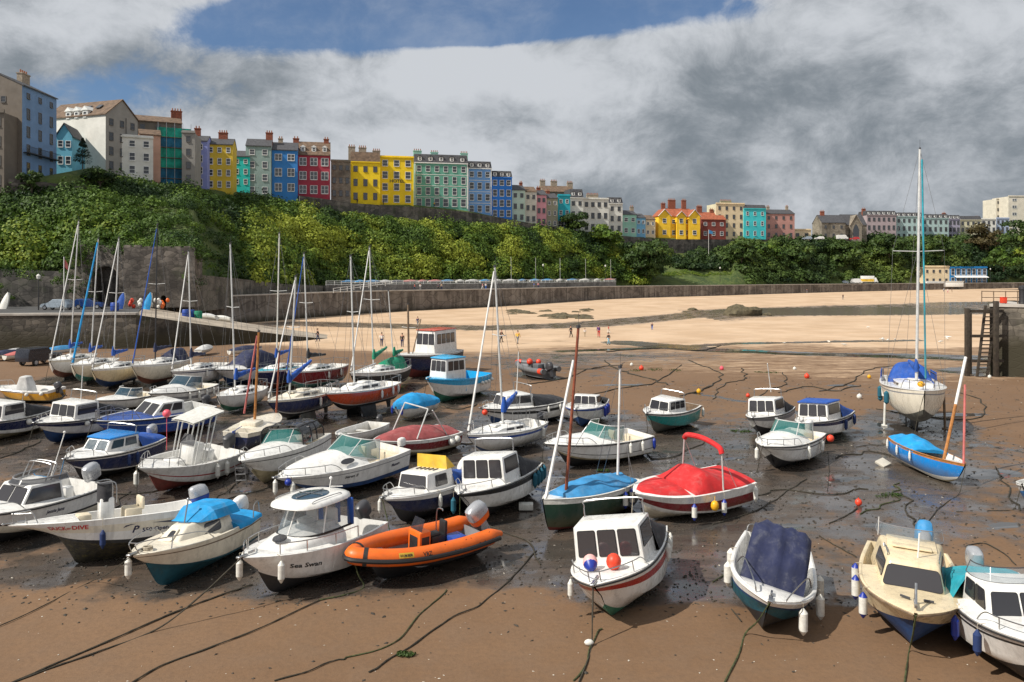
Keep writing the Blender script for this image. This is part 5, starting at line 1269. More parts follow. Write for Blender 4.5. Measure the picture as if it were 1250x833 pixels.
for side in (1, -1): fp.append([Vector((b.xb(t), side * (b.hb(max(0, t)) + .04 if t < 1 else 0), b.zs(max(0, t)) + .04)) for t in (-.08, .1, .3, .5, .7, .85, .95, 1.0)])
pth = smooth_path(fp[0] + fp[1][::-1][1:], 4); mb = MB(); mb.tube(pth, .24, 0, 10); tb = mb.build('inflated_tube', M['hyp_grey'], b.root)
k = len(pth) // 2
for sl_ in (pth[k - 4:k + 5], pth[1:4]): mb = MB(); mb.tube(sl_, .255, 0, 10); mb.build('tube_end', M['buoy_red'], tb)
mb = MB(); mb.box((b.xb(.52), 0, .95), (.6, .7, .9)); mb.box((b.xb(.35), 0, .9), (.9, .5, .7)); mb.build('console', M['hyp_grey'], b.root, bevel=.08)
mb = MB(); mb.ball((b.xb(.5), .3, 1.4), .28, 0); mb.ball((b.xb(.4), -.3, 1.35), .24, 0); mb.build('orange_canister', M['buoy_red'], b.root)
b.outboard('darkgrey', 1.3, 20)
w = bpy.data.worlds.new('World'); SC.world = w; w.use_nodes = True
nt = NT(w.node_tree); bg = w.node_tree.nodes['Background']
sky = nt.new('ShaderNodeTexSky'); sky.sky_type = 'NISHITA'; sky.sun_disc = False
sky.sun_elevation = R(45); sky.sun_rotation = math.atan2(-.86, -.44)
sky.air_density = 1.0; sky.dust_density = 1.0; sky.ozone_density = 2.0
tc = nt.new('ShaderNodeTexCoord'); sx = nt.new('ShaderNodeSeparateXYZ'); nt.link(tc.outputs['Generated'], sx.inputs[0])
X_, Y_, Z_ = sx.outputs
ay = nt.math('MAXIMUM', nt.math('ABSOLUTE', Y_), .05)
U_ = nt.math('DIVIDE', X_, ay); V_ = nt.math('DIVIDE', Z_, ay)
def vec3(x, y, z):
 c = nt.new('ShaderNodeCombineXYZ')
 for s_, v in zip(c.inputs, (x, y, z)):
  if isinstance(v, (int, float)): s_.default_value = v
  else: nt.link(v, s_)
 return c.outputs[0]
P1 = vec3(nt.math('MULTIPLY', X_, 2.2), nt.math('MULTIPLY', Y_, 2.2), nt.math('MULTIPLY', Z_, 4.2))
P2 = vec3(nt.math('MULTIPLY', X_, 5), nt.math('MULTIPLY', Y_, 5), nt.math('MULTIPLY', Z_, 7.5))
n1 = nt.noise(P1, 1.6, 10, .56, .0)
wp = nt.new('ShaderNodeVectorMath'); wp.operation = 'MULTIPLY_ADD'; nt.link(nt.noise(P2, 1.1, 3, .5, 0, 1), wp.inputs[0]); wp.inputs[1].default_value = (.55, .55, .55); nt.link(P2, wp.inputs[2])
n2 = nt.noise(wp.outputs[0], 1.25, 12, .66, .0)
n3 = nt.noise(P1, .9, 4, .5, .0)
def blob(u0, v0, su, sv):
 a = nt.math('DIVIDE', nt.math('SUBTRACT', U_, u0), su); b = nt.math('DIVIDE', nt.math('SUBTRACT', V_, v0), sv)
 r2 = nt.math('ADD', nt.math('MULTIPLY', a, a), nt.math('MULTIPLY', b, b))
 return nt.math('EXPONENT', nt.math('MULTIPLY', r2, -1.0))
front = nt.ramp(Y_, 0, .3)
def add(*xs):
 r = xs[0]
 for x in xs[1:]: r = nt.math('ADD', r, x)
 return r
def mul(a, b): return nt.math('MULTIPLY', a, b)
clear = add(mul(blob(-.20, .302, .30, .040), .54), mul(blob(.02, .335, .34, .036), .58), mul(blob(-.50, .215, .22, .05), .30), mul(blob(-.05, .29, .06, .012), .2), mul(blob(-.58, .32, .14, .05), -.5))
clear = mul(clear, front)
cov = nt.math('SUBTRACT', add(mul(n1, .62), mul(n2, .52), .21), clear)
mask = nt.ramp(cov, .39, .55)
mask = nt.math('MAXIMUM', mask, nt.ramp(nt.math('ADD', mul(n2, .6), mul(n1, .5)), .50, .82, .05, .42))
dark = add(mul(blob(.20, .17, .20, .07), .16), mul(blob(.55, .15, .18, .10), .13), mul(blob(.10, .10, .14, .07), .08), mul(blob(.45, .05, .4, .04), .06), mul(blob(-.33, .24, .10, .04), .12), mul(blob(.58, .05, .25, .05), .06))
lite = add(mul(blob(-.02, .24, .20, .035), .26), mul(blob(.08, .16, .05, .04), .12), mul(blob(.505, .247, .03, .016), .22), mul(blob(-.08, .14, .24, .05), .28), mul(blob(.18, .30, .30, .035), .14), mul(blob(-.50, .31, .16, .035), .24), mul(blob(.42, .30, .12, .02), .12), mul(blob(-.30, .15, .2, .03), .14))
shade = add(mul(n2, 1.25), mul(n1, .45), mul(nt.math('SUBTRACT', lite, dark), front), mul(n3, .2))
shade = nt.ramp(shade, .70, 1.20)
ccol = nt.mix(shade, (1.9, 2.2, 2.5), (5.5, 5.75, 6.1))
ccol = nt.mix(nt.ramp(Y_, .35, -.25), ccol, nt.mix(shade, (3.4, 3.6, 3.9), (7, 7.1, 7.3)))          # unseen brighter cloud added behind the viewer to lift the shaded sides
ccol = nt.mix(nt.math('MULTIPLY', nt.ramp(Z_, .42, .8), .8), ccol, nt.mix(shade, (3.4, 3.8, 4.3), (7, 7.2, 7.5)))  # cloud overhead, out of view, brightened likewise for more ambient light
skyc = nt.mix(1.0, sky.outputs[0], (.60, .72, .86), 'MULTIPLY')
nt.link(nt.mix(mask, skyc, ccol), bg.inputs['Color']); bg.inputs['Strength'].default_value = .1
def vnoise(x, y, sc, seed=0): return noise.noise(Vector((x * sc + seed, y * sc - seed * .7, seed * 1.3)))
POOLS = []   # (px, py, half width m, half depth m, angle, strength)
for px, py, a, b_, ang, st in ((1205, 578, 1.7, .9, .2, 1), (1180, 575, 1.0, .7, 0, 1), (1085, 520, 1.2, 1.0, 0, 1), (1110, 524, 1.0, .6, 0, 1), (1170, 506, 1.6, .7, 0, 1), (1052, 530, .7, .5, 0, .9), (1030, 585, 1.6, .5, .3, .8),
        (540, 560, 2.2, .9, .5, .9), (520, 555, 1.2, .6, .4, .9), (255, 585, .9, .4, 0, .9), (300, 600, .8, .3, .2, .9), (605, 690, 1.4, .5, .6, .7), (660, 560, 1.5, .6, .3, .9), (690, 580, 1.2, .5, .2, .8),
        (640, 600, 1.4, .6, .2, .9), (590, 640, 1.0, .4, .4, .8), (905, 545, 2.0, .8, .1, .75), (960, 645, 1.5, .35, .5, .6), (1075, 640, .9, .3, .2, .8), (1230, 640, .8, .35, .3, .85), (820, 600, .8, .3, .6, .7), (890, 560, 1.2, .3, .3, .8),
        (1090, 665, .7, .15, 1.2, .6), (1185, 545, 1.2, .2, .8, .8), (330, 505, 2, .8, .1, .7), (760, 470, 3, .6, .1, .8), (860, 470, 4, .5, .1, .6), (1030, 470, 2, .8, .1, .7), (715, 450, 3.5, .5, .1, .85), (960, 640, .6, .25, .1, .7), (740, 690, .7, .2, .2, .6)):
 p = gp(px, py); POOLS.append((p.x, p.y, a, b_, ang, st))
BAND = [(-40, 150), (-5, 137), (12, 145), (42, 183), (85, 205), (160, 235)]
def seg_d(x, y, L_):
 best = 1e9
 for (a, b_), (c, d) in zip(L_, L_[1:]):
  ex, ey = c - a, d - b_; t = max(0, min(1, ((x - a) * ex + (y - b_) * ey) / (ex * ex + ey * ey)))
  best = min(best, math.hypot(x - a - t * ex, y - b_ - t * ey))
 return best
STREAM = [(15, 108), (24, 98), (34, 93), (46, 90), (60, 84)]
STREAM2 = [(6, 96), (16, 100), (30, 107), (55, 112)]
STREAM3 = [(14, 62), (18, 55), (20, 48), (26, 42), (30, 36)]
CUTS = [[(8, 30.5), (9, 37), (11, 44), (12, 52)], [(4, 24), (5, 28), (9, 34)], [(17, 29), (16.5, 33), (15.5, 38)], [(20, 26), (21.5, 31), (24, 36)], [(26, 37), (25, 42), (24, 47)]]
BW = [(l.x, l.y, math.cos(b.yaw), math.sin(b.yaw), b.L * .55, b.B * .85) for _, l, b in BOATS]
def ground_attr(x, y):
 n = vnoise(x, y, .05, 3) * .5 + vnoise(x, y, .17, 9) * .3
 wet = .95 * math.exp(-(((x - 9) / 17) ** 2 + ((y - 38) / 15) ** 2)) + .8 * math.exp(-(((x + 6) / 10) ** 2 + ((y - 33) / 9) ** 2)) + .75 * math.exp(-(((x + 16) / 14) ** 2 + ((y - 44) / 10) ** 2))
 wet += .8 * math.exp(-(((x - 8) / 22) ** 2 + ((y - 90) / 12) ** 2)) + .55 * math.exp(-(((x - 2) / 5) ** 2 + ((y - 27) / 3.4) ** 2)) + .5 * math.exp(-(((x - 6.5) / 3.5) ** 2 + ((y - 23.5) / 1.8) ** 2))
 wet += .25 * math.exp(-((y - 66) / 14) ** 2)
 wet = min(1, wet) + n * .42
 wet -= .7 * sstep(24.6, 21.0, y + .10 * abs(x) + n * 2)
 gold = sstep(86, 114, y + n * 20 - .06 * (x - 8) + 6 * math.exp(-((x + 20) / 20) ** 2))
 gold = max(gold, .40 * sstep(62, 74, y + n * 8) * sstep(-20, -4, x + n * 10))
 if y < 122: gold *= sstep(-46, -24, x - (y - 106) * -1.6)
 bd = seg_d(x, y, BAND)
 wb = math.exp(-(bd / (7 if x < 40 else 16)) ** 2) * (1 if y > 120 else .0)
 wet = max(wet * (1 - gold), wb * .95)
 pool = 0
 for cx, cy, a, b_, ang, st in POOLS:
  dx, dy = x - cx, y - cy
  if abs(dx) > 8 or abs(dy) > 8: continue
  c, s = math.cos(ang), math.sin(ang); u, v = (dx * c + dy * s) / a, (-dx * s + dy * c) / b_
  pool = max(pool, st * math.exp(-(u * u + v * v) * .55))
 pool = max(pool, math.exp(-(seg_d(x, y, STREAM) / (3.6 + vnoise(x, y, .1, 5) * 2)) ** 2), .80 * math.exp(-(seg_d(x, y, STREAM2) / 2.2) ** 2))
 pool = max(pool, .62 * math.exp(-(seg_d(x, y, STREAM3) / 1.2) ** 2))
 for c_ in CUTS: pool = max(pool, .55 * math.exp(-(seg_d(x, y, c_) / .5) ** 2))
 pool = max(pool, 1.1 * math.exp(-(((x - 82) / 40) ** 2) ** 2 - ((y - 196 - (x - 82) * .12) / 19) ** 2) )
 pool = max(pool, 1.1 * math.exp(-(((x - 47) / 9) ** 2 + ((y - 76) / 5) ** 2)))
 pool = max(pool, 1.0 * math.exp(-(((x - 150) / 45) ** 2 + ((y - 232) / 14) ** 2)))
 for sx_, sy_, c, s, a, b_ in BW:
  dx, dy = x - sx_, y - sy_
  if abs(dx) > 7 or abs(dy) > 7: continue
  u, v = (dx * c + dy * s) / a, (-dx * s + dy * c) / b_
  q = u * u + v * v
  if q > 6: continue
  g = math.exp(-q * .7) * (1 - gold) * sstep(20.5, 24, y)
  wet = max(wet, 1.1 * g) if y > 21 else wet
  u2, v2 = u - .25, v + .75 * (1 if c > 0 else -1)
  pool = max(pool, .60 * math.exp(-((u2 / .8) ** 2 + (v2 / .55) ** 2)) * (1 - gold) * sstep(23, 27, y))
 return wet, gold, pool
def und(x, y, wt, gl, pl):
 k_ = .4 + .6 * min(1, max(0, wt)) * (1 - gl); return .045 * vnoise(x, y, .35, 2) + k_ * (.035 * vnoise(x, y, 1.1, 4) + .022 * vnoise(x, y, 2.6, 6)) - .06 * min(1, pl)
ys = [-120, -40, -10, 2, 10]; y = 15.0
while y < 120: ys.append(y); y += max(.26, .0085 * y)
while y < 420: ys.append(y); y += 2.2
for k in (440, 480, 560, 700, 900, 1400, 2400, 4500, 9000): ys.append(k)
us = [-1 + 2 * i / 300 for i in range(301)]
us = [math.copysign(abs(u) ** 1.15, u) for u in us]
V = []; A_w, A_g, A_p = [], [], []
for y in ys:
 hw = .80 * max(y, 22) + 16
 for u in us:
  x = u * hw
  z = gz(x, y)
  if 8 < y < 300:
   wt, gl, pl = ground_attr(x, y)
   z += und(x, y, wt, gl, pl)
  else: wt, gl, pl = (.0, 1.0 if y > 100 else 0, 0)
  V.append((x, y, z)); A_w.append(wt); A_g.append(gl); A_p.append(pl)
n = len(us); Fc = [(i * n + j, i * n + j + 1, (i + 1) * n + j + 1, (i + 1) * n + j) for i in range(len(ys) - 1) for j in range(n - 1)]
me = bpy.data.meshes.new('ground'); me.from_pydata(V, [], Fc)
for nm, arr in (('wet', A_w), ('gold', A_g), ('pool', A_p)):
 at = me.attributes.new(nm, 'FLOAT', 'POINT'); at.data.foreach_set('value', arr)
me.polygons.foreach_set('use_smooth', [True] * len(me.polygons))
go = bpy.data.objects.new('ground', me); COL.objects.link(go); tag(go, kind='structure')
m, nt, b = newmat('harbour sand'); me.materials.append(m)
pos = nt.new('ShaderNodeNewGeometry').outputs['Position']
def attr(nm):
 a = nt.new('ShaderNodeAttribute'); a.attribute_name = nm; return a.outputs['Fac']
mp = nt.new('ShaderNodeMapping'); mp.inputs['Scale'].default_value = (.22, 1.6, 1); mp.inputs['Rotation'].default_value = (0, 0, R(-14)); nt.link(pos, mp.inputs[0])
streak = nt.noise(mp.outputs[0], 1.0, 8, .62, .8)
big = nt.noise(pos, .12, 6, .6); mid = nt.noise(pos, .9, 8, .65); fine = nt.noise(pos, 7, 6, .7); spk = nt.noise(pos, 16, 3, .6)
wetv = nt.math('ADD', attr('wet'), nt.math('MULTIPLY', nt.math('SUBTRACT', mid, .5), .9))
wetm = nt.ramp(wetv, .30, .62)
wv = nt.new('ShaderNodeVectorMath'); wv.operation = 'MULTIPLY_ADD'; nt.link(nt.noise(pos, .35, 3, .5, 0, 1), wv.inputs[0]); wv.inputs[1].default_value = (1.6, 1.6, 0); nt.link(pos, wv.inputs[2])
film = nt.math('MULTIPLY', nt.ramp(nt.noise(wv.outputs[0], .42, 9, .60), .46, .56), wetm)
film = nt.math('MULTIPLY', film, nt.ramp(fine_ := nt.noise(pos, 5, 5, .7), .30, .48))
poolv = nt.math('ADD', attr('pool'), nt.math('ADD', nt.math('MULTIPLY', nt.math('SUBTRACT', mid, .5), .75), nt.math('MULTIPLY', nt.math('SUBTRACT', fine, .5), .28)))
poolm = nt.ramp(poolv, .50, .60)
goldm = nt.ramp(nt.math('ADD', attr('gold'), nt.math('ADD', nt.math('MULTIPLY', nt.math('SUBTRACT', mid, .5), .5), nt.math('MULTIPLY', nt.math('SUBTRACT', streak, .5), 1.1))), .25, .75)
dry = nt.mix(nt.ramp(big, .3, .7), (.152, .085, .042), (.192, .112, .059))
dry = nt.mix(nt.ramp(mid, .35, .75), dry, (.168, .102, .058))
gold = nt.mix(nt.ramp(big, .35, .65), (.50, .345, .215), (.60, .435, .29))
gold = nt.mix(nt.ramp(streak, .35, .62), nt.mix(.35, gold, (.26, .19, .13)), gold)
mud = nt.mix(nt.ramp(streak, .3, .7), (.045, .038, .033), (.095, .074, .058))
mud = nt.mix(nt.ramp(fine, .55, .75), mud, (.040, .033, .028))
dry = nt.mix(nt.ramp(fine, .35, .75, 0, .45), dry, (.105, .064, .038)); c = nt.mix(goldm, dry, gold)
c = nt.mix(nt.math('MULTIPLY', wetm, .92), c, nt.mix(nt.math('MULTIPLY', goldm, .75), mud, (.20, .145, .10)))
sp = nt.ramp(spk, .70, .76); c = nt.mix(nt.math('MULTIPLY', sp, nt.math('SUBTRACT', .6, nt.math('MULTIPLY', goldm, .5))), c, (.035, .028, .02))
vo = nt.new('ShaderNodeTexVoronoi'); vo.inputs['Scale'].default_value = 2.6; nt.link(pos, vo.inputs['Vector'])
sh_ = nt.ramp(vo.outputs['Distance'], .045, .02); c = nt.mix(nt.math('MULTIPLY', sh_, nt.math('SUBTRACT', 1, goldm)), c, (.55, .50, .43))
c = nt.mix(nt.math('MULTIPLY', film, .55), c, (.062, .055, .05))
c = nt.mix(poolm, c, nt.mix(goldm, (.05, .046, .042), (.14, .11, .08)))
nt.link(c, b.inputs['Base Color'])
rg = nt.math('SUBTRACT', .85, nt.math('MULTIPLY', wetm, nt.ramp(nt.noise(pos, .45, 5, .6), .36, .62, .40, .72)))
rg = nt.math('ADD', rg, nt.math('MULTIPLY', nt.math('SUBTRACT', fine, .5), .25))
mixr = nt.new('ShaderNodeMix'); mixr.data_type = 'FLOAT'; nt.link(poolm, mixr.inputs[0]); nt.link(rg, mixr.inputs[2]); nt.link(nt.ramp(goldm, 0, 1, .05, .16), mixr.inputs[3])
mr2 = nt.new('ShaderNodeMix'); mr2.data_type = 'FLOAT'; nt.link(nt.math('MULTIPLY', film, nt.math('SUBTRACT', 1, poolm)), mr2.inputs[0]); nt.link(mixr.outputs[0], mr2.inputs[2]); mr2.inputs[3].default_value = .13
nt.link(mr2.outputs[0], b.inputs['Roughness'])
shiny = nt.math('MAXIMUM', film, poolm); nt.link(nt.math('ADD', 1.45, nt.math('MULTIPLY', shiny, .9)), b.inputs['IOR']); b.inputs['Specular IOR Level'].default_value = .5
hgt = nt.math('ADD', nt.math('MULTIPLY', mid, .9), nt.math('ADD', nt.math('MULTIPLY', fine, .35), nt.math('MULTIPLY', streak, .6)))
flat = nt.math('SUBTRACT', 1, nt.math('MAXIMUM', poolm, nt.math('MULTIPLY', film, .86)))
bn = nt.new('ShaderNodeBump'); nt.link(nt.math('MULTIPLY', hgt, 1.0), bn.inputs['Height']); bn.inputs['Distance'].default_value = .06
nt.link(nt.math('MULTIPLY', flat, nt.math('SUBTRACT', .62, nt.math('MULTIPLY', goldm, .3))), bn.inputs['Strength'])
nt.link(bn.outputs[0], b.inputs['Normal'])
def clods(name, N, m, smin, smax, wetw, seed, flat=.6):
 rs = random.Random(seed); pts = []; t = 0
 while len(pts) < N and t < N * 12:
  t += 1; d = 17 + 55 * rs.random() ** 1.7; x = rs.uniform(-.68, .68) * d; wt, gl, pl = ground_attr(x, d)
  if rs.random() < (wetw * max(0, min(1, wt)) + (1 - wetw) * .5) * (1 - gl): pts.append((x, d, und(x, d, wt, gl, pl), rs.uniform(smin, smax) ** 1.0 * (1 + d * .012)))
 P = np.array(pts); n_ = len(P); o8 = np.array([(1, 0, 0), (0, 1, 0), (-1, 0, 0), (0, -1, 0), (0, 0, flat), (0, 0, -.3)])
 ang = rng.uniform(0, 6.28, n_); sc = rng.uniform(.5, 1.4, (n_, 6, 1)) * P[:, 3][:, None, None]
 V = o8[None] * sc; c_, s_ = np.cos(ang)[:, None], np.sin(ang)[:, None]; el = rng.uniform(.8, 2.0, n_)[:, None]
 xx = V[..., 0] * c_ * el - V[..., 1] * s_; yy = V[..., 0] * s_ * el + V[..., 1] * c_
 V = np.stack([xx + P[:, 0:1], yy + P[:, 1:2], V[..., 2] + P[:, 2:3] + .008], 2).reshape(-1, 3)
 fs = np.array([(0, 1, 4), (1, 2, 4), (2, 3, 4), (3, 0, 4)]); Fc = (np.arange(n_)[:, None, None] * 6 + fs[None]).reshape(-1, 3)
 me = bpy.data.meshes.new(name); me.from_pydata(V.tolist(), [], Fc.tolist()); me.materials.append(m); o = bpy.data.objects.new(name, me); COL.objects.link(o); tag(o, kind='stuff')
clods('mud_clods', 11000, mat('dark mud clods', (.035, .028, .02), .7, var=.4), .010, .042, .97, 3)
clods('shell_scraps', 420, mat('pale shells', (.55, .5, .42), .6), .010, .022, .2, 5, .4)
def stone(name, c0, c1, sc=1.2, moss=.3, mossc=(.06, .075, .02), streaks=.5, zlow=None, bands=None):
 m, nt, b = newmat(name)
 pos = nt.new('ShaderNodeNewGeometry').outputs['Position']
 mp = nt.new('ShaderNodeMapping'); mp.inputs['Scale'].default_value = (1, 1, 1.9); nt.link(pos, mp.inputs[0])
 vo = nt.new('ShaderNodeTexVoronoi'); vo.inputs['Scale'].default_value = sc; nt.link(mp.outputs[0], vo.inputs['Vector'])
 ve = nt.new('ShaderNodeTexVoronoi'); ve.feature = 'DISTANCE_TO_EDGE'; ve.inputs['Scale'].default_value = sc; nt.link(mp.outputs[0], ve.inputs['Vector'])
 sxx = nt.new('ShaderNodeSeparateColor'); nt.link(vo.outputs['Color'], sxx.inputs[0])
 c = nt.mix(sxx.outputs[0], c0, c1)
 c = nt.mix(nt.ramp(nt.noise(pos, .25, 6, .65), .40, .68), c, tuple(x * .5 for x in c0))
 mp2 = nt.new('ShaderNodeMapping'); mp2.inputs['Scale'].default_value = (1.2, 1.2, .08); nt.link(pos, mp2.inputs[0])
 c = nt.mix(nt.math('MULTIPLY', nt.ramp(nt.noise(mp2.outputs[0], .8, 5, .6), .45, .7), streaks), c, (.35, .32, .28))
 c = nt.mix(nt.math('MULTIPLY', nt.ramp(ve.outputs['Distance'], .06, .0), .6), c, tuple(x * .35 for x in c0))
 c = nt.mix(nt.math('MULTIPLY', nt.ramp(nt.noise(pos, .35, 6, .7), .50, .70), moss), c, mossc)
 if zlow is not None:
  s2 = nt.new('ShaderNodeSeparateXYZ'); nt.link(pos, s2.inputs[0])
  f = nt.ramp(nt.math('ADD', s2.outputs[2], nt.math('MULTIPLY', nt.noise(pos, .6, 4), 1.6)), zlow + 1.6, zlow)
  c = nt.mix(f, c, (.035, .030, .016))
 nt.link(c, b.inputs['Base Color']); b.inputs['Roughness'].default_value = .9
 nt.link(nt.bump(nt.math('MINIMUM', ve.outputs['Distance'], .12), .8, .12), b.inputs['Normal'])
 M[name] = m; return m
stone('quay stone', (.045, .04, .033), (.15, .13, .105), 1.1, .35, zlow=1.8, streaks=.12)
stone('bastion stone', (.075, .064, .055), (.22, .19, .16), .9, .3, (.04, .055, .018), .15)
stone('sea wall concrete', (.13, .11, .095), (.20, .175, .15), .3, .2, (.06, .06, .03), .55, zlow=.8)
stone('raised wall stone', (.15, .14, .13), (.22, .205, .19), .8, .15, streaks=.3)
stone('dark retaining stone', (.055, .052, .048), (.15, .135, .12), .6, .45, (.035, .055, .014), .25)
stone('pier stone', (.07, .06, .047), (.22, .19, .15), 1.2, .2, zlow=3.2, streaks=.15)
stone('house stone', (.20, .17, .13), (.33, .29, .23), 1.8, .0, streaks=.15)
stone('cliff rock', (.10, .09, .075), (.20, .18, .15), .5, .5, (.04, .06, .015), .2)
M['paving'] = mat('promenade paving', (.34, .30, .26), .85, var=.2, scale=.5, world=True)
M['slip'] = mat('slipway concrete', (.33, .28, .22), .85, var=.3, scale=.3, world=True, dirt='#5a4d3a', dirt_amt=.5)
M['tarmac'] = mat('tarmac', (.06, .06, .06), .85, var=.2, scale=.5, world=True)
M['coping'] = mat('pale coping', (.40, .37, .33), .85, var=.2, scale=.6, world=True)
M['railpaint'] = mat('white rail paint', (.62, .62, .60), .5)
M['ironblack'] = mat('black iron', (.02, .02, .022), .5)
def wall_along(name, pts, ztop, zbot, th, m, label, cat='wall', cope=None, group=None):
 """pts: list of (X, Y); the face looks to the right-hand side (towards the viewer)"""
 P = [Vector((p[0], p[1], 0)) for p in pts]; N = len(P)
 nr = []
 for i in range(N):
  d = (P[min(i + 1, N - 1)] - P[max(i - 1, 0)]).normalized(); nr.append(Vector((-d.y, d.x, 0)))
 zt = [ztop if isinstance(ztop, (int, float)) else ztop[i] for i in range(N)]; zb = [zbot if isinstance(zbot, (int, float)) else zbot[i] for i in range(N)]
 mb = MB(); rings = [[P[i] + Vector((0, 0, zb[i])), P[i] + Vector((0, 0, zt[i])), P[i] + nr[i] * th + Vector((0, 0, zt[i])), P[i] + nr[i] * th + Vector((0, 0, zb[i]))] for i in range(N)]
 mb.loft(rings, 0); o = mb.build(name, M[m], None, sharp=20); tag(o, label, cat, group)
 if cope:
  mb = MB(); mb.loft([[P[i] - nr[i] * .12 + Vector((0, 0, zt[i] + .003)), P[i] - nr[i] * .12 + Vector((0, 0, zt[i] + .25)), P[i] + nr[i] * (th + .1) + Vector((0, 0, zt[i] + .25)), P[i] + nr[i] * (th + .1) + Vector((0, 0, zt[i] + .003))] for i in range(N)], 0)
  mb.build('coping', M[cope], o, sharp=20)
 return o
def sheet(name, A, B, z, m, kind='structure'):
 vs = []; fs = []
 for (a, b_, za, zb) in zip(A, B, z[0], z[1]): vs += [(a[0], a[1], za), (b_[0], b_[1], zb)]
 for i in range(len(A) - 1): fs.append((2 * i, 2 * i + 2, 2 * i + 3, 2 * i + 1))
 mb = MB(); mb.add(vs, fs, 0); o = mb.build(name, M[m], None, recalc=False); tag(o, kind=kind); return o
def fine(pts, n=5): return [(p.x, p.y) for p in smooth_path([Vector((a, b_, 0)) for a, b_ in pts], n)]
def X(px, d): return ((px - CX) * d / F, d)
SW = fine([X(215, 134), X(300, 151), X(450, 187), X(600, 214), X(690, 240), X(755, 262), X(900, 292), X(1060, 330), X(1250, 372), X(1500, 425)], 4)
wall_along('sea_wall', SW, 5.0, -1.0, .9, 'sea wall concrete', 'long curving stained concrete sea wall between the beach and the promenade', 'wall', cope='coping')
PB = fine([X(215, 152), X(300, 168), X(450, 208), X(600, 240), X(690, 264), X(755, 288), X(900, 320), X(1060, 356), X(1250, 395), X(1500, 450)], 4)
sheet('promenade', SW, PB, ([4.95] * len(SW), [4.95] * len(SW)), 'paving')
RW = fine([X(398, 186), X(450, 197), X(600, 224), X(690, 250), X(752, 270)], 4)
wall_along('raised_wall', RW, 6.5, 4.9, .5, 'raised wall stone', 'low grey wall carrying the dinghy park behind the promenade', 'wall')
RB = fine([X(398, 203), X(450, 211), X(600, 242), X(690, 266), X(752, 286)], 4)
sheet('dinghy_park', RW, RB, ([6.45] * len(RW), [6.5] * len(RW)), 'tarmac')
mb = MB(); P = [Vector((p[0], p[1], 0)) for p in RW]
for h_ in (6.62, 7.0, 7.45): mb.tube([p + Vector((0, 0, h_)) for p in P], .05, 0, 4)
acc = 0
for a, b_ in zip(P, P[1:]):
 L_ = (b_ - a).length; k = max(1, int(L_ / 2.0))
 for i in range(k): q = a.lerp(b_, i / k); mb.tube([q + Vector((0, 0, 6.45)), q + Vector((0, 0, 7.5))], .06, 0, 4)
o = mb.build('railing', M['railpaint'], None); tag(o, 'white post and rail fence in front of the dinghy park on the promenade', 'railing')
mb = MB(); R0 = [Vector((*X(384, 178), 0)), Vector((*X(398, 186), 0))]
P = [Vector((*X(407, 176), 4.95)), Vector((*X(440, 186), 5.6)), Vector((*X(480, 194), 6.45))]
for h_ in (.5, 1.0): mb.tube([p + Vector((0, 0, h_)) for p in P], .05, 0, 4)
for a, b_ in zip(P, P[1:]):
 for i in range(4): q = a.lerp(b_, i / 4); mb.tube([q, q + Vector((0, 0, 1.05))], .06, 0, 4)
o = mb.build('railing', M['railpaint'], None); tag(o, 'short sloping white railing beside the ramp at the left end of the dinghy park', 'railing')
Q = [X(-260, 94), X(-60, 96), X(90, 98), X(166, 99)]
wall_along('quay_wall', Q, 4.1, -1.0, 1.2, 'quay stone', 'dark weedy stone quay wall behind the row of yachts on the left', 'wall', cope='coping')
sheet('quay', Q, [X(-260, 132), X(-60, 132), X(90, 132), X(176, 132)], ([4.08] * 4, [4.08] * 4), 'tarmac')
S0 = [X(166, 99), X(230, 102), X(300, 106), X(360, 110), X(405, 115)]; S1 = [X(176, 122), X(240, 120), X(305, 120), X(362, 121), X(405, 122)]
zz = [4.1, 3.0, 1.75, .7, -.1]
mb = MB(); vs = []
mb.loft([[(a[0], a[1], -1), (a[0], a[1], z), (b_[0], b_[1], z), (b_[0], b_[1], -1)] for a, b_, z in zip(S0, S1, zz)], 0); o = mb.build('slipway', [M['slip'], M['quay stone']], None, sharp=20)
for p in o.data.polygons:
 if abs(p.normal.z) < .5: p.material_index = 1
tag(o, kind='structure')
def arch_wall(A, B, z0, z1, depth, arch, m, label):
 a = Vector((*A, 0)); b_ = Vector((*B, 0)); u = (b_ - a); Wd = u.length; u.normalize(); nrm = Vector((-u.y, u.x, 0))
 ax, aw, ah = arch
 poly = [(0, z0), (ax - aw / 2, z0)] + [(ax + aw / 2 * math.cos(t), z0 + ah - aw / 2 + aw / 2 * math.sin(t)) for t in np.linspace(PI, 0, 13)] + [(ax + aw / 2, z0), (Wd, z0), (Wd, z1), (0, z1)]
 mb = MB(); mb.loft([[a + u * x + Vector((0, 0, z)) for x, z in poly], [a + u * x + nrm * depth + Vector((0, 0, z)) for x, z in poly]], 0)
 o = mb.build('bastion_wall', M[m], None, sharp=20); tag(o, label, 'wall')
 mb = MB(); mb.box2((-.2, depth + .02, z0), (Wd, depth + .6, z1 - .3)); bk = mb.build('arch_back', M['dark retaining stone'], o)
 bk.matrix_world = Matrix.Translation(a) @ Matrix(((u.x, nrm.x, 0, 0), (u.y, nrm.y, 0, 0), (0, 0, 1, 0), (0, 0, 0, 1)))
 mb = MB()
 for k in range(int(Wd / 1.4)):
  c_ = a + u * (k * 1.4 + .5) + nrm * .35; hh_ = random.uniform(.1, .35); mb.box2((c_.x - .5, c_.y - .3, z1 + .003), (c_.x + .5, c_.y + .3, z1 + hh_))
 mb.build('battlement', M[m], o)
 return o
arch_wall(X(84, 124), X(152, 124.5), 4.05, 13.2, 3, (5.4, 3.9, 6.2), 'bastion stone', 'rough stone harbour wall with a dark arch behind the parked silver car')
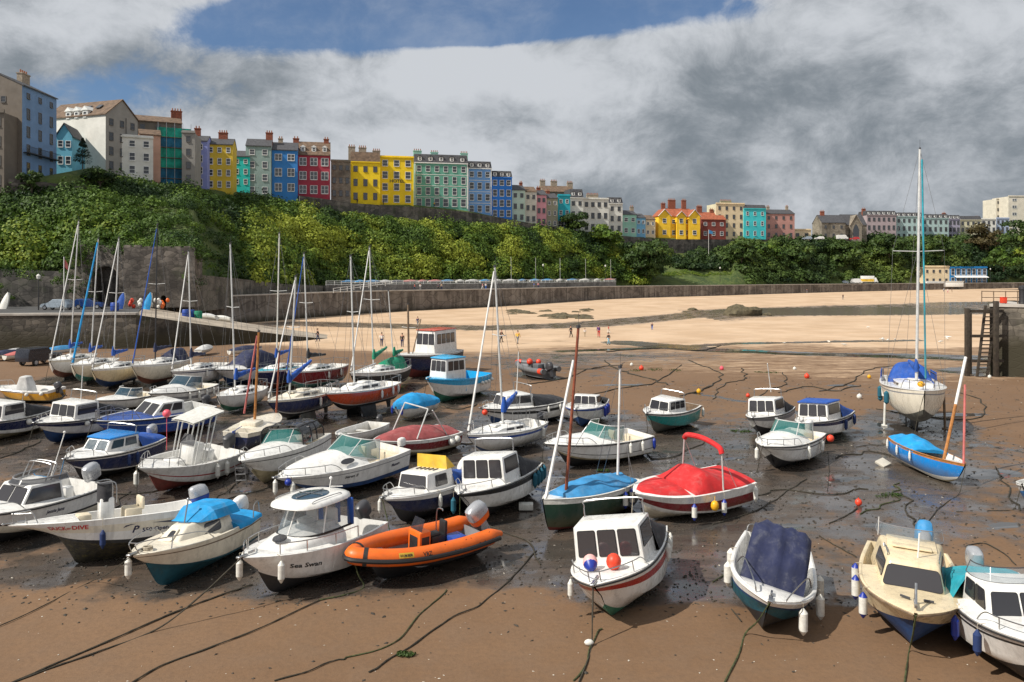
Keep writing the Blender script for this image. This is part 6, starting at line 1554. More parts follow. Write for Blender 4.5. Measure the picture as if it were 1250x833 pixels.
arch_wall(X(151, 121), X(238, 123), 4.05, 13.0, 6, (5.5, .8, 1.8), 'bastion stone', 'massive buttressed stone wall above the slipway')
wall_along('retaining_wall', [X(-240, 120), X(-60, 124), X(84, 126)], [10, 10, 9.4], 4.0, 2, 'dark retaining stone', 'old grey wall under the ivy behind the parked cars at the far left')
wall_along('retaining_wall', [X(236, 128), X(300, 156), X(345, 170), X(420, 196)], [9, 8, 7, 6], 3.0, 2, 'cliff rock', 'rough dark rock wall at the foot of the green bank beside the slipway')
def WL(L_): return [X(a, d) for a, d, p in L_], [H + (HY - p) * d / F for a, d, p in L_], [H + (HY - p) * d / F - 11 for a, d, p in L_]
wall_along('retaining_wall', *WL([(366, 223, 239), (403, 227, 244), (430, 232.5, 248.5), (463, 238.5, 250.5), (505, 244.5, 252.5), (571, 257.5, 259), (632, 270, 270)]), 3, 'dark retaining stone', 'tall dark stone retaining wall below the yellow and green hotels')
wall_along('retaining_wall', *WL([(632, 270, 270), (700, 292, 281), (760, 310, 288)]), 3, 'dark retaining stone', 'grey retaining wall below the pastel cottages, mostly hidden by bushes')
wall_along('retaining_wall', *WL([(760, 310, 288), (800, 321, 292), (872, 334, 292.5), (940, 346, 292.5)]), 3, 'dark retaining stone', 'dark stone retaining wall under the yellow gabled house')
wall_along('retaining_wall', [X(-60, 137), X(30, 140.5), X(112, 146)], [25.6, 25.2, 24.4], [16, 16, 16], 2, 'bastion stone', 'rough pale stone garden wall below the tall blue house')
TOE = [(-300, 118, 8.5), (-60, 126, 9.6), (80, 128, 9.6), (90, 128, 12.6), (236, 130, 12.6), (250, 140, 8.5), (300, 160, 7), (345, 174, 6), (420, 204, 5.5), (450, 210, 6.5), (600, 242, 6.6), (690, 266, 6.6), (755, 288, 5.5), (820, 290, 5), (900, 308, 5), (1060, 352, 5), (1250, 392, 5), (1600, 470, 5)]
CREST = [(-300, 132, 230), (-60, 138.5, 238), (30, 142, 240), (112, 149, 236), (140, 162, 224), (200, 183, 229), (252, 198, 236), (300, 210, 246), (360, 224, 252), (370, 223, 255), (430, 232, 265), (463, 238, 267), (505, 244, 273), (571, 257, 278), (632, 269.5, 280), (700, 291.5, 287), (760, 309.5, 299), (800, 320.5, 311), (872, 333.5, 311), (900, 338, 300), (950, 347, 294), (1060, 384, 294), (1250, 408, 294), (1600, 470, 294)]
CREST = [(a, d, H + (HY - p) * d / F) for a, d, p in CREST]
HD = [(-40, 141), (27, 143), (69, 154), (200, 190), (252, 205), (300, 217), (331, 222), (363, 228), (403, 236), (428, 240), (463, 246), (505, 258), (571, 268), (600, 272), (625, 277), (641, 282), (680, 295), (712, 303), (760, 316), (800, 327), (860, 339), (935, 351), (970, 358), (1060, 392), (1232, 414), (1600, 480)]
SPY = [(-300, 213), (27, 215), (120, 212), (200, 225), (345, 240), (430, 248.5), (505, 252), (571, 258), (632, 270), (700, 281), (760, 288), (860, 292), (1600, 293)]
STREET = [(px, H + (HY - interp(SPY, px)) * interp(HD, px) / F - .3) for px in range(-300, 1601, 20)]
def tab(T_, px, k): return interp([(r[0], r[k]) for r in T_], px)
def hill(px, v):
 dt, zt = tab(TOE, px, 1), tab(TOE, px, 2); dc, zc = tab(CREST, px, 1), tab(CREST, px, 2)
 if dc < dt + 4: dc = dt + 4
 if v <= 1:
  d = lerp(dt, dc, v); bulge = math.sin(PI * v) * (.10 if px < 330 else .10) * (zc - zt)
  if 770 < px < 900: bulge -= math.sin(PI * v) * .22 * (zc - zt)
  z = lerp(zt, zc, v ** 1.0) + bulge
 else:
  d = dc + (v - 1) * 60; z = lerp(zc, interp(STREET, px), sstep(1.0, 1.06, v))
 return d, z
def hill_pt(px, v):
 d, z = hill(px, v); x = (px - CX) * d / F
 k = max(0, min(1, v * 4, (1.0 - v) * 5))
 z += k * (1.1 * vnoise(x, d, .09, 6) + .5 * vnoise(x, d, .3, 8))
 return Vector((x, d, z))
pxs = list(np.arange(-300, 1601, 8.0)); vs_ = [-.02] + list(np.linspace(0, 1, 26)) + [1.02, 1.04, 1.08, 1.2, 1.6, 3, 8]
V = []
for v in vs_:
 for px in pxs:
  p = hill_pt(px, max(v, 0));
  if v < 0: p.z -= 6
  V.append(p)
n = len(pxs); mb = MB(); mb.add(V, [(i * n + j, i * n + j + 1, (i + 1) * n + j + 1, (i + 1) * n + j) for i in range(len(vs_) - 1) for j in range(n - 1)], 0)
m, nt, b = newmat('grassy bank')
pos = nt.new('ShaderNodeNewGeometry').outputs['Position']
c = nt.mix(nt.ramp(nt.noise(pos, .12, 6, .65), .35, .65), (.028, .055, .012), (.085, .12, .022)); c = nt.mix(nt.ramp(nt.noise(pos, .9, 6, .7), .45, .7), c, (.11, .13, .035))
nt.link(c, b.inputs['Base Color']); b.inputs['Roughness'].default_value = .95; nt.link(nt.bump(nt.noise(pos, 1.5, 6, .7), .8, .4), b.inputs['Normal'])
o = mb.build('hillside', m, None, recalc=False, sharp=80); tag(o, kind='structure')
def leafmat(name, lo, hi, hi2):
 m, nt, b = newmat(name); a = nt.new('ShaderNodeAttribute'); a.attribute_name = 'tint'
 f = a.outputs['Fac']
 c = nt.mix(nt.ramp(f, 0, .5, smooth=False), lo, hi); c = nt.mix(nt.ramp(f, .5, 1.0, smooth=False), c, hi2)
 nt.link(c, b.inputs['Base Color']); b.inputs['Roughness'].default_value = .6
 b.inputs['Specular IOR Level'].default_value = .25
 b.inputs['Subsurface Weight'].default_value = 0
 tr = nt.new('ShaderNodeBsdfTranslucent'); nt.link(c, tr.inputs['Color']); mx = nt.new('ShaderNodeMixShader'); mx.inputs[0].default_value = .18
 out = m.node_tree.nodes['Material Output']; nt.link(b.outputs[0], mx.inputs[1]); nt.link(tr.outputs[0], mx.inputs[2]); nt.link(mx.outputs[0], out.inputs['Surface'])
 M[name] = m
leafmat('scrub leaves', (.016, .040, .010), (.085, .150, .018), (.27, .31, .034))
leafmat('dark leaves', (.014, .034, .010), (.055, .095, .018), (.15, .20, .035))
leafmat('conifer needles', (.006, .016, .008), (.014, .030, .014), (.028, .050, .02))
leafmat('russet leaves', (.03, .03, .012), (.075, .06, .022), (.12, .09, .03))
def leaf_cloud(name, C_, S_, T_, m, nrm=None, parent=None, loc=(0, 0, 0)):
 """C_ (N,3) leaf centres, S_ (N,) sizes, T_ (N,) plant tint"""
 N = len(C_)
 if nrm is None: nrm = rng.normal(size=(N, 3))
 a = rng.normal(size=(N, 3)); n_ = nrm / np.linalg.norm(nrm, axis=1, keepdims=True)
 a -= n_ * np.sum(a * n_, axis=1, keepdims=True); a /= np.linalg.norm(a, axis=1, keepdims=True); b_ = np.cross(n_, a)
 s = S_[:, None]; k = rng.uniform(.5, .8, (N, 1))
 V = np.stack([C_ - a * s * .5, C_ + b_ * s * .5 * k, C_ + a * s * .5, C_ - b_ * s * .5 * k], 1).reshape(-1, 3)
 me = bpy.data.meshes.new(name); me.vertices.add(4 * N); me.vertices.foreach_set('co', V.astype(np.float32).ravel())
 me.loops.add(4 * N); me.loops.foreach_set('vertex_index', np.arange(4 * N, dtype=np.int32))
 me.polygons.add(N); me.polygons.foreach_set('loop_start', np.arange(0, 4 * N, 4, dtype=np.int32)); me.polygons.foreach_set('loop_total', np.full(N, 4, dtype=np.int32))
 me.update(calc_edges=True)
 at = me.attributes.new('tint', 'FLOAT', 'FACE'); at.data.foreach_set('value', np.clip(T_, 0, 1).astype(np.float32))
 me.materials.append(M[m]); o = bpy.data.objects.new(name, me); COL.objects.link(o); o.location = loc
 if parent: o.parent = parent
 return o
def clumps(cs, per, size):
 """cs: list of (centre, (rx,ry,rz), tint); leaves on the upper shells"""
 n = len(cs); Cc = np.array([c[0] for c in cs]); Rr = np.array([c[1] for c in cs]); T0 = np.array([c[2] for c in cs])
 d = rng.normal(size=(n, per, 3)); d[..., 2] = np.abs(d[..., 2]) * .9 - .25; d /= np.linalg.norm(d, axis=2, keepdims=True)
 rr = rng.uniform(.72, 1.06, (n, per, 1)) * (1 + .18 * np.sin(d[..., :1] * 7 + Cc[:, None, :1]) * np.cos(d[..., 1:2] * 6))
 P = Cc[:, None, :] + d * rr * Rr[:, None, :]
 Nn = d + rng.normal(size=d.shape) * .38 + np.array([0, 0, .15])
 S = rng.uniform(.6, 1.25, (n, per)) * size * np.clip(Rr[:, :1] / 1.6, .6, 1.5)
 T = T0[:, None] + rng.normal(size=(n, per)) * .07
 return P.reshape(-1, 3), S.ravel(), T.ravel(), Nn.reshape(-1, 3)
def scrub_zone(name, p0, p1, v0, v1, N, per, size, mat_, rad, tintf, keep=None, big=0):
 cs = []
 tries = 0
 while len(cs) < N and tries < N * 6:
  tries += 1
  px = random.uniform(p0, p1); v = random.uniform(v0, v1)
  if keep and not keep(px, v): continue
  p = hill_pt(px, v); k = vnoise(p.x, p.y, .06, 21)
  r = random.uniform(*rad) * (1 + .5 * k)
  if random.random() < big: r *= 1.7
  cs.append(((p.x, p.y, p.z + r * .25), (r, r, r * random.uniform(.55, .95)), tintf(p, px, v)))
 o = leaf_cloud(name, *(lambda a: (a[0], a[1], a[2], mat_, a[3]))(clumps(cs, per, size)))
 tag(o, kind='stuff'); return o
def tint_mid(p, px, v): return .34 + .18 * sstep(300, 390, px + 30 * random.random()) + .85 * vnoise(p.x, p.y, .10, 31) + .35 * vnoise(p.x, p.y, .35, 33) + (.10 if v < .6 else -.04) + random.gauss(0, .10)  # step along the bank paints its shaded left and sunlit middle into the tint
def tint_left(p, px, v): return .30 + .6 * vnoise(p.x, p.y, .10, 35) + random.gauss(0, .08)
scrub_zone('hillside_scrub', 300, 790, .0, .97, 1900, 240, .46, 'scrub leaves', (1.0, 2.3), tint_mid, big=.22, keep= lambda px, v: vnoise(px * .05, v * 4, 1, 7) > -.38 or random.random() < .35)
scrub_zone('ivy_bank', -260, 345, .0, 1.0, 1300, 200, .40, 'scrub leaves', (.9, 2.0), tint_left, big=.12)
cs = []
for k in range(150):
 px = random.choice((random.uniform(76, 112), random.uniform(196, 255), random.uniform(84, 250), random.uniform(-200, 84))); d = 123.5 if px > 84 else 121; z = 13.4 - abs(random.gauss(0, 1.3 if px > 112 and px < 200 else 2.6)) - (3.2 if px < 80 else 0)
 r = random.uniform(.5, 1.3); cs.append((((px - CX) * d / F, d + random.uniform(0, 2), z), (r, r, r * 1.1), .3 + random.gauss(0, .12)))
P, S, T, Nn = clumps(cs, 150, .36); o = leaf_cloud('wall_ivy', P, S, T, 'scrub leaves', Nn); tag(o, kind='stuff')
def keep_r(px, v): return not (770 < px < 905 and v < .62)
scrub_zone('cliff_wood', 780, 1560, .0, 1.0, 1100, 200, .75, 'dark leaves', (2.0, 4.0), lambda p, px, v: .40 + .6 * vnoise(p.x, p.y, .05, 41) + random.gauss(0, .12), keep_r)
scrub_zone('lawn_scrub', 800, 905, .0, .5, 90, 60, .5, 'scrub leaves', (.6, 1.2), lambda p, px, v: .6 + random.gauss(0, .1), lambda px, v: v > .38)
def tree(name, loc, h, r, label, m='dark leaves', cat='tree', group=None, trunk_h=.35, nc=26, per=110, size=.5, flat=.7, tint=.4, seed=0, trunk_r=.22, spread=.6):
 rs = random.Random(seed); root = empty(name, loc); tag(root, label, cat, group)
 mb = MB(); th = h * trunk_h
 mb.tube([(0, 0, -.5), (.1 * r * .2, 0, th * .6), (0, .1, th)], trunk_r, 0, 7, r2=trunk_r * .7)
 cs = []
 for k in range(nc):
  a = rs.uniform(0, 2 * PI); q = math.sqrt(rs.random()); z = rs.uniform(th * .9, h - r * .18)
  fr = (z - th) / max(.1, h - th); env = r * math.sqrt(max(.05, 1 - (fr * 2 - .9) ** 2 * .85))
  c = Vector((math.cos(a) * env * q * .85, math.sin(a) * env * q * .85, z)); rr = r * rs.uniform(.22, .40)
  cs.append((tuple(c), (rr, rr, rr * flat), tint + rs.gauss(0, .14)))
  if k % 3 == 0: mb.tube([(0, .05, th * rs.uniform(.6, 1)), tuple(c * .5 + Vector((0, 0, th * .35))), tuple(c)], trunk_r * .42, 0, 5, r2=trunk_r * .12)
 mb.build('trunk', mat('bark', (.10, .075, .055), .9, var=.3, bump=.5), root)
 P, S, T, Nn = clumps(cs, per, size); leaf_cloud('crown', P, S, T, m, Nn, root); return root
def on_hill(px, v): return hill_pt(px, v)
p = on_hill(788, .12); tree('pine_tree', (p.x, p.y, 5.0), 16.5, 9.5, 'broad dark spreading pine tree on the slope left of the lawn', 'dark leaves', nc=46, per=120, size=.85, trunk_h=.30, tint=.38, seed=3, trunk_r=.45)
root = empty('fir_tree', pd(101, 203, 157)); tag(root, 'single dark conical fir tree standing between the tall blue house and the white gabled house', 'tree')
mb = MB(); mb.tube([(0, 0, -3), (0, 0, 5.2)], .16, 0, 6, r2=.05); mb.build('trunk', mat('bark', (.10, .075, .055), .9), root)
cs = []
for k in range(70):
 z = random.uniform(.2, 5.2); q = (1 - z / 5.5) * 1.9; a = random.uniform(0, 6.28); cs.append(((math.cos(a) * q * .7, math.sin(a) * q * .7, z), (q * .45 + .15, q * .45 + .15, .30), .4 + random.gauss(0, .15)))
P, S, T, Nn = clumps(cs, 40, .34); leaf_cloud('crown', P, S, T, 'conifer needles', Nn, root)
TB = [('round_bush', 38, 232, 140, 3.2, 2.2, 'dark leaves', 'dark rounded bush at the foot of the tall blue house', .35), ('round_bush', 122, 226, 151, 3, 3.0, 'dark leaves', 'big dark bush below the fir tree', .3),
  ('tree', 702, 284, 292, 7, 5.5, 'dark leaves', 'small dark tree in front of the white hotel at the terrace edge', .35), ('round_bush', 738, 303, 296, 9, 7, 'scrub leaves', 'large sunlit bush hiding the wall below the white hotels', .45),
  ('tree', 1198, 312, 392, 15, 9, 'russet leaves', 'russet brown tree in front of the pale terrace on the right', .5), ('tree', 1243, 318, 350, 17, 8, 'dark leaves', 'tall dark tree cut by the right edge in front of the tower block', .4),
  ('tree', 905, 322, 318, 9, 6, 'dark leaves', 'dark bushy tree right of the flagpole', .4), ('tree', 935, 326, 330, 10, 8, 'scrub leaves', 'mid green tree on the bank below the turquoise house', .3), ('tree', 975, 326, 338, 11, 8, 'dark leaves', 'dark round tree on the bank below the pink house', .35),
  ('tree', 1030, 324, 352, 11, 8, 'dark leaves', 'dense dark tree on the bank below the gothic stone house', .45), ('tree', 1085, 318, 366, 12, 9, 'dark leaves', 'wide dark tree beneath the mauve terrace', .3), ('tree', 1150, 318, 365, 11, 9, 'dark leaves', 'dark tree just above the cream beach house', .4),
  ('tree', 1225, 330, 345, 9, 8, 'scrub leaves', 'light green tree above the blue beach cafe', .35)]
for i, (nm, px, py, d, h_, r_, m_, lab, ti) in enumerate(TB):
 tree(nm, pd(px, py, d), h_, r_, lab, m_, 'tree' if nm == 'tree' else 'bush', None, .25 if nm == 'tree' else .1, 24, 90, .55 + d / 900, .75, ti, 50 + i)
M['roofslate'] = mat('dark roof slate', (.055, .055, .06), .7, var=.3, scale=2, bump=.4, bscale=6)
M['roofbrown'] = mat('brown roof tiles', (.13, .085, .055), .85, var=.35, scale=1.2, bump=.5, bscale=5)
M['roofred'] = mat('red roof tiles', (.30, .085, .04), .85, var=.25, scale=1.2, bump=.5, bscale=5)
M['brick'] = mat('red chimney brick', (.22, .07, .04), .9, var=.3, scale=3, bump=.4)
M['stack'] = mat('rendered chimney', (.30, .25, .19), .9, var=.3, scale=2)
M['pot'] = mat('clay chimney pot', (.30, .12, .06), .8)
M['frame'] = mat('white window frame', (.72, .72, .70), .5)
M['darkframe'] = mat('dark window frame', (.10, .095, .09), .6)
M['trim'] = mat('white painted trim', (.72, .72, .69), .6)
def paint(name, c):
 k = 'p_' + name; M[k] = mat(name + ' painted render', c, .8, var=.10, scale=.35, dirt=tuple(x * .55 for x in c), dirt_amt=.22, bump=.1); return k
PC = {'blue grey': (.15, .26, .44), 'pale cyan': (.14, .42, .56), 'white': (.64, .63, .58), 'grey render': (.26, .25, .23), 'brown render': (.15, .125, .10), 'salmon': (.50, .30, .22), 'lavender': (.26, .30, .62), 'dull yellow': (.62, .44, .04), 'turquoise': (.02, .50, .46),
  'sage grey': (.24, .33, .31), 'mid blue': (.035, .20, .52), 'crimson': (.36, .035, .06), 'bright yellow': (.82, .58, .012), 'sea green': (.12, .34, .26), 'light blue': (.16, .34, .66), 'strong blue': (.02, .17, .58), 'pale green': (.44, .56, .47), 'stone white': (.54, .52, .46),
  'rose pink': (.60, .28, .33), 'olive grey': (.28, .28, .20), 'deep turquoise': (.02, .36, .44), 'mint': (.28, .52, .42), 'sky blue': (.17, .40, .60), 'cream': (.68, .55, .36), 'golden yellow': (.86, .54, .03), 'maroon': (.20, .04, .03), 'aqua': (.05, .52, .56), 'coral pink': (.42, .22, .19), 'mauve': (.36, .29, .30), 'duck egg': (.36, .48, .47),
  'lilac grey': (.33, .31, .39), 'buttermilk': (.58, .54, .38), 'pale blue': (.36, .43, .56), 'tower': (.60, .55, .46), 'cafe blue': (.01, .19, .46)}
for k, c in PC.items(): paint(k, c)
_wm = {}
def win_mesh(w_, h_, st):
 key = (round(w_, 2), round(h_, 2), st)
 if key not in _wm:
  f = MB(); t = .11; fm = 'darkframe' if st == 'D' else 'frame'
  f.box2((-w_ / 2 - t, -.07, -h_ / 2 - t), (-w_ / 2, .02, h_ / 2 + t)); f.box2((w_ / 2, -.07, -h_ / 2 - t), (w_ / 2 + t, .02, h_ / 2 + t))
  f.box2((-w_ / 2, -.07, h_ / 2), (w_ / 2, .02, h_ / 2 + t)); f.box2((-w_ / 2 - .04, -.16, -h_ / 2 - t - .08), (w_ / 2 + .04, .02, -h_ / 2))
  f.box2((-w_ / 2, -.05, -.04), (w_ / 2, .02, .04))
  if w_ > 1.5: f.box2((-.06, -.05, -h_ / 2), (.06, .02, h_ / 2))
  p = MB(); p.box2((-w_ / 2, -.02, -h_ / 2), (w_ / 2, .01, h_ / 2))
  o1 = f.build('window', M[fm]); o2 = p.build('pane', M['pane'], o1)
  _wm[key] = (o1, o2, [0])
  return o1, o2, True
 o1, o2, used = _wm[key]
 c1 = o1.copy(); COL.objects.link(c1); c2 = o2.copy(); COL.objects.link(c2); c2.parent = c1
 return c1, c2, False
def add_win(root, x, y, z, w_, h_, st='F', rz=0):
 o, p, _ = win_mesh(w_, h_, st); o.parent = root; o.location = (x, y, z); o.rotation_euler = (0, 0, rz); return o
def house(label, px0, px1, ye, yb, col, S=3, bays=2, roof='pitch', rh=3.0, rm='roofslate', chim=(), win=(1.0, 1.6), st='F', d=None, slope=.22, dep=9, side=None, name='town_house', cm='brick', trim=None, dorm=0, frontgable=False, rows=None, sb=0, gw=None, topw=None, cat='house', tilt=None):
 d0 = interp(HD, px0) if d is None else d
 A = Vector(((px0 - CX) * d0 / F, d0, 0))
 if tilt is not None: px1d = tilt
 else:
  k = (px1 - CX) / F; Xb = (k * (d0 - slope * A.x)) / (1 - k * slope); px1d = d0 + slope * (Xb - A.x)
 B = Vector(((px1 - CX) * px1d / F, px1d, 0))
 W_ = (B - A).length; ang = math.atan2(B.y - A.y, B.x - A.x)
 zt = H - (ye - HY) * d0 / F; zb = H - (yb - HY) * d0 / F; he = zt - zb
 root = empty(name, (A.x, A.y, zb), (0, 0, ang)); tag(root, label, cat, 'houses on the cliff')
 c = M['p_' + col] if 'p_' + col in M else M[col]; sc = M['p_' + side] if side and 'p_' + side in M else (M[side] if side else c)
 mb = MB(); mb.hexa([Vector(p) for p in ((0, 0, -5), (W_, 0, -5), (W_, dep, -5), (0, dep, -5), (0, 0, he), (W_, 0, he), (W_, dep, he), (0, dep, he))], 0)
 if roof == 'gable': mb.add([(0, 0, he), (W_, 0, he), (W_ / 2, 0, he + rh), (0, dep, he), (W_, dep, he), (W_ / 2, dep, he + rh)], [(0, 1, 2), (5, 4, 3)], 0)
 if roof in ('pitch',): mb.add([(0, 0, he), (0, dep, he), (0, dep / 2, he + rh - .1), (W_, 0, he), (W_, dep, he), (W_, dep / 2, he + rh - .1)], [(0, 2, 1), (3, 4, 5)], 1)
 wo = mb.build('wall', [c, sc], root, recalc=False)
 for p in wo.data.polygons:
  if p.normal.x < -.5: p.material_index = 1
 o_ = .28; R_ = MB()
 if roof == 'pitch':
  R_.hexa([Vector(p) for p in ((-.1, -o_, he - .12), (W_ + .1, -o_, he - .12), (W_ + .1, dep / 2, he + rh - .02), (-.1, dep / 2, he + rh - .02), (-.1, -o_, he + .10), (W_ + .1, -o_, he + .10), (W_ + .1, dep / 2, he + rh + .2), (-.1, dep / 2, he + rh + .2))])
  R_.hexa([Vector(p) for p in ((-.1, dep / 2 + .004, he + rh - .02), (W_ + .1, dep / 2 + .004, he + rh - .02), (W_ + .1, dep + o_, he - .12), (-.1, dep + o_, he - .12), (-.1, dep / 2 + .004, he + rh + .2), (W_ + .1, dep / 2 + .004, he + rh + .2), (W_ + .1, dep + o_, he + .1), (-.1, dep + o_, he + .1))])
 elif roof == 'gable':
  for s in (0, 1):
   x0, x1 = (-o_, W_ / 2) if s == 0 else (W_ + o_, W_ / 2); xm = W_ / 2 + (-.002 if s == 0 else .002)
   R_.hexa([Vector(p) for p in ((x0, -o_, he - .2), (xm, -o_, he + rh), (xm, dep, he + rh), (x0, dep, he - .2), (x0, -o_, he + .0), (xm, -o_, he + rh + .22), (xm, dep, he + rh + .22), (x0, dep, he + .0))])
 elif roof == 'mansard':
  i_ = .9; R_.hexa([Vector(p) for p in ((-.05, -.2, he + .25), (W_ + .05, -.2, he + .25), (W_ + .05, dep, he + .25), (-.05, dep, he + .25), (.1, i_, he + rh), (W_ - .1, i_, he + rh), (W_ - .1, dep - i_, he + rh), (.1, dep - i_, he + rh))])
 else:
  R_.box2((.25, .25, he - .4), (W_ - .25, dep - .25, he - .25))
 ro = R_.build('roof', M[rm if roof != 'flat' else 'roofslate'], root, sharp=20)
 if roof in ('flat', 'mansard'):
  mb = MB(); mb.box2((-.08, -.32, he - .05), (W_ + .08, .0 - .003, he + .25));
  if roof == 'flat': mb.box2((-.02, -.02, he + .002), (W_ + .02, .22, he + .55))
  mb.build('cornice', M['trim'] if trim else c, root)
 for cx, ch, cw in chim:
  mb = MB(); zc = he + (rh if roof in ('pitch', 'gable', 'mansard') else .3); y0 = dep / 2
  mb.box2((cx * W_ - cw / 2, y0 - .5, zc - 2.2), (cx * W_ + cw / 2, y0 + .5, zc + ch)); mb.box2((cx * W_ - cw / 2 - .1, y0 - .6, zc + ch + .002), (cx * W_ + cw / 2 + .1, y0 + .6, zc + ch + .22))
  npot = max(2, int(cw / .55))
  for k in range(npot): mb.lathe([(.16, zc + ch + .222), (.13, zc + ch + .85)], 7, 1, Matrix.Translation((cx * W_ - cw / 2 + (k + .5) * cw / npot, y0, 0)))
  mb.build('chimney', [M[cm], M['pot']], ro)
 for k in range(dorm):
  x = W_ * (k + .5) / dorm; y0 = .55 if roof == 'mansard' else dep * .16; z0 = he + (rh * .48 if roof == 'mansard' else rh * .42)
  mb = MB(); mb.box2((x - .62, y0 - .5, z0 - .75), (x + .62, y0 + 1.6, z0 + .6)); mb.add([(x - .85, y0 - .65, z0 + .605), (x + .85, y0 - .65, z0 + .605), (x, y0 - .65, z0 + 1.15), (x - .85, y0 + 1.8, z0 + .605), (x + .85, y0 + 1.8, z0 + .605), (x, y0 + 1.8, z0 + 1.15)], [(0, 1, 2), (5, 4, 3), (0, 2, 5, 3), (1, 4, 5, 2), (0, 3, 4, 1)], 1)
  do = mb.build('dormer', [M['trim'], M['trim' if roof != 'mansard' else 'roofslate']], root, sharp=20)
  o, p, _ = win_mesh(.7, .85, 'F'); o.parent = root; o.location = (x, y0 - .503, z0 - .05)
 fh = he / S
 for f_ in range(S):
  hh = win[1] if f_ < S - 1 else (topw or win[1] * .8)
  ww = win[0]
  if f_ == 0 and gw: ww, hh = gw
  for k in range(bays):
   add_win(root, W_ * (k + .5) / bays, -.0, fh * (f_ + .52), ww, min(hh, fh * .72), st)
 if trim:
  mb = MB()
  for f_ in range(1, S): mb.box2((-.02, -.06, fh * f_ - .08), (W_ + .02, -.003, fh * f_ + .08))
  for x in (.0, W_ - .3): mb.box2((x, -.085, 0), (x + .3, -.004, he - .06))
  mb.build('string_course', M['trim'], root)
 if sb:
  for f_ in range(S):
   for k in range(sb): add_win(root, W_ + .0, dep * (k + .5) / sb, fh * (f_ + .52), win[0], min(win[1], fh * .7), st, R(90))
 root['w'] = W_; root['he'] = he
 return root, W_, he
T_ = {}
A = Vector((-85.5, 143, 0))
h1 = house('tall narrow blue house with brown rendered gable and iron balcony at the far left', 27, 69, 104, 215, 'blue grey', 5, 3, 'pitch', 2.6, 'roofslate', ((.06, 1.8, 1.6), (.9, 1.6, 2.6)), (.85, 1.7), 'D', d=143, tilt=154.5, dep=11, side='brown render', cm='stack', topw=.8)
mb = MB(); mb.box2((.3, -1.0, 4.1), (h1[1] - .3, -.02, 4.25))
for k in range(30): x = .35 + k * (h1[1] - .75) / 29; mb.box2((x, -.98, 4.252), (x + .04, -.94, 5.2))
mb.box2((.3, -1.0, 5.202), (h1[1] - .3, -.93, 5.27)); mb.build('balcony', M['ironblack'], h1[0])
mb = MB(); mb.box2((-.02, 4.2, 12.8), (-.003, 5.2, 14.0));
add_win(h1[0], 0, 3.2, 13.4, .7, .9, 'D', R(-90))
house('dull brown house with a black balcony cut by the left edge', -30, 5, 137, 232, 'brown render', 4, 2, 'flat', st='D', d=138, slope=.1, win=(1.0, 1.6))
house('small pale cyan gabled cottage beside the tall blue house', 69, 88, 166, 206, 'pale cyan', 2, 2, 'gable', 2.4, 'roofslate', (), (.8, 1.4), d=161, slope=.2, dep=8)
r_, W3, he3 = house('large white gabled block, its front painted shade-grey, with three white dormers and brown tiled roof', 129, 168, 139, 210, 'grey render', 4, 3, 'gable', 3.6, 'roofbrown', (), (.9, 1.5), 'D', d=168, tilt=176, dep=17, side='white')  # grey front and white side put its shade and sunlight into the paint
for k in range(3):
 mb = MB(); y = 5.5 + 2.3 * k; x = W3 * .10
 mb.box2((x - .9, y - .7, he3 - .6), (x + 1.2, y + .7, he3 + 1.1)); mb.add([(x - 1.1, y - .95, he3 + 1.1), (x - 1.1, y + .95, he3 + 1.1), (x - 1.1, y, he3 + 2.0), (x + 1.9, y - .95, he3 + 1.1), (x + 1.9, y + .95, he3 + 1.1), (x + 1.9, y, he3 + 2.0)], [(0, 2, 1), (3, 4, 5), (0, 3, 5, 2), (1, 2, 5, 4), (0, 1, 4, 3)], 1)
 dd = mb.build('dormer', [M['trim'], M['trim']], r_); add_win(r_, x - .903, y, he3 + .25, .75, 1.0, 'F', R(-90))
mb = MB()
for y in (3.0, 6.0):
 mb.hexa([Vector(p) for p in ((W3 * .16, y, he3 + 1.6), (W3 * .16, y + 1.2, he3 + 1.6), (W3 * .28, y + 1.2, he3 + 2.4), (W3 * .28, y, he3 + 2.4), (W3 * .15, y, he3 + 1.75), (W3 * .15, y + 1.2, he3 + 1.75), (W3 * .27, y + 1.2, he3 + 2.55), (W3 * .27, y, he3 + 2.55))])
 mb.build('skylight', M['pane'], r_); mb = MB()
mb = MB(); mb.tube([(W3 * .62, -.1, 0), (W3 * .62, -.1, he3)], .07); mb.build('drainpipe', M['darkframe'], r_)
house('white flat-roofed house with a hooded bay window below the gabled block', 135, 187, 166, 214, 'white', 3, 3, 'flat', d=171, slope=.5, win=(1.0, 1.5), dep=6)
house('low salmon house tucked between the white bay-windowed house and the scaffolding', 170, 196, 164, 214, 'salmon', 3, 1, 'pitch', 1.4, 'roofbrown', d=181, slope=.5, win=(.9, 1.4), dep=5)
house('brown house wrapped in green and blue scaffold netting', 164, 222, 147, 222, 'brown render', 5, 3, 'pitch', 2.0, 'roofbrown', ((.92, 1.6, 2.4),), (.9, 1.4), 'D', d=188, slope=.5, dep=10)
M['net_green'] = mat('green scaffold netting', (.01, .30, .22), .8, var=.4, scale=.6, alpha=.88); M['net_blue'] = mat('blue scaffold netting', (.01, .12, .22), .8, var=.4, scale=.6, alpha=.9)
root = empty('scaffold', pd(193, 222, 186.5), (0, 0, math.atan(.5))); tag(root, 'scaffold draped in green and blue netting on the brown house', 'scaffold')
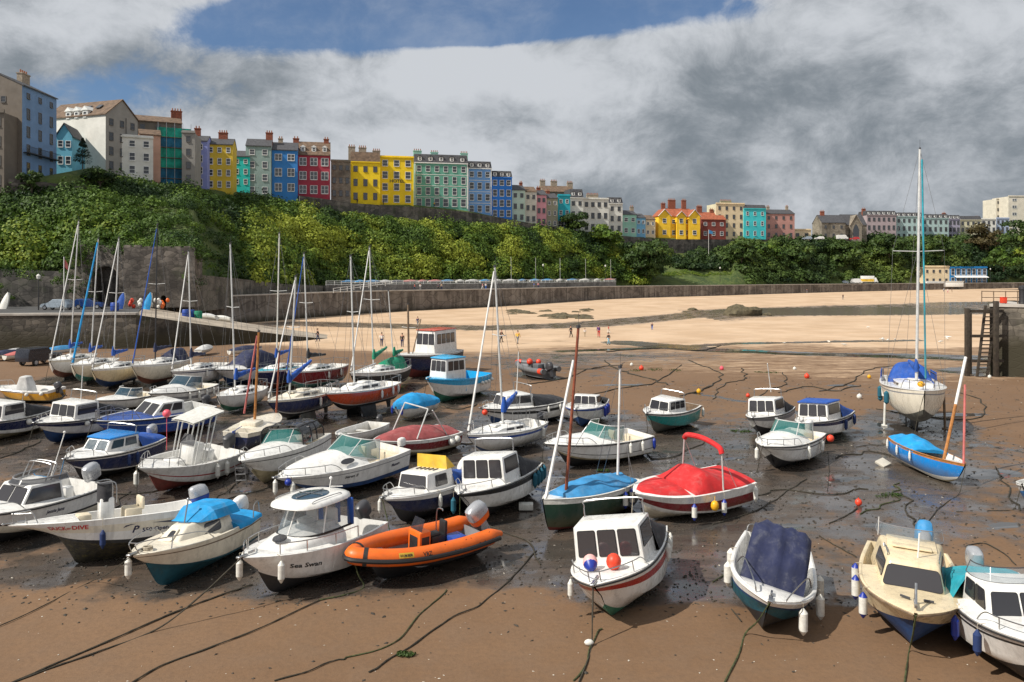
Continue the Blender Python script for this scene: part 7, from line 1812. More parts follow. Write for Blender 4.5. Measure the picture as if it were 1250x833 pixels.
for k in range(6):
 mb = MB(); z = -1.5 + k * 2.35; mb.box2((0, -.02, z + .12), (7.0, .02, z + 2.25)); mb.box2((-.02, 0, z + .12), (.02, 1.8, z + 2.25)); mb.build('netting', M['net_green' if k in (2, 3, 5) else 'net_blue'], root)
 mb = MB(); mb.box2((-.2, -.25, z - .02), (7.2, 1.8, z + .08)); mb.build('platform', M['timber'], root)
for k in range(5): mb = MB(); mb.tube([(k * 1.75, -.12, -3), (k * 1.75, -.12, 13.6)], .05); mb.build('pole', M['steel'], root)
house('narrow grey rendered house right of the scaffolding', 222, 238, 162, 226, 'grey render', 4, 1, 'flat', d=187, win=(.8, 1.4), st='D', chim=())
house('lavender blue house with small balcony left of the dull yellow one', 236, 253, 172, 230, 'lavender', 4, 1, 'pitch', 1.8, 'roofslate', ((.1, 1.8, 1.4),), (.9, 1.5), dep=9)
house('dull yellow house with a white bay between the lavender and turquoise houses', 252, 284, 176, 232, 'dull yellow', 4, 3, 'pitch', 2.0, 'roofslate', ((.55, 1.5, 2.2),), (.85, 1.4), dep=9)
house('low bright turquoise house', 284, 305, 191, 228, 'turquoise', 3, 2, 'pitch', 2.0, 'roofslate', (), (.8, 1.2), d=218)
house('sage grey house with a white gable end', 300, 331, 178, 240, 'sage grey', 4, 2, 'pitch', 2.4, 'roofslate', ((.88, 1.8, 1.8),), (1.2, 1.6), side='white', d=219)
house('mid blue house left of the crimson one', 332, 363, 183, 238, 'mid blue', 3, 2, 'pitch', 2.6, 'roofslate', ((.30, 1.0, 1.2),), (1.7, 2.0), cm='stack')
house('crimson house with three white gabled dormers and tall brick chimneys', 363, 403, 189, 240, 'crimson', 3, 3, 'pitch', 4.2, 'roofbrown', ((-.06, .8, 1.6), (.88, .9, 1.4)), (1.8, 2.1), side='cream', dorm=3, topw=2.0)
house('old grey stone house right of the crimson one', 404, 428, 197, 244, 'house stone', 3, 3, 'flat', win=(.8, 1.5), st='D')
house('plain bright yellow house with brown attic left of the yellow hotel', 428, 464, 198, 248, 'bright yellow', 3, 3, 'mansard', 3.2, 'roofbrown', ((.05, 1.8, 2.0), (.42, 1.6, 2.2), (.9, .8, 2.2)), (1.0, 1.8), 'D', cm='stack')
hh = house('bright yellow hotel with big white windows', 463, 505, 192, 250, 'bright yellow', 4, 3, 'flat', win=(1.5, 2.0), topw=1.7, name='hotel')
vs, fs = text_pts('HOTEL', 1.0); k = 1.25; x0 = hh[1] * .5 - 2.1
mb = MB(); mb.add([(x0 + v.x * k * 1.15, -.06, hh[2] * .475 + v.y * k) for v in vs], fs, 0); mb.build('lettering', M['text_black'], hh[0], recalc=False)
house('tall sea green terrace hotel with white trim and dormers', 506, 571, 199, 254, 'sea green', 4, 6, 'mansard', 3.0, 'roofslate', ((.08, 1.3, 2.6), (.40, 1.0, 2.4), (.97, 1.0, 2.4)), (1.25, 2.1), trim=True, dorm=5, cm='p_mint', gw=(1.5, 2.3), name='hotel')
house('light blue terrace house right of the sea green hotel', 571, 600, 206, 262, 'light blue', 4, 3, 'mansard', 2.6, 'roofslate', (), (1.3, 2.0), trim=True, dorm=3)
house('strong blue terrace house at the end of the tall row', 600, 625, 217, 267, 'strong blue', 4, 3, 'mansard', 2.4, 'roofslate', (), (1.3, 2.0), dorm=3, trim=None)
house('pale green cottage next to the strong blue house', 625, 641, 232, 272, 'pale green', 3, 2, 'pitch', 2.0, 'roofslate', ((.9, .8, 1.0),), (.9, 1.5), 'D')
house('stone white cottage left of the rose pink one', 641, 655, 234, 274, 'stone white', 3, 2, 'pitch', 2.0, 'roofbrown', (), (.85, 1.5), 'D')
house('rose pink cottage between the stone white and olive ones', 655, 667, 238, 277, 'rose pink', 3, 2, 'pitch', 2.0, 'roofslate', ((.5, .8, 1.3),), (.85, 1.5), 'D')
house('olive grey cottage right of the rose pink one', 667, 681, 242, 279, 'olive grey', 3, 2, 'pitch', 2.0, 'roofslate', ((.4, .8, 1.2),), (.85, 1.4))
house('deep turquoise flat-fronted house', 681, 696, 239, 281, 'deep turquoise', 3, 2, 'flat', win=(.9, 1.5), gw=(2.0, 2.0))
house('white house with slate mansard and dormers', 696, 712, 242, 281, 'white', 3, 2, 'mansard', 3.4, 'roofslate', (), (1.0, 1.7), 'D', dorm=2)
house('tall brown-roofed house with big stone chimneys behind the deep turquoise house', 664, 700, 234, 262, 'house stone', 2, 2, 'pitch', 2.6, 'roofbrown', ((.06, 2.0, 2.0), (.45, 1.8, 2.4), (1.0, 1.4, 2.2)), (.9, 1.4), 'D', d=312, cm='stack', dep=10)
house('wide white hotel with black balconies', 712, 743, 243, 284, 'white', 3, 4, 'flat', win=(1.1, 1.9), st='D', chim=((.5, 1.6, 4.5),), cm='stack', name='hotel')
house('taller white house with a dark top storey right of the wide white hotel', 743, 760, 249, 285, 'white', 3, 2, 'mansard', 2.6, 'roofslate', (), (1.0, 1.8), 'D', dorm=2)
house('mint green house with white windows', 760, 777, 262, 288, 'mint', 2, 2, 'pitch', 1.8, 'roofslate', ((.95, 1.4, 1.4),), (1.3, 1.6), cm='stack')
house('small sky blue house right of the mint one', 777, 788, 266, 288, 'sky blue', 2, 2, 'pitch', 1.8, 'roofslate', (), (.9, 1.4))
house('cream cottage left of the golden yellow house', 788, 800, 268, 289, 'cream', 2, 2, 'pitch', 1.8, 'roofbrown', (), (.9, 1.3))
y1 = house('golden yellow gabled house with red tiled roofs and tall brick chimneys', 814, 848, 264, 291, 'golden yellow', 2, 2, 'pitch', 3.4, 'roofred', ((.05, 2.0, 1.6), (.36, 3.4, 3.0), (.80, 3.4, 1.8)), (1.4, 1.7), d=330, slope=.2, dep=11)
for (xa, xb_, h_) in ((-4.2, .9, 5.8), (3.6, 7.4, 5.6), (8.8, 13.6, 5.9)):
 hb_ = y1[2]; mb = MB(); xm = (xa + xb_) / 2; g_ = 2.6 if xb_ - xa > 4.5 else 1.9; yo = -1.6
 mb.hexa([Vector(p) for p in ((xa, yo, -4), (xb_, yo, -4), (xb_, 4, -4), (xa, 4, -4), (xa, yo, hb_), (xb_, yo, hb_), (xb_, 4, hb_), (xa, 4, hb_))]); mb.add([(xa, yo, hb_), (xb_, yo, hb_), (xm, yo, hb_ + g_)], [(0, 1, 2)])
 mb.build('gabled_bay', M['p_golden yellow'], y1[0], recalc=False)
 mb = MB()
 for s in (0, 1):
  x0, x1 = (xa - .35, xm) if s == 0 else (xb_ + .35, xm); e = -.002 if s == 0 else .002
  mb.hexa([Vector(p) for p in ((x0, yo - .4, hb_ - .25), (x1 + e, yo - .4, hb_ + g_), (x1 + e, 5, hb_ + g_), (x0, 5, hb_ - .25), (x0, yo - .4, hb_ - .02), (x1 + e, yo - .4, hb_ + g_ + .24), (x1 + e, 5, hb_ + g_ + .24), (x0, 5, hb_ - .02))])
 rr_ = mb.build('gable_roof', M['roofred'], y1[0], sharp=20)
 mb = MB(); mb.tube([(xa - .3, yo - .45, hb_ - .2), (xm, yo - .45, hb_ + g_ + .05), (xb_ + .3, yo - .45, hb_ - .2)], .12, 0, 4); mb.build('bargeboard', M['trim'], y1[0])
 for z in (.26, .78): add_win(y1[0], xm, yo, hb_ * z, 1.4, 1.6)
house('maroon brick house with red roof right of the golden yellow one', 856, 886, 268, 291, 'maroon', 2, 3, 'pitch', 3.2, 'roofred', ((.1, 2.4, 2.2), (.6, 1.2, 1.4)), (1.3, 1.6), d=342, slope=.2)
house('tall cream flat-roofed house', 874, 909, 249, 291, 'cream', 4, 4, 'flat', win=(.9, 1.6), st='D', d=346, slope=.2, side='buttermilk', chim=((.5, 1.2, 5),), cm='p_olive grey')
house('aqua hotel with a white ground floor', 908, 935, 255, 291, 'aqua', 3, 3, 'mansard', 1.8, 'roofslate', (), (1.0, 1.7), d=348, slope=.2)
house('coral pink square house', 934, 970, 261, 292, 'coral pink', 3, 4, 'pitch', 2.0, 'roofslate', ((.25, 1.2, 1.2), (.9, 1.4, 1.0)), (.9, 1.5), 'D', d=353, slope=.15, cm='stack')
house('low cream garden building left of the stone house', 968, 990, 281, 293, 'cream', 1, 2, 'flat', win=(1.4, 1.6), st='D', d=358, slope=.1, dep=6)
house('stone house with a tall red chimney', 1003, 1032, 272, 293, 'house stone', 2, 3, 'pitch', 3.6, 'roofslate', ((.22, 1.6, 1.8),), (.9, 1.5), 'D', d=368, slope=.1)
g = house('dark stone gothic building with a pointed arched window', 1031, 1058, 275, 293, 'house stone', 1, 2, 'pitch', 5.0, 'roofslate', (), (.8, 2), 'D', d=372, slope=.1, name='stone_hall')
mb = MB(); W_, he = g[1], g[2]; mb.hexa([Vector(p) for p in ((2.0, -1.2, -3), (7.6, -1.2, -3), (7.6, 4, -3), (2.0, 4, -3), (2.0, -1.2, he), (7.6, -1.2, he), (7.6, 4, he), (2.0, 4, he))]); mb.add([(2.0, -1.2, he), (7.6, -1.2, he), (4.8, -1.2, he + 4.6), (2, 5, he), (7.6, 5, he), (4.8, 5, he + 4.6)], [(0, 1, 2), (0, 2, 5, 3), (1, 4, 5, 2)]); mb.build('gabled_porch', M['house stone'], g[0], recalc=False)
mb = MB(); mb.add([(4.8 + x, -1.23, z) for x, z in ((-1.4, 1), (1.4, 1), (1.4, 4.5), (.9, 6.0), (0, 7.2), (-.9, 6.0), (-1.4, 4.5))], [tuple(range(7))]); mb.build('arched_window', M['pane'], g[0])
mb = MB(); mb.tube([(1.7, -1.4, he - .3), (4.8, -1.4, he + 4.8), (7.9, -1.4, he - .3)], .16, 0, 4); mb.build('bargeboard', M['stack'], g[0])
for lab, a, b_, ye, col, bays, d in (('mauve grey terrace house left of the duck egg pair', 1058, 1094, 263, 'mauve', 6, 390), ('left duck egg terrace house behind the tall mast', 1094, 1126, 265, 'duck egg', 5, 394), ('right duck egg terrace house behind the tall mast', 1126, 1158, 267, 'duck egg', 5, 399), ('lilac grey terrace house', 1158, 1172, 268, 'lilac grey', 3, 405),
          ('buttermilk terrace house behind the russet tree', 1172, 1198, 269, 'buttermilk', 4, 409), ('white terrace house near the right end of the row', 1198, 1216, 268, 'white', 3, 412), ('pale blue house at the right end of the terrace', 1216, 1232, 267, 'pale blue', 3, 415)):
 house(lab, a, b_, ye, 293, col, 3, bays, 'mansard' if ye < 270 and col != 'white' and col != 'pale blue' else 'flat', 2.2, 'roofslate', ((.05, 1.0, 1.6),) if col in ('mauve', 'lilac grey', 'white') else (), (1.0, 1.8), 'D', d=d, slope=.06, dorm=(bays if ye < 269 and col not in ('white', 'pale blue') else 0))
tw = house('cream apartment tower block cut by the right edge', 1231, 1275, 240, 300, 'tower', 7, 3, 'flat', win=(2.4, 1.4), d=450, slope=.05, name='apartment_block', dep=14)
house('lower wing of the cream apartment block with balconies', 1216, 1231, 243, 296, 'tower', 6, 2, 'flat', win=(2.0, 1.4), st='D', d=458, slope=.05, name='apartment_block', dep=12)
bc = house('cream square beach house with four upper windows', 1128, 1159, 326, 348, 'cream', 2, 4, 'flat', win=(.8, 1.3), st='D', d=362, slope=.05, name='beach_house')
bf = house('bright blue beach cafe with a glazed upper floor and white awning', 1160, 1205, 327, 348, 'cafe blue', 2, 7, 'flat', win=(1.5, 2.4), topw=2.6, d=362, slope=.05, name='beach_cafe', cat='cafe')
mb = MB(); mb.hexa([Vector(p) for p in ((1.5, -2.2, 3.2), (bf[1] - .5, -2.2, 3.2), (bf[1] - .5, -.1, 4.0), (1.5, -.1, 4.0), (1.5, -2.2, 3.3), (bf[1] - .5, -2.2, 3.3), (bf[1] - .5, -.1, 4.1), (1.5, -.1, 4.1))]); mb.build('awning', M['trim'], bf[0])
for i, px in enumerate((1141, 1163)):
 q = pd(px, 350, 352); mb = MB(); mb.box((0, 0, 1.0), (8.0, 2.4, 2.2)); mb.box((0, 0, 2.2), (8.4, 2.8, .2)); o = mb.build('beach_hut', M['trim'], None, loc=q, bevel=.05); tag(o, 'low white kiosk on the beach in front of the ' + ('cream beach house' if i == 0 else 'blue beach cafe'), 'kiosk')
x0 = (1208 - CX) * .0735
P0 = [(x0, 73.5), (x0 + 3.5, 70.5), (x0 + 30, 66)]
wall_along('pier', P0, 6.1, -1, 12, 'pier stone', 'weathered stone pier end with weedy base at the right edge', 'pier', cope='coping')
M['wet timber'] = mat('wet weedy timber', (.045, .034, .025), .7, var=.4, scale=4, bump=.4, dirt='#3a3a1a', dirt_amt=.5)
root = empty('landing_stage', (x0 - 1.6, 72.6, 0)); tag(root, 'dark weedy timber landing ladder against the pier end', 'ladder')
for i, (a, b_, h_) in enumerate(((-.9, .0, 6.0), (1.35, -.5, 6.6), (.15, 1.6, 5.5), (2.2, 1.0, 6.6))):
 mb = MB(); mb.box2((a - .18, b_ - .18, -.5), (a + .18, b_ + .18, h_)); mb.build('post', M['wet timber'], root, bevel=.03)
for z in (1.2, 3.4, 5.6):
 mb = MB(); mb.box2((-1.0, -.1, z), (2.3, .1, z + .25)); mb.build('crossbeam', M['wet timber'], root)
mb = MB()
for s in (0, .9): mb.hexa([Vector((-.4 + s, -.5, -.2)), Vector((-.2 + s, -.5, -.2)), Vector((-.2 + s, -.35, -.2)), Vector((-.4 + s, -.35, -.2)), Vector((1.0 + s, .6, 6.2)), Vector((1.2 + s, .6, 6.2)), Vector((1.2 + s, .75, 6.2)), Vector((1.0 + s, .75, 6.2))])
for k in range(18): u = k / 18; mb.box2((-.3 + 1.4 * u, -.5 + 1.1 * u, 6.3 * u - .1), (.7 + 1.4 * u, -.32 + 1.1 * u, 6.3 * u))
mb.build('stair', M['wet timber'], root)
mb = MB(); yr = 74.2
for k in range(5): mb.tube([(x0 - .3 + k * .9, yr - k * .3, 6.3), (x0 - .3 + k * .9, yr - k * .3, 7.5)], .045, 0, 5)
for z in (6.9, 7.45): mb.tube([(x0 - .3, yr, z), (x0 + 3.3, yr - 1.2, z)], .04, 0, 5)
o = mb.build('railing', M['timber'], None); tag(o, 'short rusty railing on the pier head at the right', 'railing')
mb = MB(); mb.lathe([(.28, 0), (.34, .06), (.30, .2), (.30, 1.25), (.36, 1.3), (.34, 1.5), (.2, 1.62), (.02, 1.66)], 12, 0); o = mb.build('bollard', M['ironblack'], None, loc=(x0 + 2.6, 72.9, 6.35)); tag(o, 'fat black bollard on the pier head', 'bollard')
mb = MB(); mb.box((0, 0, .3), (.45, .4, .5)); mb.box((0, 0, .58), (.5, .45, .05)); o = mb.build('crate', M['buoy_red'], None, bevel=.03, loc=(x0 + 1.3, 73.6, 6.35)); tag(o, 'red lidded box standing behind the pier railing', 'box')
def car(loc, yaw, col, label, kind='hatch', name='parked_car', cat='car', Ls=4.1):
 root = empty(name, loc, (0, 0, yaw)); tag(root, label, cat, 'parked vehicles'); k = Ls / 4.1; hw = .84
 prof = {'hatch': [(-2.0, .35), (-2.05, .8), (-1.95, 1.0), (-1.55, 1.42), (.15, 1.46), (.9, 1.0), (1.85, .82), (2.05, .6), (2.0, .35)],
   'suv': [(-2.1, .45), (-2.15, 1.1), (-1.95, 1.75), (.3, 1.78), (.9, 1.15), (1.95, 1.05), (2.1, .8), (2.05, .45)],
   'van': [(-2.4, .4), (-2.45, 2.1), (1.1, 2.15), (1.5, 1.9), (1.95, 1.2), (2.4, 1.0), (2.45, .4)]}[kind]
 mb = MB(); rings = []
 for y, sc in ((-hw, .93), (-hw * .9, 1), (hw * .9, 1), (hw, .93)): rings.append([Vector((x * k * (1 if abs(y) < hw else .985), y, .4 + (z - .4) * sc)) for x, z in prof])
 mb.loft(rings, 0); mb.build('body', M[col], root, sharp=30)
 zr = max(z for x, z in prof);
 for s in (1, -1):
  w_ = MB(); xa, xb__ = {'hatch': (-1.5, .55), 'suv': (-1.8, .6), 'van': (.3, 1.45)}[kind]; y = s * (hw + .006)
  w_.add([(xa * k, y * .995, zr * .70), ((xb__ + .2) * k, y * .995, zr * .70), ((xb__ - .35) * k, y * .93, zr * .93), ((xa + .2) * k, y * .93, zr * .93)], [(0, 1, 2, 3)]); w_.build('window', M['pane'], root, recalc=False)
  for xw in (-1.25, 1.3):
   t = MB(); t.lathe([(.14, -.10), (.31, -.11), (.33, -.06), (.33, .06), (.31, .11), (.14, .10)], 14, 0, Matrix.Translation((xw * k, s * (hw - .06), .33)) @ Matrix.Rotation(R(90), 4, 'X')); t.lathe([(.01, -.115), (.2, -.115), (.2, .115), (.01, .115)], 10, 1, Matrix.Translation((xw * k, s * (hw - .06), .33)) @ Matrix.Rotation(R(90), 4, 'X')); t.build('wheel', [M['rubber'], M['silver']], root)
 x1, z1, x2, z2 = {'hatch': (.92, 1.02, .2, 1.43), 'suv': (.93, 1.2, .36, 1.74), 'van': (1.93, 1.28, 1.52, 1.9)}[kind]
 w_ = MB(); w_.add([(x1 * k + .01, -.7, z1), (x1 * k + .01, .7, z1), (x2 * k + .03, .62, z2), (x2 * k + .03, -.62, z2)], [(0, 1, 2, 3)]); w_.build('windscreen', M['pane'], root, recalc=False)
 return root
M['carpaint silver'] = mat('silver car paint', (.32, .38, .44), .3, metal=.3, coat=.5); M['carpaint blue'] = mat('dark blue car paint', (.01, .04, .16), .3, coat=.5); M['carpaint black'] = mat('black car paint', (.012, .015, .025), .3, coat=.5); M['carpaint red'] = mat('red car paint', (.4, .02, .02), .3, coat=.5)
Zq = 4.1
car((*X(70, 113), Zq), R(172), 'carpaint silver', 'silver hatchback parked on the quay in front of the arch'); car((*X(110, 116), Zq), R(4), 'carpaint blue', 'dark blue car parked on the quay behind the silver hatchback')
p = gp(48, 445); car((p.x, p.y, 0), R(75), 'carpaint black', 'dark off-road car standing on the sand below the quay wall', 'suv')
for px, py, d, col, lab, kd in ((1045, 347, 345, 'white', 'white van parked on the promenade by the dark retaining bank', 'van'), (1030, 348, 345, 'carpaint silver', 'silver car parked on the far promenade left of the white van', 'hatch'), (955, 347, 330, 'white', 'white van parked at the left end of the far promenade', 'van'), (1028, 293, 349, 'white', 'white van parked in front of the stone house with the tall chimney', 'van'), (1043, 293.5, 353, 'carpaint red', 'red car parked in front of the gothic stone building', 'hatch'), (1000, 293, 343, 'white', 'white car parked on the cliff road left of the stone house', 'hatch'), (985, 293, 341, 'carpaint silver', 'silver car parked on the cliff road by the low cream building', 'hatch')):
 q = pd(px, py, d if py > 330 else d + 12); q.z = 5.0 if py > 330 else q.z; car(q, R(178 if kd == 'hatch' else 0), col, lab, kd)
mb = MB(); mb.box2((-3.6, -1.1, .7), (1.4, 1.1, 3.3)); q = pd(1062, 347, 345); q.z = 5.0
root = empty('box_van', q); tag(root, 'white and yellow box van on the far promenade', 'van', 'parked vehicles'); mb.build('box', M['trim'], root, bevel=.05)
mb = MB(); mb.box2((-3.61, -1.115, .9), (1.2, 1.115, 2.0)); mb.build('yellow_panel', M['f_yellow'], root); mb = MB(); mb.hexa([Vector(p) for p in ((1.45, -1, .6), (3.2, -1, .6), (3.2, 1, .6), (1.45, 1, .6), (1.45, -1, 2.6), (2.2, -1, 2.6), (2.2, 1, 2.6), (1.45, 1, 2.6))]); mb.build('cab', M['trim'], root, bevel=.1)
for xw in (-2.4, 2.2):
 for s in (1, -1): t = MB(); t.lathe([(.01, -.12), (.42, -.12), (.42, .12), (.01, .12)], 12, 0, Matrix.Translation((xw, s * .95, .42)) @ Matrix.Rotation(R(90), 4, 'X')); t.build('wheel', M['rubber'], root)
SKIN = mat('skin', (.42, .22, .15), .6); HAIR = mat('brown hair', (.06, .035, .02), .7)
CL = {k: mat(k + ' clothing', c, .9) for k, c in {'black': (.02, .02, .022), 'navy': (.02, .03, .09), 'yellow': (.75, .48, .02), 'red': (.5, .03, .03), 'white': (.7, .7, .68), 'light blue': (.25, .48, .62), 'blue': (.03, .12, .42), 'grey': (.2, .2, .2), 'purple': (.10, .04, .16), 'pink': (.6, .25, .28), 'green': (.05, .22, .08), 'beige': (.4, .32, .22)}.items()}
def skin_mesh(nm, vs, es, rs, m, parent, sub=1):
 me = bpy.data.meshes.new(nm); me.from_pydata(vs, es, []); o = bpy.data.objects.new(nm, me); COL.objects.link(o)
 sk = o.modifiers.new('skin', 'SKIN');
 if not me.skin_vertices: me.skin_vertices.new(name='')
 for i, r in enumerate(rs): me.skin_vertices[0].data[i].radius = (r[0], r[1]) if isinstance(r, tuple) else (r, r)
 me.skin_vertices[0].data[0].use_root = True
 sb = o.modifiers.new('sub', 'SUBSURF'); sb.levels = sub; sb.render_levels = sub
 dg = bpy.context.evaluated_depsgraph_get(); dg.update(); m2 = bpy.data.meshes.new_from_object(o.evaluated_get(dg)); o.modifiers.clear(); o.data = m2; bpy.data.meshes.remove(me)
 m2.materials.clear(); m2.materials.append(m); m2.polygons.foreach_set('use_smooth', [True] * len(m2.polygons)); o.parent = parent; return o
_pp = {}
def person(loc, yaw, top, legs, label, walk=.25, h=1.72, lean=0, arm=.1):
 root = empty('person', loc, (0, 0, yaw)); root.scale = (h / 1.72,) * 3; tag(root, label, 'person', 'people about the harbour')
 s = walk
 key = (walk, lean, arm)
 if key not in _pp:
  J = {'pel': (0, 0, .93), 'sp': (.02 + lean * .4, 0, 1.15), 'ch': (.03 + lean, 0, 1.36), 'nk': (.03 + lean * 1.2, 0, 1.48), 'hd': (.05 + lean * 1.3, 0, 1.62), 'ht': (.05 + lean * 1.3, 0, 1.70)}
  B = [J['pel'], J['sp'], J['ch'], J['nk'], J['hd'], J['ht']]; E = [(0, 1), (1, 2), (2, 3), (3, 4), (4, 5)]; Rr = [(.13, .10), (.125, .095), (.145, .10), .055, (.078, .095), (.06, .07)]
  for sd in (1, -1):
   k = len(B); B += [(0, sd * .10, .86), (s * sd * .55, sd * .10, .50), (s * sd * .9 - .05, sd * .10, .10), (s * sd * .9 + .10, sd * .11, .05)]; E += [(0, k), (k, k + 1), (k + 1, k + 2), (k + 2, k + 3)]; Rr += [.085, .062, .042, .038]
   k = len(B); B += [(.03 + lean, sd * .19, 1.40), (-s * sd * .4 + lean, sd * .23, 1.14), (-s * sd * .7 + arm + lean, sd * .22, .92), (-s * sd * .7 + arm + .05 + lean, sd * .215, .82)]; E += [(2, k), (k, k + 1), (k + 1, k + 2), (k + 2, k + 3)]; Rr += [.058, .043, .034, .032]
  body = skin_mesh('body', B, E, Rr, SKIN, root)
  vs = [B[1], B[2], (B[0][0], 0, .90)]; e = [(0, 1), (0, 2)]; r = [(.145, .115), (.165, .12), (.15, .12)]
  for sd, k in ((1, 10), (-1, 18)): n_ = len(vs); vs += [B[k], B[k + 1], tuple(Vector(B[k + 1]).lerp(Vector(B[k + 2]), .85))]; e += [(1, n_), (n_, n_ + 1), (n_ + 1, n_ + 2)]; r += [.072, .058, .048]
  jk = skin_mesh('jacket', vs, e, r, CL[top], root)
  vs = [(0, 0, .92)]; e = []; r = [(.15, .115)]
  for sd, k in ((1, 6), (-1, 14)): n_ = len(vs); vs += [B[k], B[k + 1], B[k + 2]]; e += [(0, n_), (n_, n_ + 1), (n_ + 1, n_ + 2)]; r += [.10, .075, .058]
  tr = skin_mesh('trousers', vs, e, r, CL[legs], root)
  hd = B[4]; hm = MB(); hm.ball((hd[0] - .02, 0, hd[2] + .05), .105, 0, 10, (1.02, .92, .95)); hr = hm.build('hair', HAIR, root)
  sh = MB()
  for k in (8, 16): sh.ball((B[k][0] + .07, B[k][1], .05), .09, 0, 8, (1.5, .6, .6))
  so_ = sh.build('shoes', CL['black'], root)
  fc = MB(); fx = hd[0] + .085
  for sd in (.03, -.03): fc.ball((fx, sd, hd[2] + .01), .012, 0, 6)
  fc.ball((fx + .012, 0, hd[2] - .02), .018, 0, 6); fc.build('face', HAIR, body)
  _pp[key] = [body, jk, tr, hr, so_]
 else:
  for src, m_ in zip(_pp[key], (None, top, legs, None, None)):
   o = src.copy(); o.parent = root; COL.objects.link(o)
   if m_: o.data = src.data.copy(); o.data.materials[0] = CL[m_]
 return root
def who(px, py, yaw, top, legs, label, **k): person(ground_at(px, py), R(yaw), top, legs, label, **k)
who(388, 417, 200, 'black', 'navy', 'person in black walking on the golden sand above the slipway end')
who(510, 389 + 10, 250, 'navy', 'grey', 'person in navy walking on the sand behind the navy trawler'); who(466, 423, 90, 'white', 'navy', 'person in white standing left of the trawler mast', walk=.05); who(491, 424, 100, 'black', 'navy', 'person in black standing beside the trawler bow', walk=.05)
who(612, 418, 20, 'black', 'black', 'person in black striding across the sand right of the trawler'); who(632, 420, 60, 'yellow', 'grey', 'person in a bright yellow coat on the sand')
who(697, 412, 190, 'black', 'black', 'tall person in black walking on the far sand'); who(714, 411, 80, 'white', 'beige', 'child in white on the sand', h=1.2, walk=.1); who(731, 412, 100, 'purple', 'red', 'person in purple and red bending on the sand', lean=.15, walk=.1); who(743, 407, 150, 'red', 'white', 'child in red on the far sand', h=1.2)
who(743, 421, 200, 'black', 'light blue', 'person in black top and pale shorts paddling', h=1.55); who(796, 403, 90, 'navy', 'blue', 'child in navy alone on the far sand', h=1.2)
for i, (px, c1, c2, d) in enumerate(((506, 'red', 'navy', 203), (513, 'white', 'grey', 205), (535, 'navy', 'black', 209), (539, 'beige', 'navy', 210), (589, 'pink', 'white', 217), (593, 'white', 'blue', 218), (652, 'blue', 'grey', 232), (657, 'pink', 'navy', 233))):
 person((*X(px, d), 4.97), R(90 * i), c1, c2, 'person in %s top and %s trousers on the promenade %s' % (c1, c2, 'left of the sloop mast' if px < 600 else 'right of the sloop mast'), walk=.05 if i % 2 else .25)
for i, (px, py, c1, c2) in enumerate(((936, 357, 'red', 'black'), (985, 358.5, 'navy', 'grey'), (992, 358, 'white', 'black'), (1035, 356, 'black', 'navy'), (1029, 366, 'black', 'grey'), (1152, 357, 'light blue', 'navy'), (1157, 358, 'white', 'pink'), (1162, 357.5, 'navy', 'beige'))):
 who(px, py, 70 * i, c1, c2, 'tiny person in %s and %s on the far beach' % (c1, c2), walk=.05 if i % 2 else .2)
for i, (px, d, c1) in enumerate(((425, 238, 'red'), (436, 240, 'black'), (442, 241, 'white'), (468, 245, 'navy'), (474, 247, 'light blue'), (484, 249, 'pink'), (495, 251, 'grey'), (530, 257, 'yellow'), (556, 262, 'white'))):
 person((*X(px, d), interp(STREET, px) + .2), R(60 * i), c1, 'navy', 'person in a %s top on the wall walk before the %s' % (c1, 'yellow hotels' if px < 506 else 'sea green hotel'), walk=.05)
person((x0 + 4.3, 71.6, 6.35), R(80), 'light blue', 'navy', 'person in a light blue jacket looking out from the pier', walk=.05); person((x0 + 3.4, 72.0, 6.35), R(20), 'black', 'grey', 'person in black beside the bollard on the pier', walk=.05)
def small_dinghy(cover, seed):
 mb = MB(); rings = []
 for i in range(9):
  t = i / 8; hb = .72 * math.sin(PI * min(1, (t * .86 + .14))) ** .6 if t < 1 else .02; hb = max(.03, hb)
  rings.append([Vector((-2 + 4 * t, hb * math.sin(a), .15 + .45 * (1 - math.cos(a)) / 1 + .12 * t * t)) for a in [-PI / 2 + PI * j / 8 for j in range(9)]])
 mb.loft(rings, 0, ring_closed=False); rt = MB(); rr = []
 for i in range(9):
  t = i / 8; r0 = rings[i]; h_ = .35 * math.sin(PI * t) + .06
  rr.append([r0[0].lerp(r0[-1], u) + Vector((0, 0, .02 + h_ * (1 - (2 * u - 1) ** 2))) for u in np.linspace(0, 1, 7)])
 rt.loft(rr, 0, ring_closed=False, cap=False)
 return mb, rt
protos = {}
def dinghy(loc, yaw, cover, label, mast=0, group='dinghies in the dinghy park', roll=0):
 r0 = empty('dinghy', loc, (roll, 0, yaw)); tag(r0, label, 'dinghy', group)
 if cover not in protos:
  a, c = small_dinghy(cover, 0); protos[cover] = (a.build('hull', M['fender'], r0), c.build('boat_cover', M[cover], r0))
 else:
  for s in protos[cover]: o = s.copy(); o.parent = r0; COL.objects.link(o)
 if mast: mb = MB(); mb.tube([(.5, 0, .5), (.4, .0, mast)], .05, 0, 5); mb.build('mast', M['alu'], r0)
 return r0
covs = ['f_brightblue', 'f_grey', 'f_navy', 'f_pink', 'f_midblue', 'fender']; cn = {'f_brightblue': 'bright blue', 'f_grey': 'grey', 'f_navy': 'navy', 'f_pink': 'faded red', 'f_midblue': 'mid blue', 'fender': 'white'}
order = [0, 0, 4, 1, 2, 3, 3, 3, 4, 5, 1, 0, 5, 1, 4, 0, 0, 5, 4, 5, 1, 3]
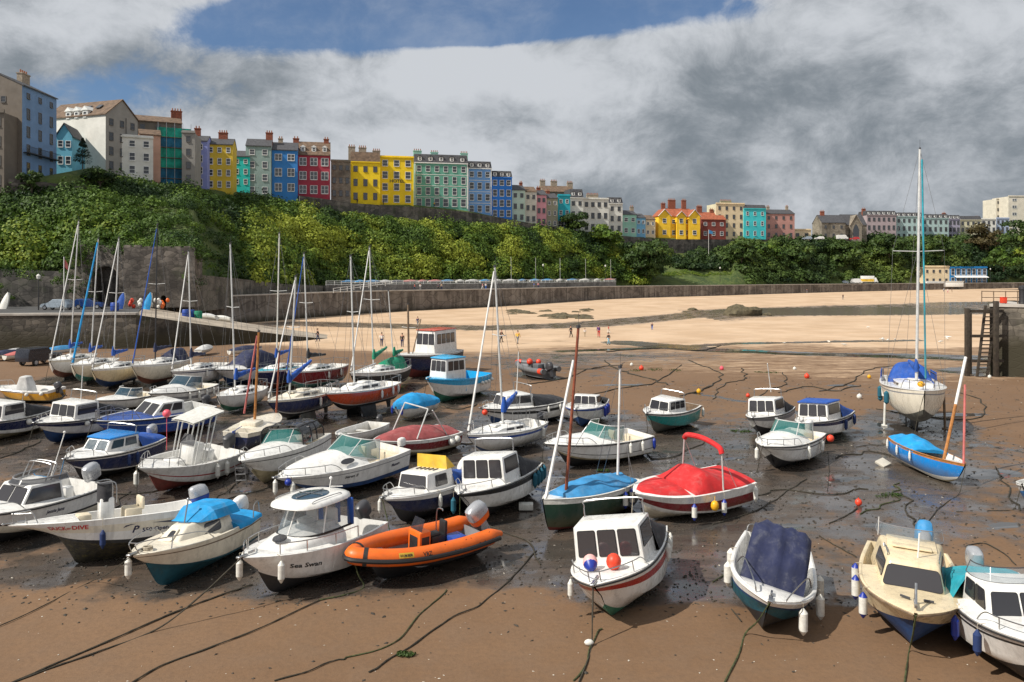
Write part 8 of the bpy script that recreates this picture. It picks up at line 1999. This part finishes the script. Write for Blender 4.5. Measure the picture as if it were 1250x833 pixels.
for i, k in enumerate(order):
 u = i / (len(order) - 1); px = lerp(424, 744, u); d = interp([(424, 200), (520, 216), (600, 233), (690, 258), (752, 278)], px)
 dinghy((*X(px, d), 6.55), R(40 + 25 * math.sin(i * 2.3)), covs[k], 'small dinghy under a %s cover parked behind the promenade railing' % cn[covs[k]], 7.5 if px > 610 and i % 2 else 0)
for i, (px, d) in enumerate(((252, 116), (270, 117))): dinghy((*X(px, d), 2.45 - i * .35), R(150), 'fender' if i else 'f_grey', 'pale dinghy lying on the slipway, %s' % ('lower of the two' if i else 'upper of the two'), 0, 'dinghies on the slipway', .3)
for i, (px, cl, lab) in enumerate(((9, 'fender', 'white upturned dinghy propped on end on the quay at the far left'), (150, 'f_blue', 'blue upturned dinghy standing against the bastion'), (183, 'f_brightblue', 'big blue dinghy standing on its side against the buttressed wall'))):
 r0 = dinghy((*X(px, 117), Zq + .2), R(80), cl, lab, 0, 'dinghies on the quay', R(80)); r0.rotation_euler = (R(10), R(-70), R(60))
for i, (px, d, m_, lab) in enumerate(((140, 110, 'bluecrate', 'blue plastic drum on the quay right of the blue car'), (227, 113, 'bluecrate', 'blue barrel at the top of the slipway'), (233, 114, 'f_blue', 'second darker blue barrel on the slipway'), (242, 114, 'f_green', 'green barrel on the slipway'))):
 mb = MB(); mb.lathe([(.5, 0), (.55, .1), (.52, .55), (.56, .6), (.52, 1.05), (.48, 1.1), (.02, 1.12)], 12); z = 4.1 if px < 166 else interp([(166, 4.1), (230, 3.0), (300, 1.75)], px); o = mb.build('barrel', M[m_], None, loc=(*X(px, d), z)); tag(o, lab, 'barrel')
for i, (px, c) in enumerate(((160, 'buoy_red'), (170, 'fender'), (189, 'fender'), (196, 'fender'), (201, 'hyp_orange'))):
 mb = MB(); rs = random.Random(i)
 for k in range(4): mb.ball((rs.uniform(-.4, .4), rs.uniform(-.4, .4), .25 + .3 * k), .28, 0, 8, (1, 1, 1.2))
 o = mb.build('fender_stack', M[c], None, loc=(*X(px, 118), Zq)); tag(o, '%s pile of fishing floats by the buttressed wall, number %s from the left' % ({'buoy_red': 'red', 'fender': 'white', 'hyp_orange': 'orange'}[c], ['one', 'two', 'three', 'four', 'five'][i]), 'floats')
for i, (px, py, cv, w_) in enumerate(((6, 440, 'f_navy', 'leftmost of the row'), (17, 438, 'f_grey', 'second from the left'), (29, 440, 'f_pink', 'third from the left'), (40, 436, 'f_navy', 'nearest the dark off-road car'), (75, 434, 'f_midblue', 'behind the tall-masted white yacht'), (250, 433, 'f_grey', 'below the slipway'), (300, 434, 'f_navy', 'at the foot of the slipway'))):
 p = ground_at(px, py); dinghy((p.x, p.y, .05), R(70 + 30 * math.sin(i * 3)), cv, 'dinghy under a %s cover on the sand, %s' % ({'f_grey': 'grey', 'f_navy': 'navy', 'f_pink': 'faded red', 'f_midblue': 'blue'}[cv], w_), 0, 'dinghies below the quay')
def lamp(px, d, z, h_, label):
 root = empty('street_lamp', (*X(px, d), z)); tag(root, label, 'street lamp', 'lamps and poles'); mb = MB(); mb.tube([(0, 0, 0), (0, 0, h_)], .09, 0, 6, r2=.05); mb.build('post', M['ironblack'], root); mb = MB(); mb.lathe([(.05, h_), (.22, h_ + .1), (.28, h_ + .5), (.05, h_ + .75)], 8); mb.build('lantern', M['fender'], root)
lamp(47, 112, Zq, 4.2, 'dark lamp post standing on the quay left of the silver car'); lamp(663, 250, 6.4, 5, 'lamp post in the dinghy park'); lamp(739, 272, 6.4, 5, 'lamp post at the right end of the dinghy park'); lamp(1209, 372, 5, 6, 'lamp post beside the blue beach cafe'); lamp(1209 - 330, 305, 6, 5, 'lamp post on the bank right of the lawn')
root = empty('flagpole', pd(865, 302, 325)); tag(root, 'white flagpole with a blue and white flag by the yellow house', 'flagpole'); mb = MB(); mb.tube([(0, 0, -4), (0, 0, 7)], .07); mb.build('pole', M['whitespar'], root); mb = MB(); mb.add([(0.08, 0, 6.9), (1.6, .3, 6.4), (1.7, .2, 5.2), (.08, 0, 5.5)], [(0, 1, 2, 3), (3, 2, 1, 0)]); mb.build('flag', M['f_midblue'], root, recalc=False)
p = pd(62, 302, 100); root = empty('flagpole', (*X(78, 108), Zq)); tag(root, 'pole flying a red, white and blue flag on the quay', 'flagpole'); mb = MB(); mb.tube([(0, 0, 0), (0, 0, 7.2)], .06); mb.build('pole', M['whitespar'], root); mb = MB(); mb.add([(0.05, 0, 7.0), (.5, .1, 6.2), (.45, .1, 5.4), (.05, 0, 5.9)], [(0, 1, 2, 3), (3, 2, 1, 0)]); mb.build('flag', M['f_maroon'], root, recalc=False)
def rock(px, py, s, label, seed, sq=(1.3, 1, .6), m='weed rock'):
 p = ground_at(px, py); rs = Vector((seed * 3.1, seed, 1)); mb = MB(); mb.ball((0, 0, 0), s, 0, 16, sq)
 mb.v = [tuple(Vector(v) * (1 + .45 * noise.noise(Vector(v) / s * 1.3 + rs) + .2 * noise.noise(Vector(v) / s * 4 + rs))) for v in mb.v]
 o = mb.build('rock', M[m], None, loc=p, sharp=30); tag(o, label, 'rock', 'rocks on the beach')
M['weed rock'] = mat('weedy rock', (.09, .075, .045), .9, var=.4, scale=1.5, bump=.8, bscale=4, dirt='#5a5226', dirt_amt=.6)
for i in range(26):
 rs = random.Random(i + 3); px, py = (rs.uniform(616, 655), rs.uniform(379, 384)) if i < 8 else (rs.uniform(660, 718), rs.uniform(379, 390) ); rock(px, py, rs.uniform(.5, 1.2), 'low weedy rock in the scattered group on the sand below the sea wall', i, (1.8, 1, .45))
rock(905, 385, 2.6, 'largest weedy rock, humped, alone on the golden beach', 51, (1.6, 1, .8)); rock(890, 384, 1.3, 'smaller rock touching the left side of the largest beach rock', 52); rock(937, 385, .9, 'small dark rock just right of the largest beach rock', 53); rock(846, 379, 1.0, 'single small rock left of the largest beach rock', 54); rock(860, 381, .6, 'flat rock beside the small one on the left of the beach', 55, (2, 1, .3))
for px, py, m_, r_, lab in ((1048, 617, 'buoy_red', .22, 'red buoy on a chain in the wet sand above the cream cabin cruiser'), (783, 452, 'buoy_red', .36, 'red and white buoy on the sand beside a dark weed patch'), (881, 452, 'buoy_pink', .32, 'pink buoy on the open sand left of the cuddy pair'), (853, 480, 'buoy_yellow', .28, 'yellow buoy on the sand right of the teal-hulled cabin boat'), (985, 462, 'buoy_red', .36, 'red buoy beyond the cuddy pair'), (913, 485, 'buoy_red', .24, 'small red buoy left of the grey-banded cuddy'),
       (1049, 487, 'fender', .3, 'white buoy right of the navy-banded cuddy'), (1061, 462, 'buoy_yellow', .26, 'yellow buoy left of the big yacht on legs'), (970, 452, 'fender', .26, 'white buoy beyond the red one past the cuddy pair'), (771, 447, 'fender', .26, 'white float near the red and white buoy'), (850, 510, 'fender', .3, 'pale float on the sand right of the teal-hulled cabin boat'), (1130, 458, 'fender', .3, 'white buoy in the stream behind the big yacht'), (1208, 462, 'fender', .25, 'white buoy at the foot of the pier')):
 p = ground_at(px, py); mb = MB(); r_ *= .62; mb.ball((0, 0, r_ * .85), r_, 0, 12, (1, 1, 1.05)); mb.lathe([(r_ * .2, r_ * 1.75), (r_ * .2, r_ * 2.1), (r_ * .1, r_ * 2.15)], 8); o = mb.build('buoy', M[m_], None, loc=p); tag(o, lab, 'buoy')
gb = None
for i in range(14):
 rs = random.Random(i + 77); px, py = rs.uniform(1060, 1180), rs.uniform(413, 420)
 if i > 9: px, py = rs.uniform(760, 1060), rs.uniform(395, 440)
 p = ground_at(px, py)
 if gb is None:
  mb = MB(); mb.loft([[Vector((x, r * math.cos(a), .2 + r * .8 * math.sin(a) + x * .12)) for a in [2 * PI * j / 8 for j in range(8)]] for x, r in ((-.28, .01), (-.15, .07), (0, .11), (.14, .08), (.2, .05), (.26, .055), (.31, .03), (.36, .008))], 0); mb.tube([(.02, .04, .15), (.02, .04, 0)], .008); mb.tube([(.02, -.04, .15), (.02, -.04, 0)], .008)
  gb = mb.build('seagull', M['fender'], None); o = gb
 else: o = gb.copy(); COL.objects.link(o)
 o.location = p; o.scale = (1.3,) * 3; o.rotation_euler = (0, 0, rs.uniform(0, 6)); tag(o, 'white gull standing by the shallow stream on the right' if i <= 9 else 'white gull standing alone on the middle sand', 'gull', 'gulls on the sand')
def place_words(p):
 q = sorted(BOATS, key=lambda b: (b[1] - p).length)
 a, c = q[0], q[1]
 dx = p.x - a[1].x; dy = p.y - a[1].y
 return '%s %s towards %s' % (('right of' if dx > 0 else 'left of') if abs(dx) > abs(dy) else ('beyond' if dy > 0 else 'in front of'), a[0], c[0])
CH = [[(545, 720), (520, 745), (497, 770), (462, 795), (420, 806)], [(655, 672), (600, 730), (545, 757), (500, 790), (450, 822)], [(420, 806), (395, 812), (372, 822), (335, 832)], [(700, 832), (722, 790), (735, 768)],
  [(1000, 655), (1020, 668), (1045, 682)], [(1050, 628), (1075, 618), (1092, 604), (1098, 590)], [(1012, 640), (1030, 632), (1046, 620)], [(893, 745), (905, 760)], [(870, 712), (905, 690)], [(1140, 695), (1180, 712)],
  [(840, 440), (880, 458), (860, 476), (830, 484)], [(700, 488), (760, 474), (798, 467), (832, 446)], [(870, 488), (885, 470), (910, 462), (905, 450)], [(738, 440), (755, 452), (790, 462), (815, 470)], [(915, 498), (935, 478), (960, 470), (955, 455)], [(950, 480), (985, 472), (1020, 478), (1050, 470)], [(640, 470), (690, 462), (720, 450), (760, 446)], [(740, 430), (800, 425), (850, 428), (880, 422)],
  [(1000, 478), (1035, 468), (1060, 452), (1100, 446)], [(1070, 500), (1120, 508), (1190, 512), (1200, 492), (1170, 478)], [(1100, 600), (1120, 640), (1112, 660)], [(1020, 560), (1060, 552), (1100, 560)], [(905, 610), (960, 600), (1010, 604), (1060, 598)], [(1215, 570), (1232, 600), (1245, 625)], [(870, 640), (930, 620), (985, 585)], [(780, 545), (800, 560), (830, 556), (860, 540)],
  [(0, 560), (40, 545), (60, 520), (80, 500)], [(160, 600), (120, 640), (100, 665)], [(260, 545), (300, 535), (330, 540)], [(250, 620), (290, 590), (310, 570)], [(200, 640), (280, 610), (340, 592)], [(70, 600), (150, 605), (230, 590)], [(430, 520), (460, 508), (500, 500)], [(545, 545), (590, 540), (640, 548)], [(370, 620), (400, 605), (440, 612)], [(590, 640), (640, 660), (660, 690)], [(1240, 690), (1205, 665), (1180, 668)], [(300, 500), (340, 512), (380, 508)], [(0, 500), (60, 470), (110, 462)], [(520, 490), (560, 500), (580, 492)], [(640, 520), (680, 510), (705, 515)]]
for i, c in enumerate(CH):
 P = ground_path(c, .015); d = P[0].y
 rope_thing('mooring_chain', P, max(.018, d * .00075), 'rope_green' if i in (0, 3, 5, 8) else 'rope_dark', 'weedy chain ' + place_words(P[len(P) // 2]), 'chain', wob=.5 if d > 30 else .12)
for i, (px, py, s, lab) in enumerate(((800, 452, 2.2, 'dark weed patch beside the red and white buoy'), (1085, 605, .5, 'clump of dark weed on the chain above the cream cabin cruiser'), (905, 527, .5, 'clump of dark weed between the bowrider and the cuddy pair'), (935, 455, 1.0, 'weed clump beyond the grey-banded cuddy'), (500, 800, .25, 'weed tangle on the chain at the front'), (735, 575, .3, 'weed clump behind the dark green sailing boat'))):
 p = ground_at(px, py); P, S, T, Nn = clumps([((random.uniform(-s, s), random.uniform(-s * .4, s * .4), .02), (.3 * s, .3 * s, .06), .3) for k in range(10)], 30, .10 + .03 * s); o = leaf_cloud('seaweed', P, S, T, 'dark leaves', Nn, None, p); tag(o, lab, 'seaweed')
M['puddlestone'] = mat('pale hull plate', (.5, .47, .40), .6)
q = ground_at(1078, 568); mb = MB(); mb.box((0, 0, .10), (.55, .5, .12), 0, Matrix.Rotation(R(25), 3, 'X') @ Matrix.Rotation(R(30), 3, 'Z')); mb.box((.1, .25, .1), (.3, .2, .2), 0, Matrix.Rotation(R(20), 3, 'Z')); o = mb.build('mooring_block', M['puddlestone'], None, bevel=.02, loc=q); tag(o, 'tilted pale slab half sunk in the mud left of the bright blue dinghy', 'block')
for o in list(SC.objects):
 if o.get('group') == 'mooring ropes and chains':
  for v in o.data.vertices:                     # lay it on the uneven sand
   x, y, z = v.co + o.location
   f = 1 - min(1, max(0, (z - gz(x, y)) / .35))
   if f > 0 and 8 < y < 300: v.co.z += f * (und(x, y, *ground_attr(x, y)) + .008)
for o in list(SC.objects):
 if o.parent is None and 'label' in o and not 4 <= len(o['label'].split()) <= 16: print('LABEL', len(o['label'].split()), o['label'])
cam = bpy.data.cameras.new('camera'); co = bpy.data.objects.new('camera', cam); COL.objects.link(co)
cam.sensor_width = 36; cam.lens = 28.8; cam.shift_y = -81.5 / 1250
cam.clip_start = .5; cam.clip_end = 20000
co.location = (0, 0, H); co.rotation_euler = (R(90), 0, 0); SC.camera = co
SUN_DIR = Vector((-.86, -.44, .98)).normalized()     # towards the sun
sl = bpy.data.lights.new('sun', 'SUN'); so = bpy.data.objects.new('sun', sl); COL.objects.link(so)
sl.energy = 5.0; sl.angle = R(.6); sl.color = (1, .94, .85)
so.rotation_euler = SUN_DIR.to_track_quat('Z', 'Y').to_euler(); so.location = (0, 0, 60)
SC.view_settings.view_transform = 'Standard'; SC.view_settings.look = 'None'; SC.view_settings.gamma = 1
SC.view_settings.exposure = 0.12
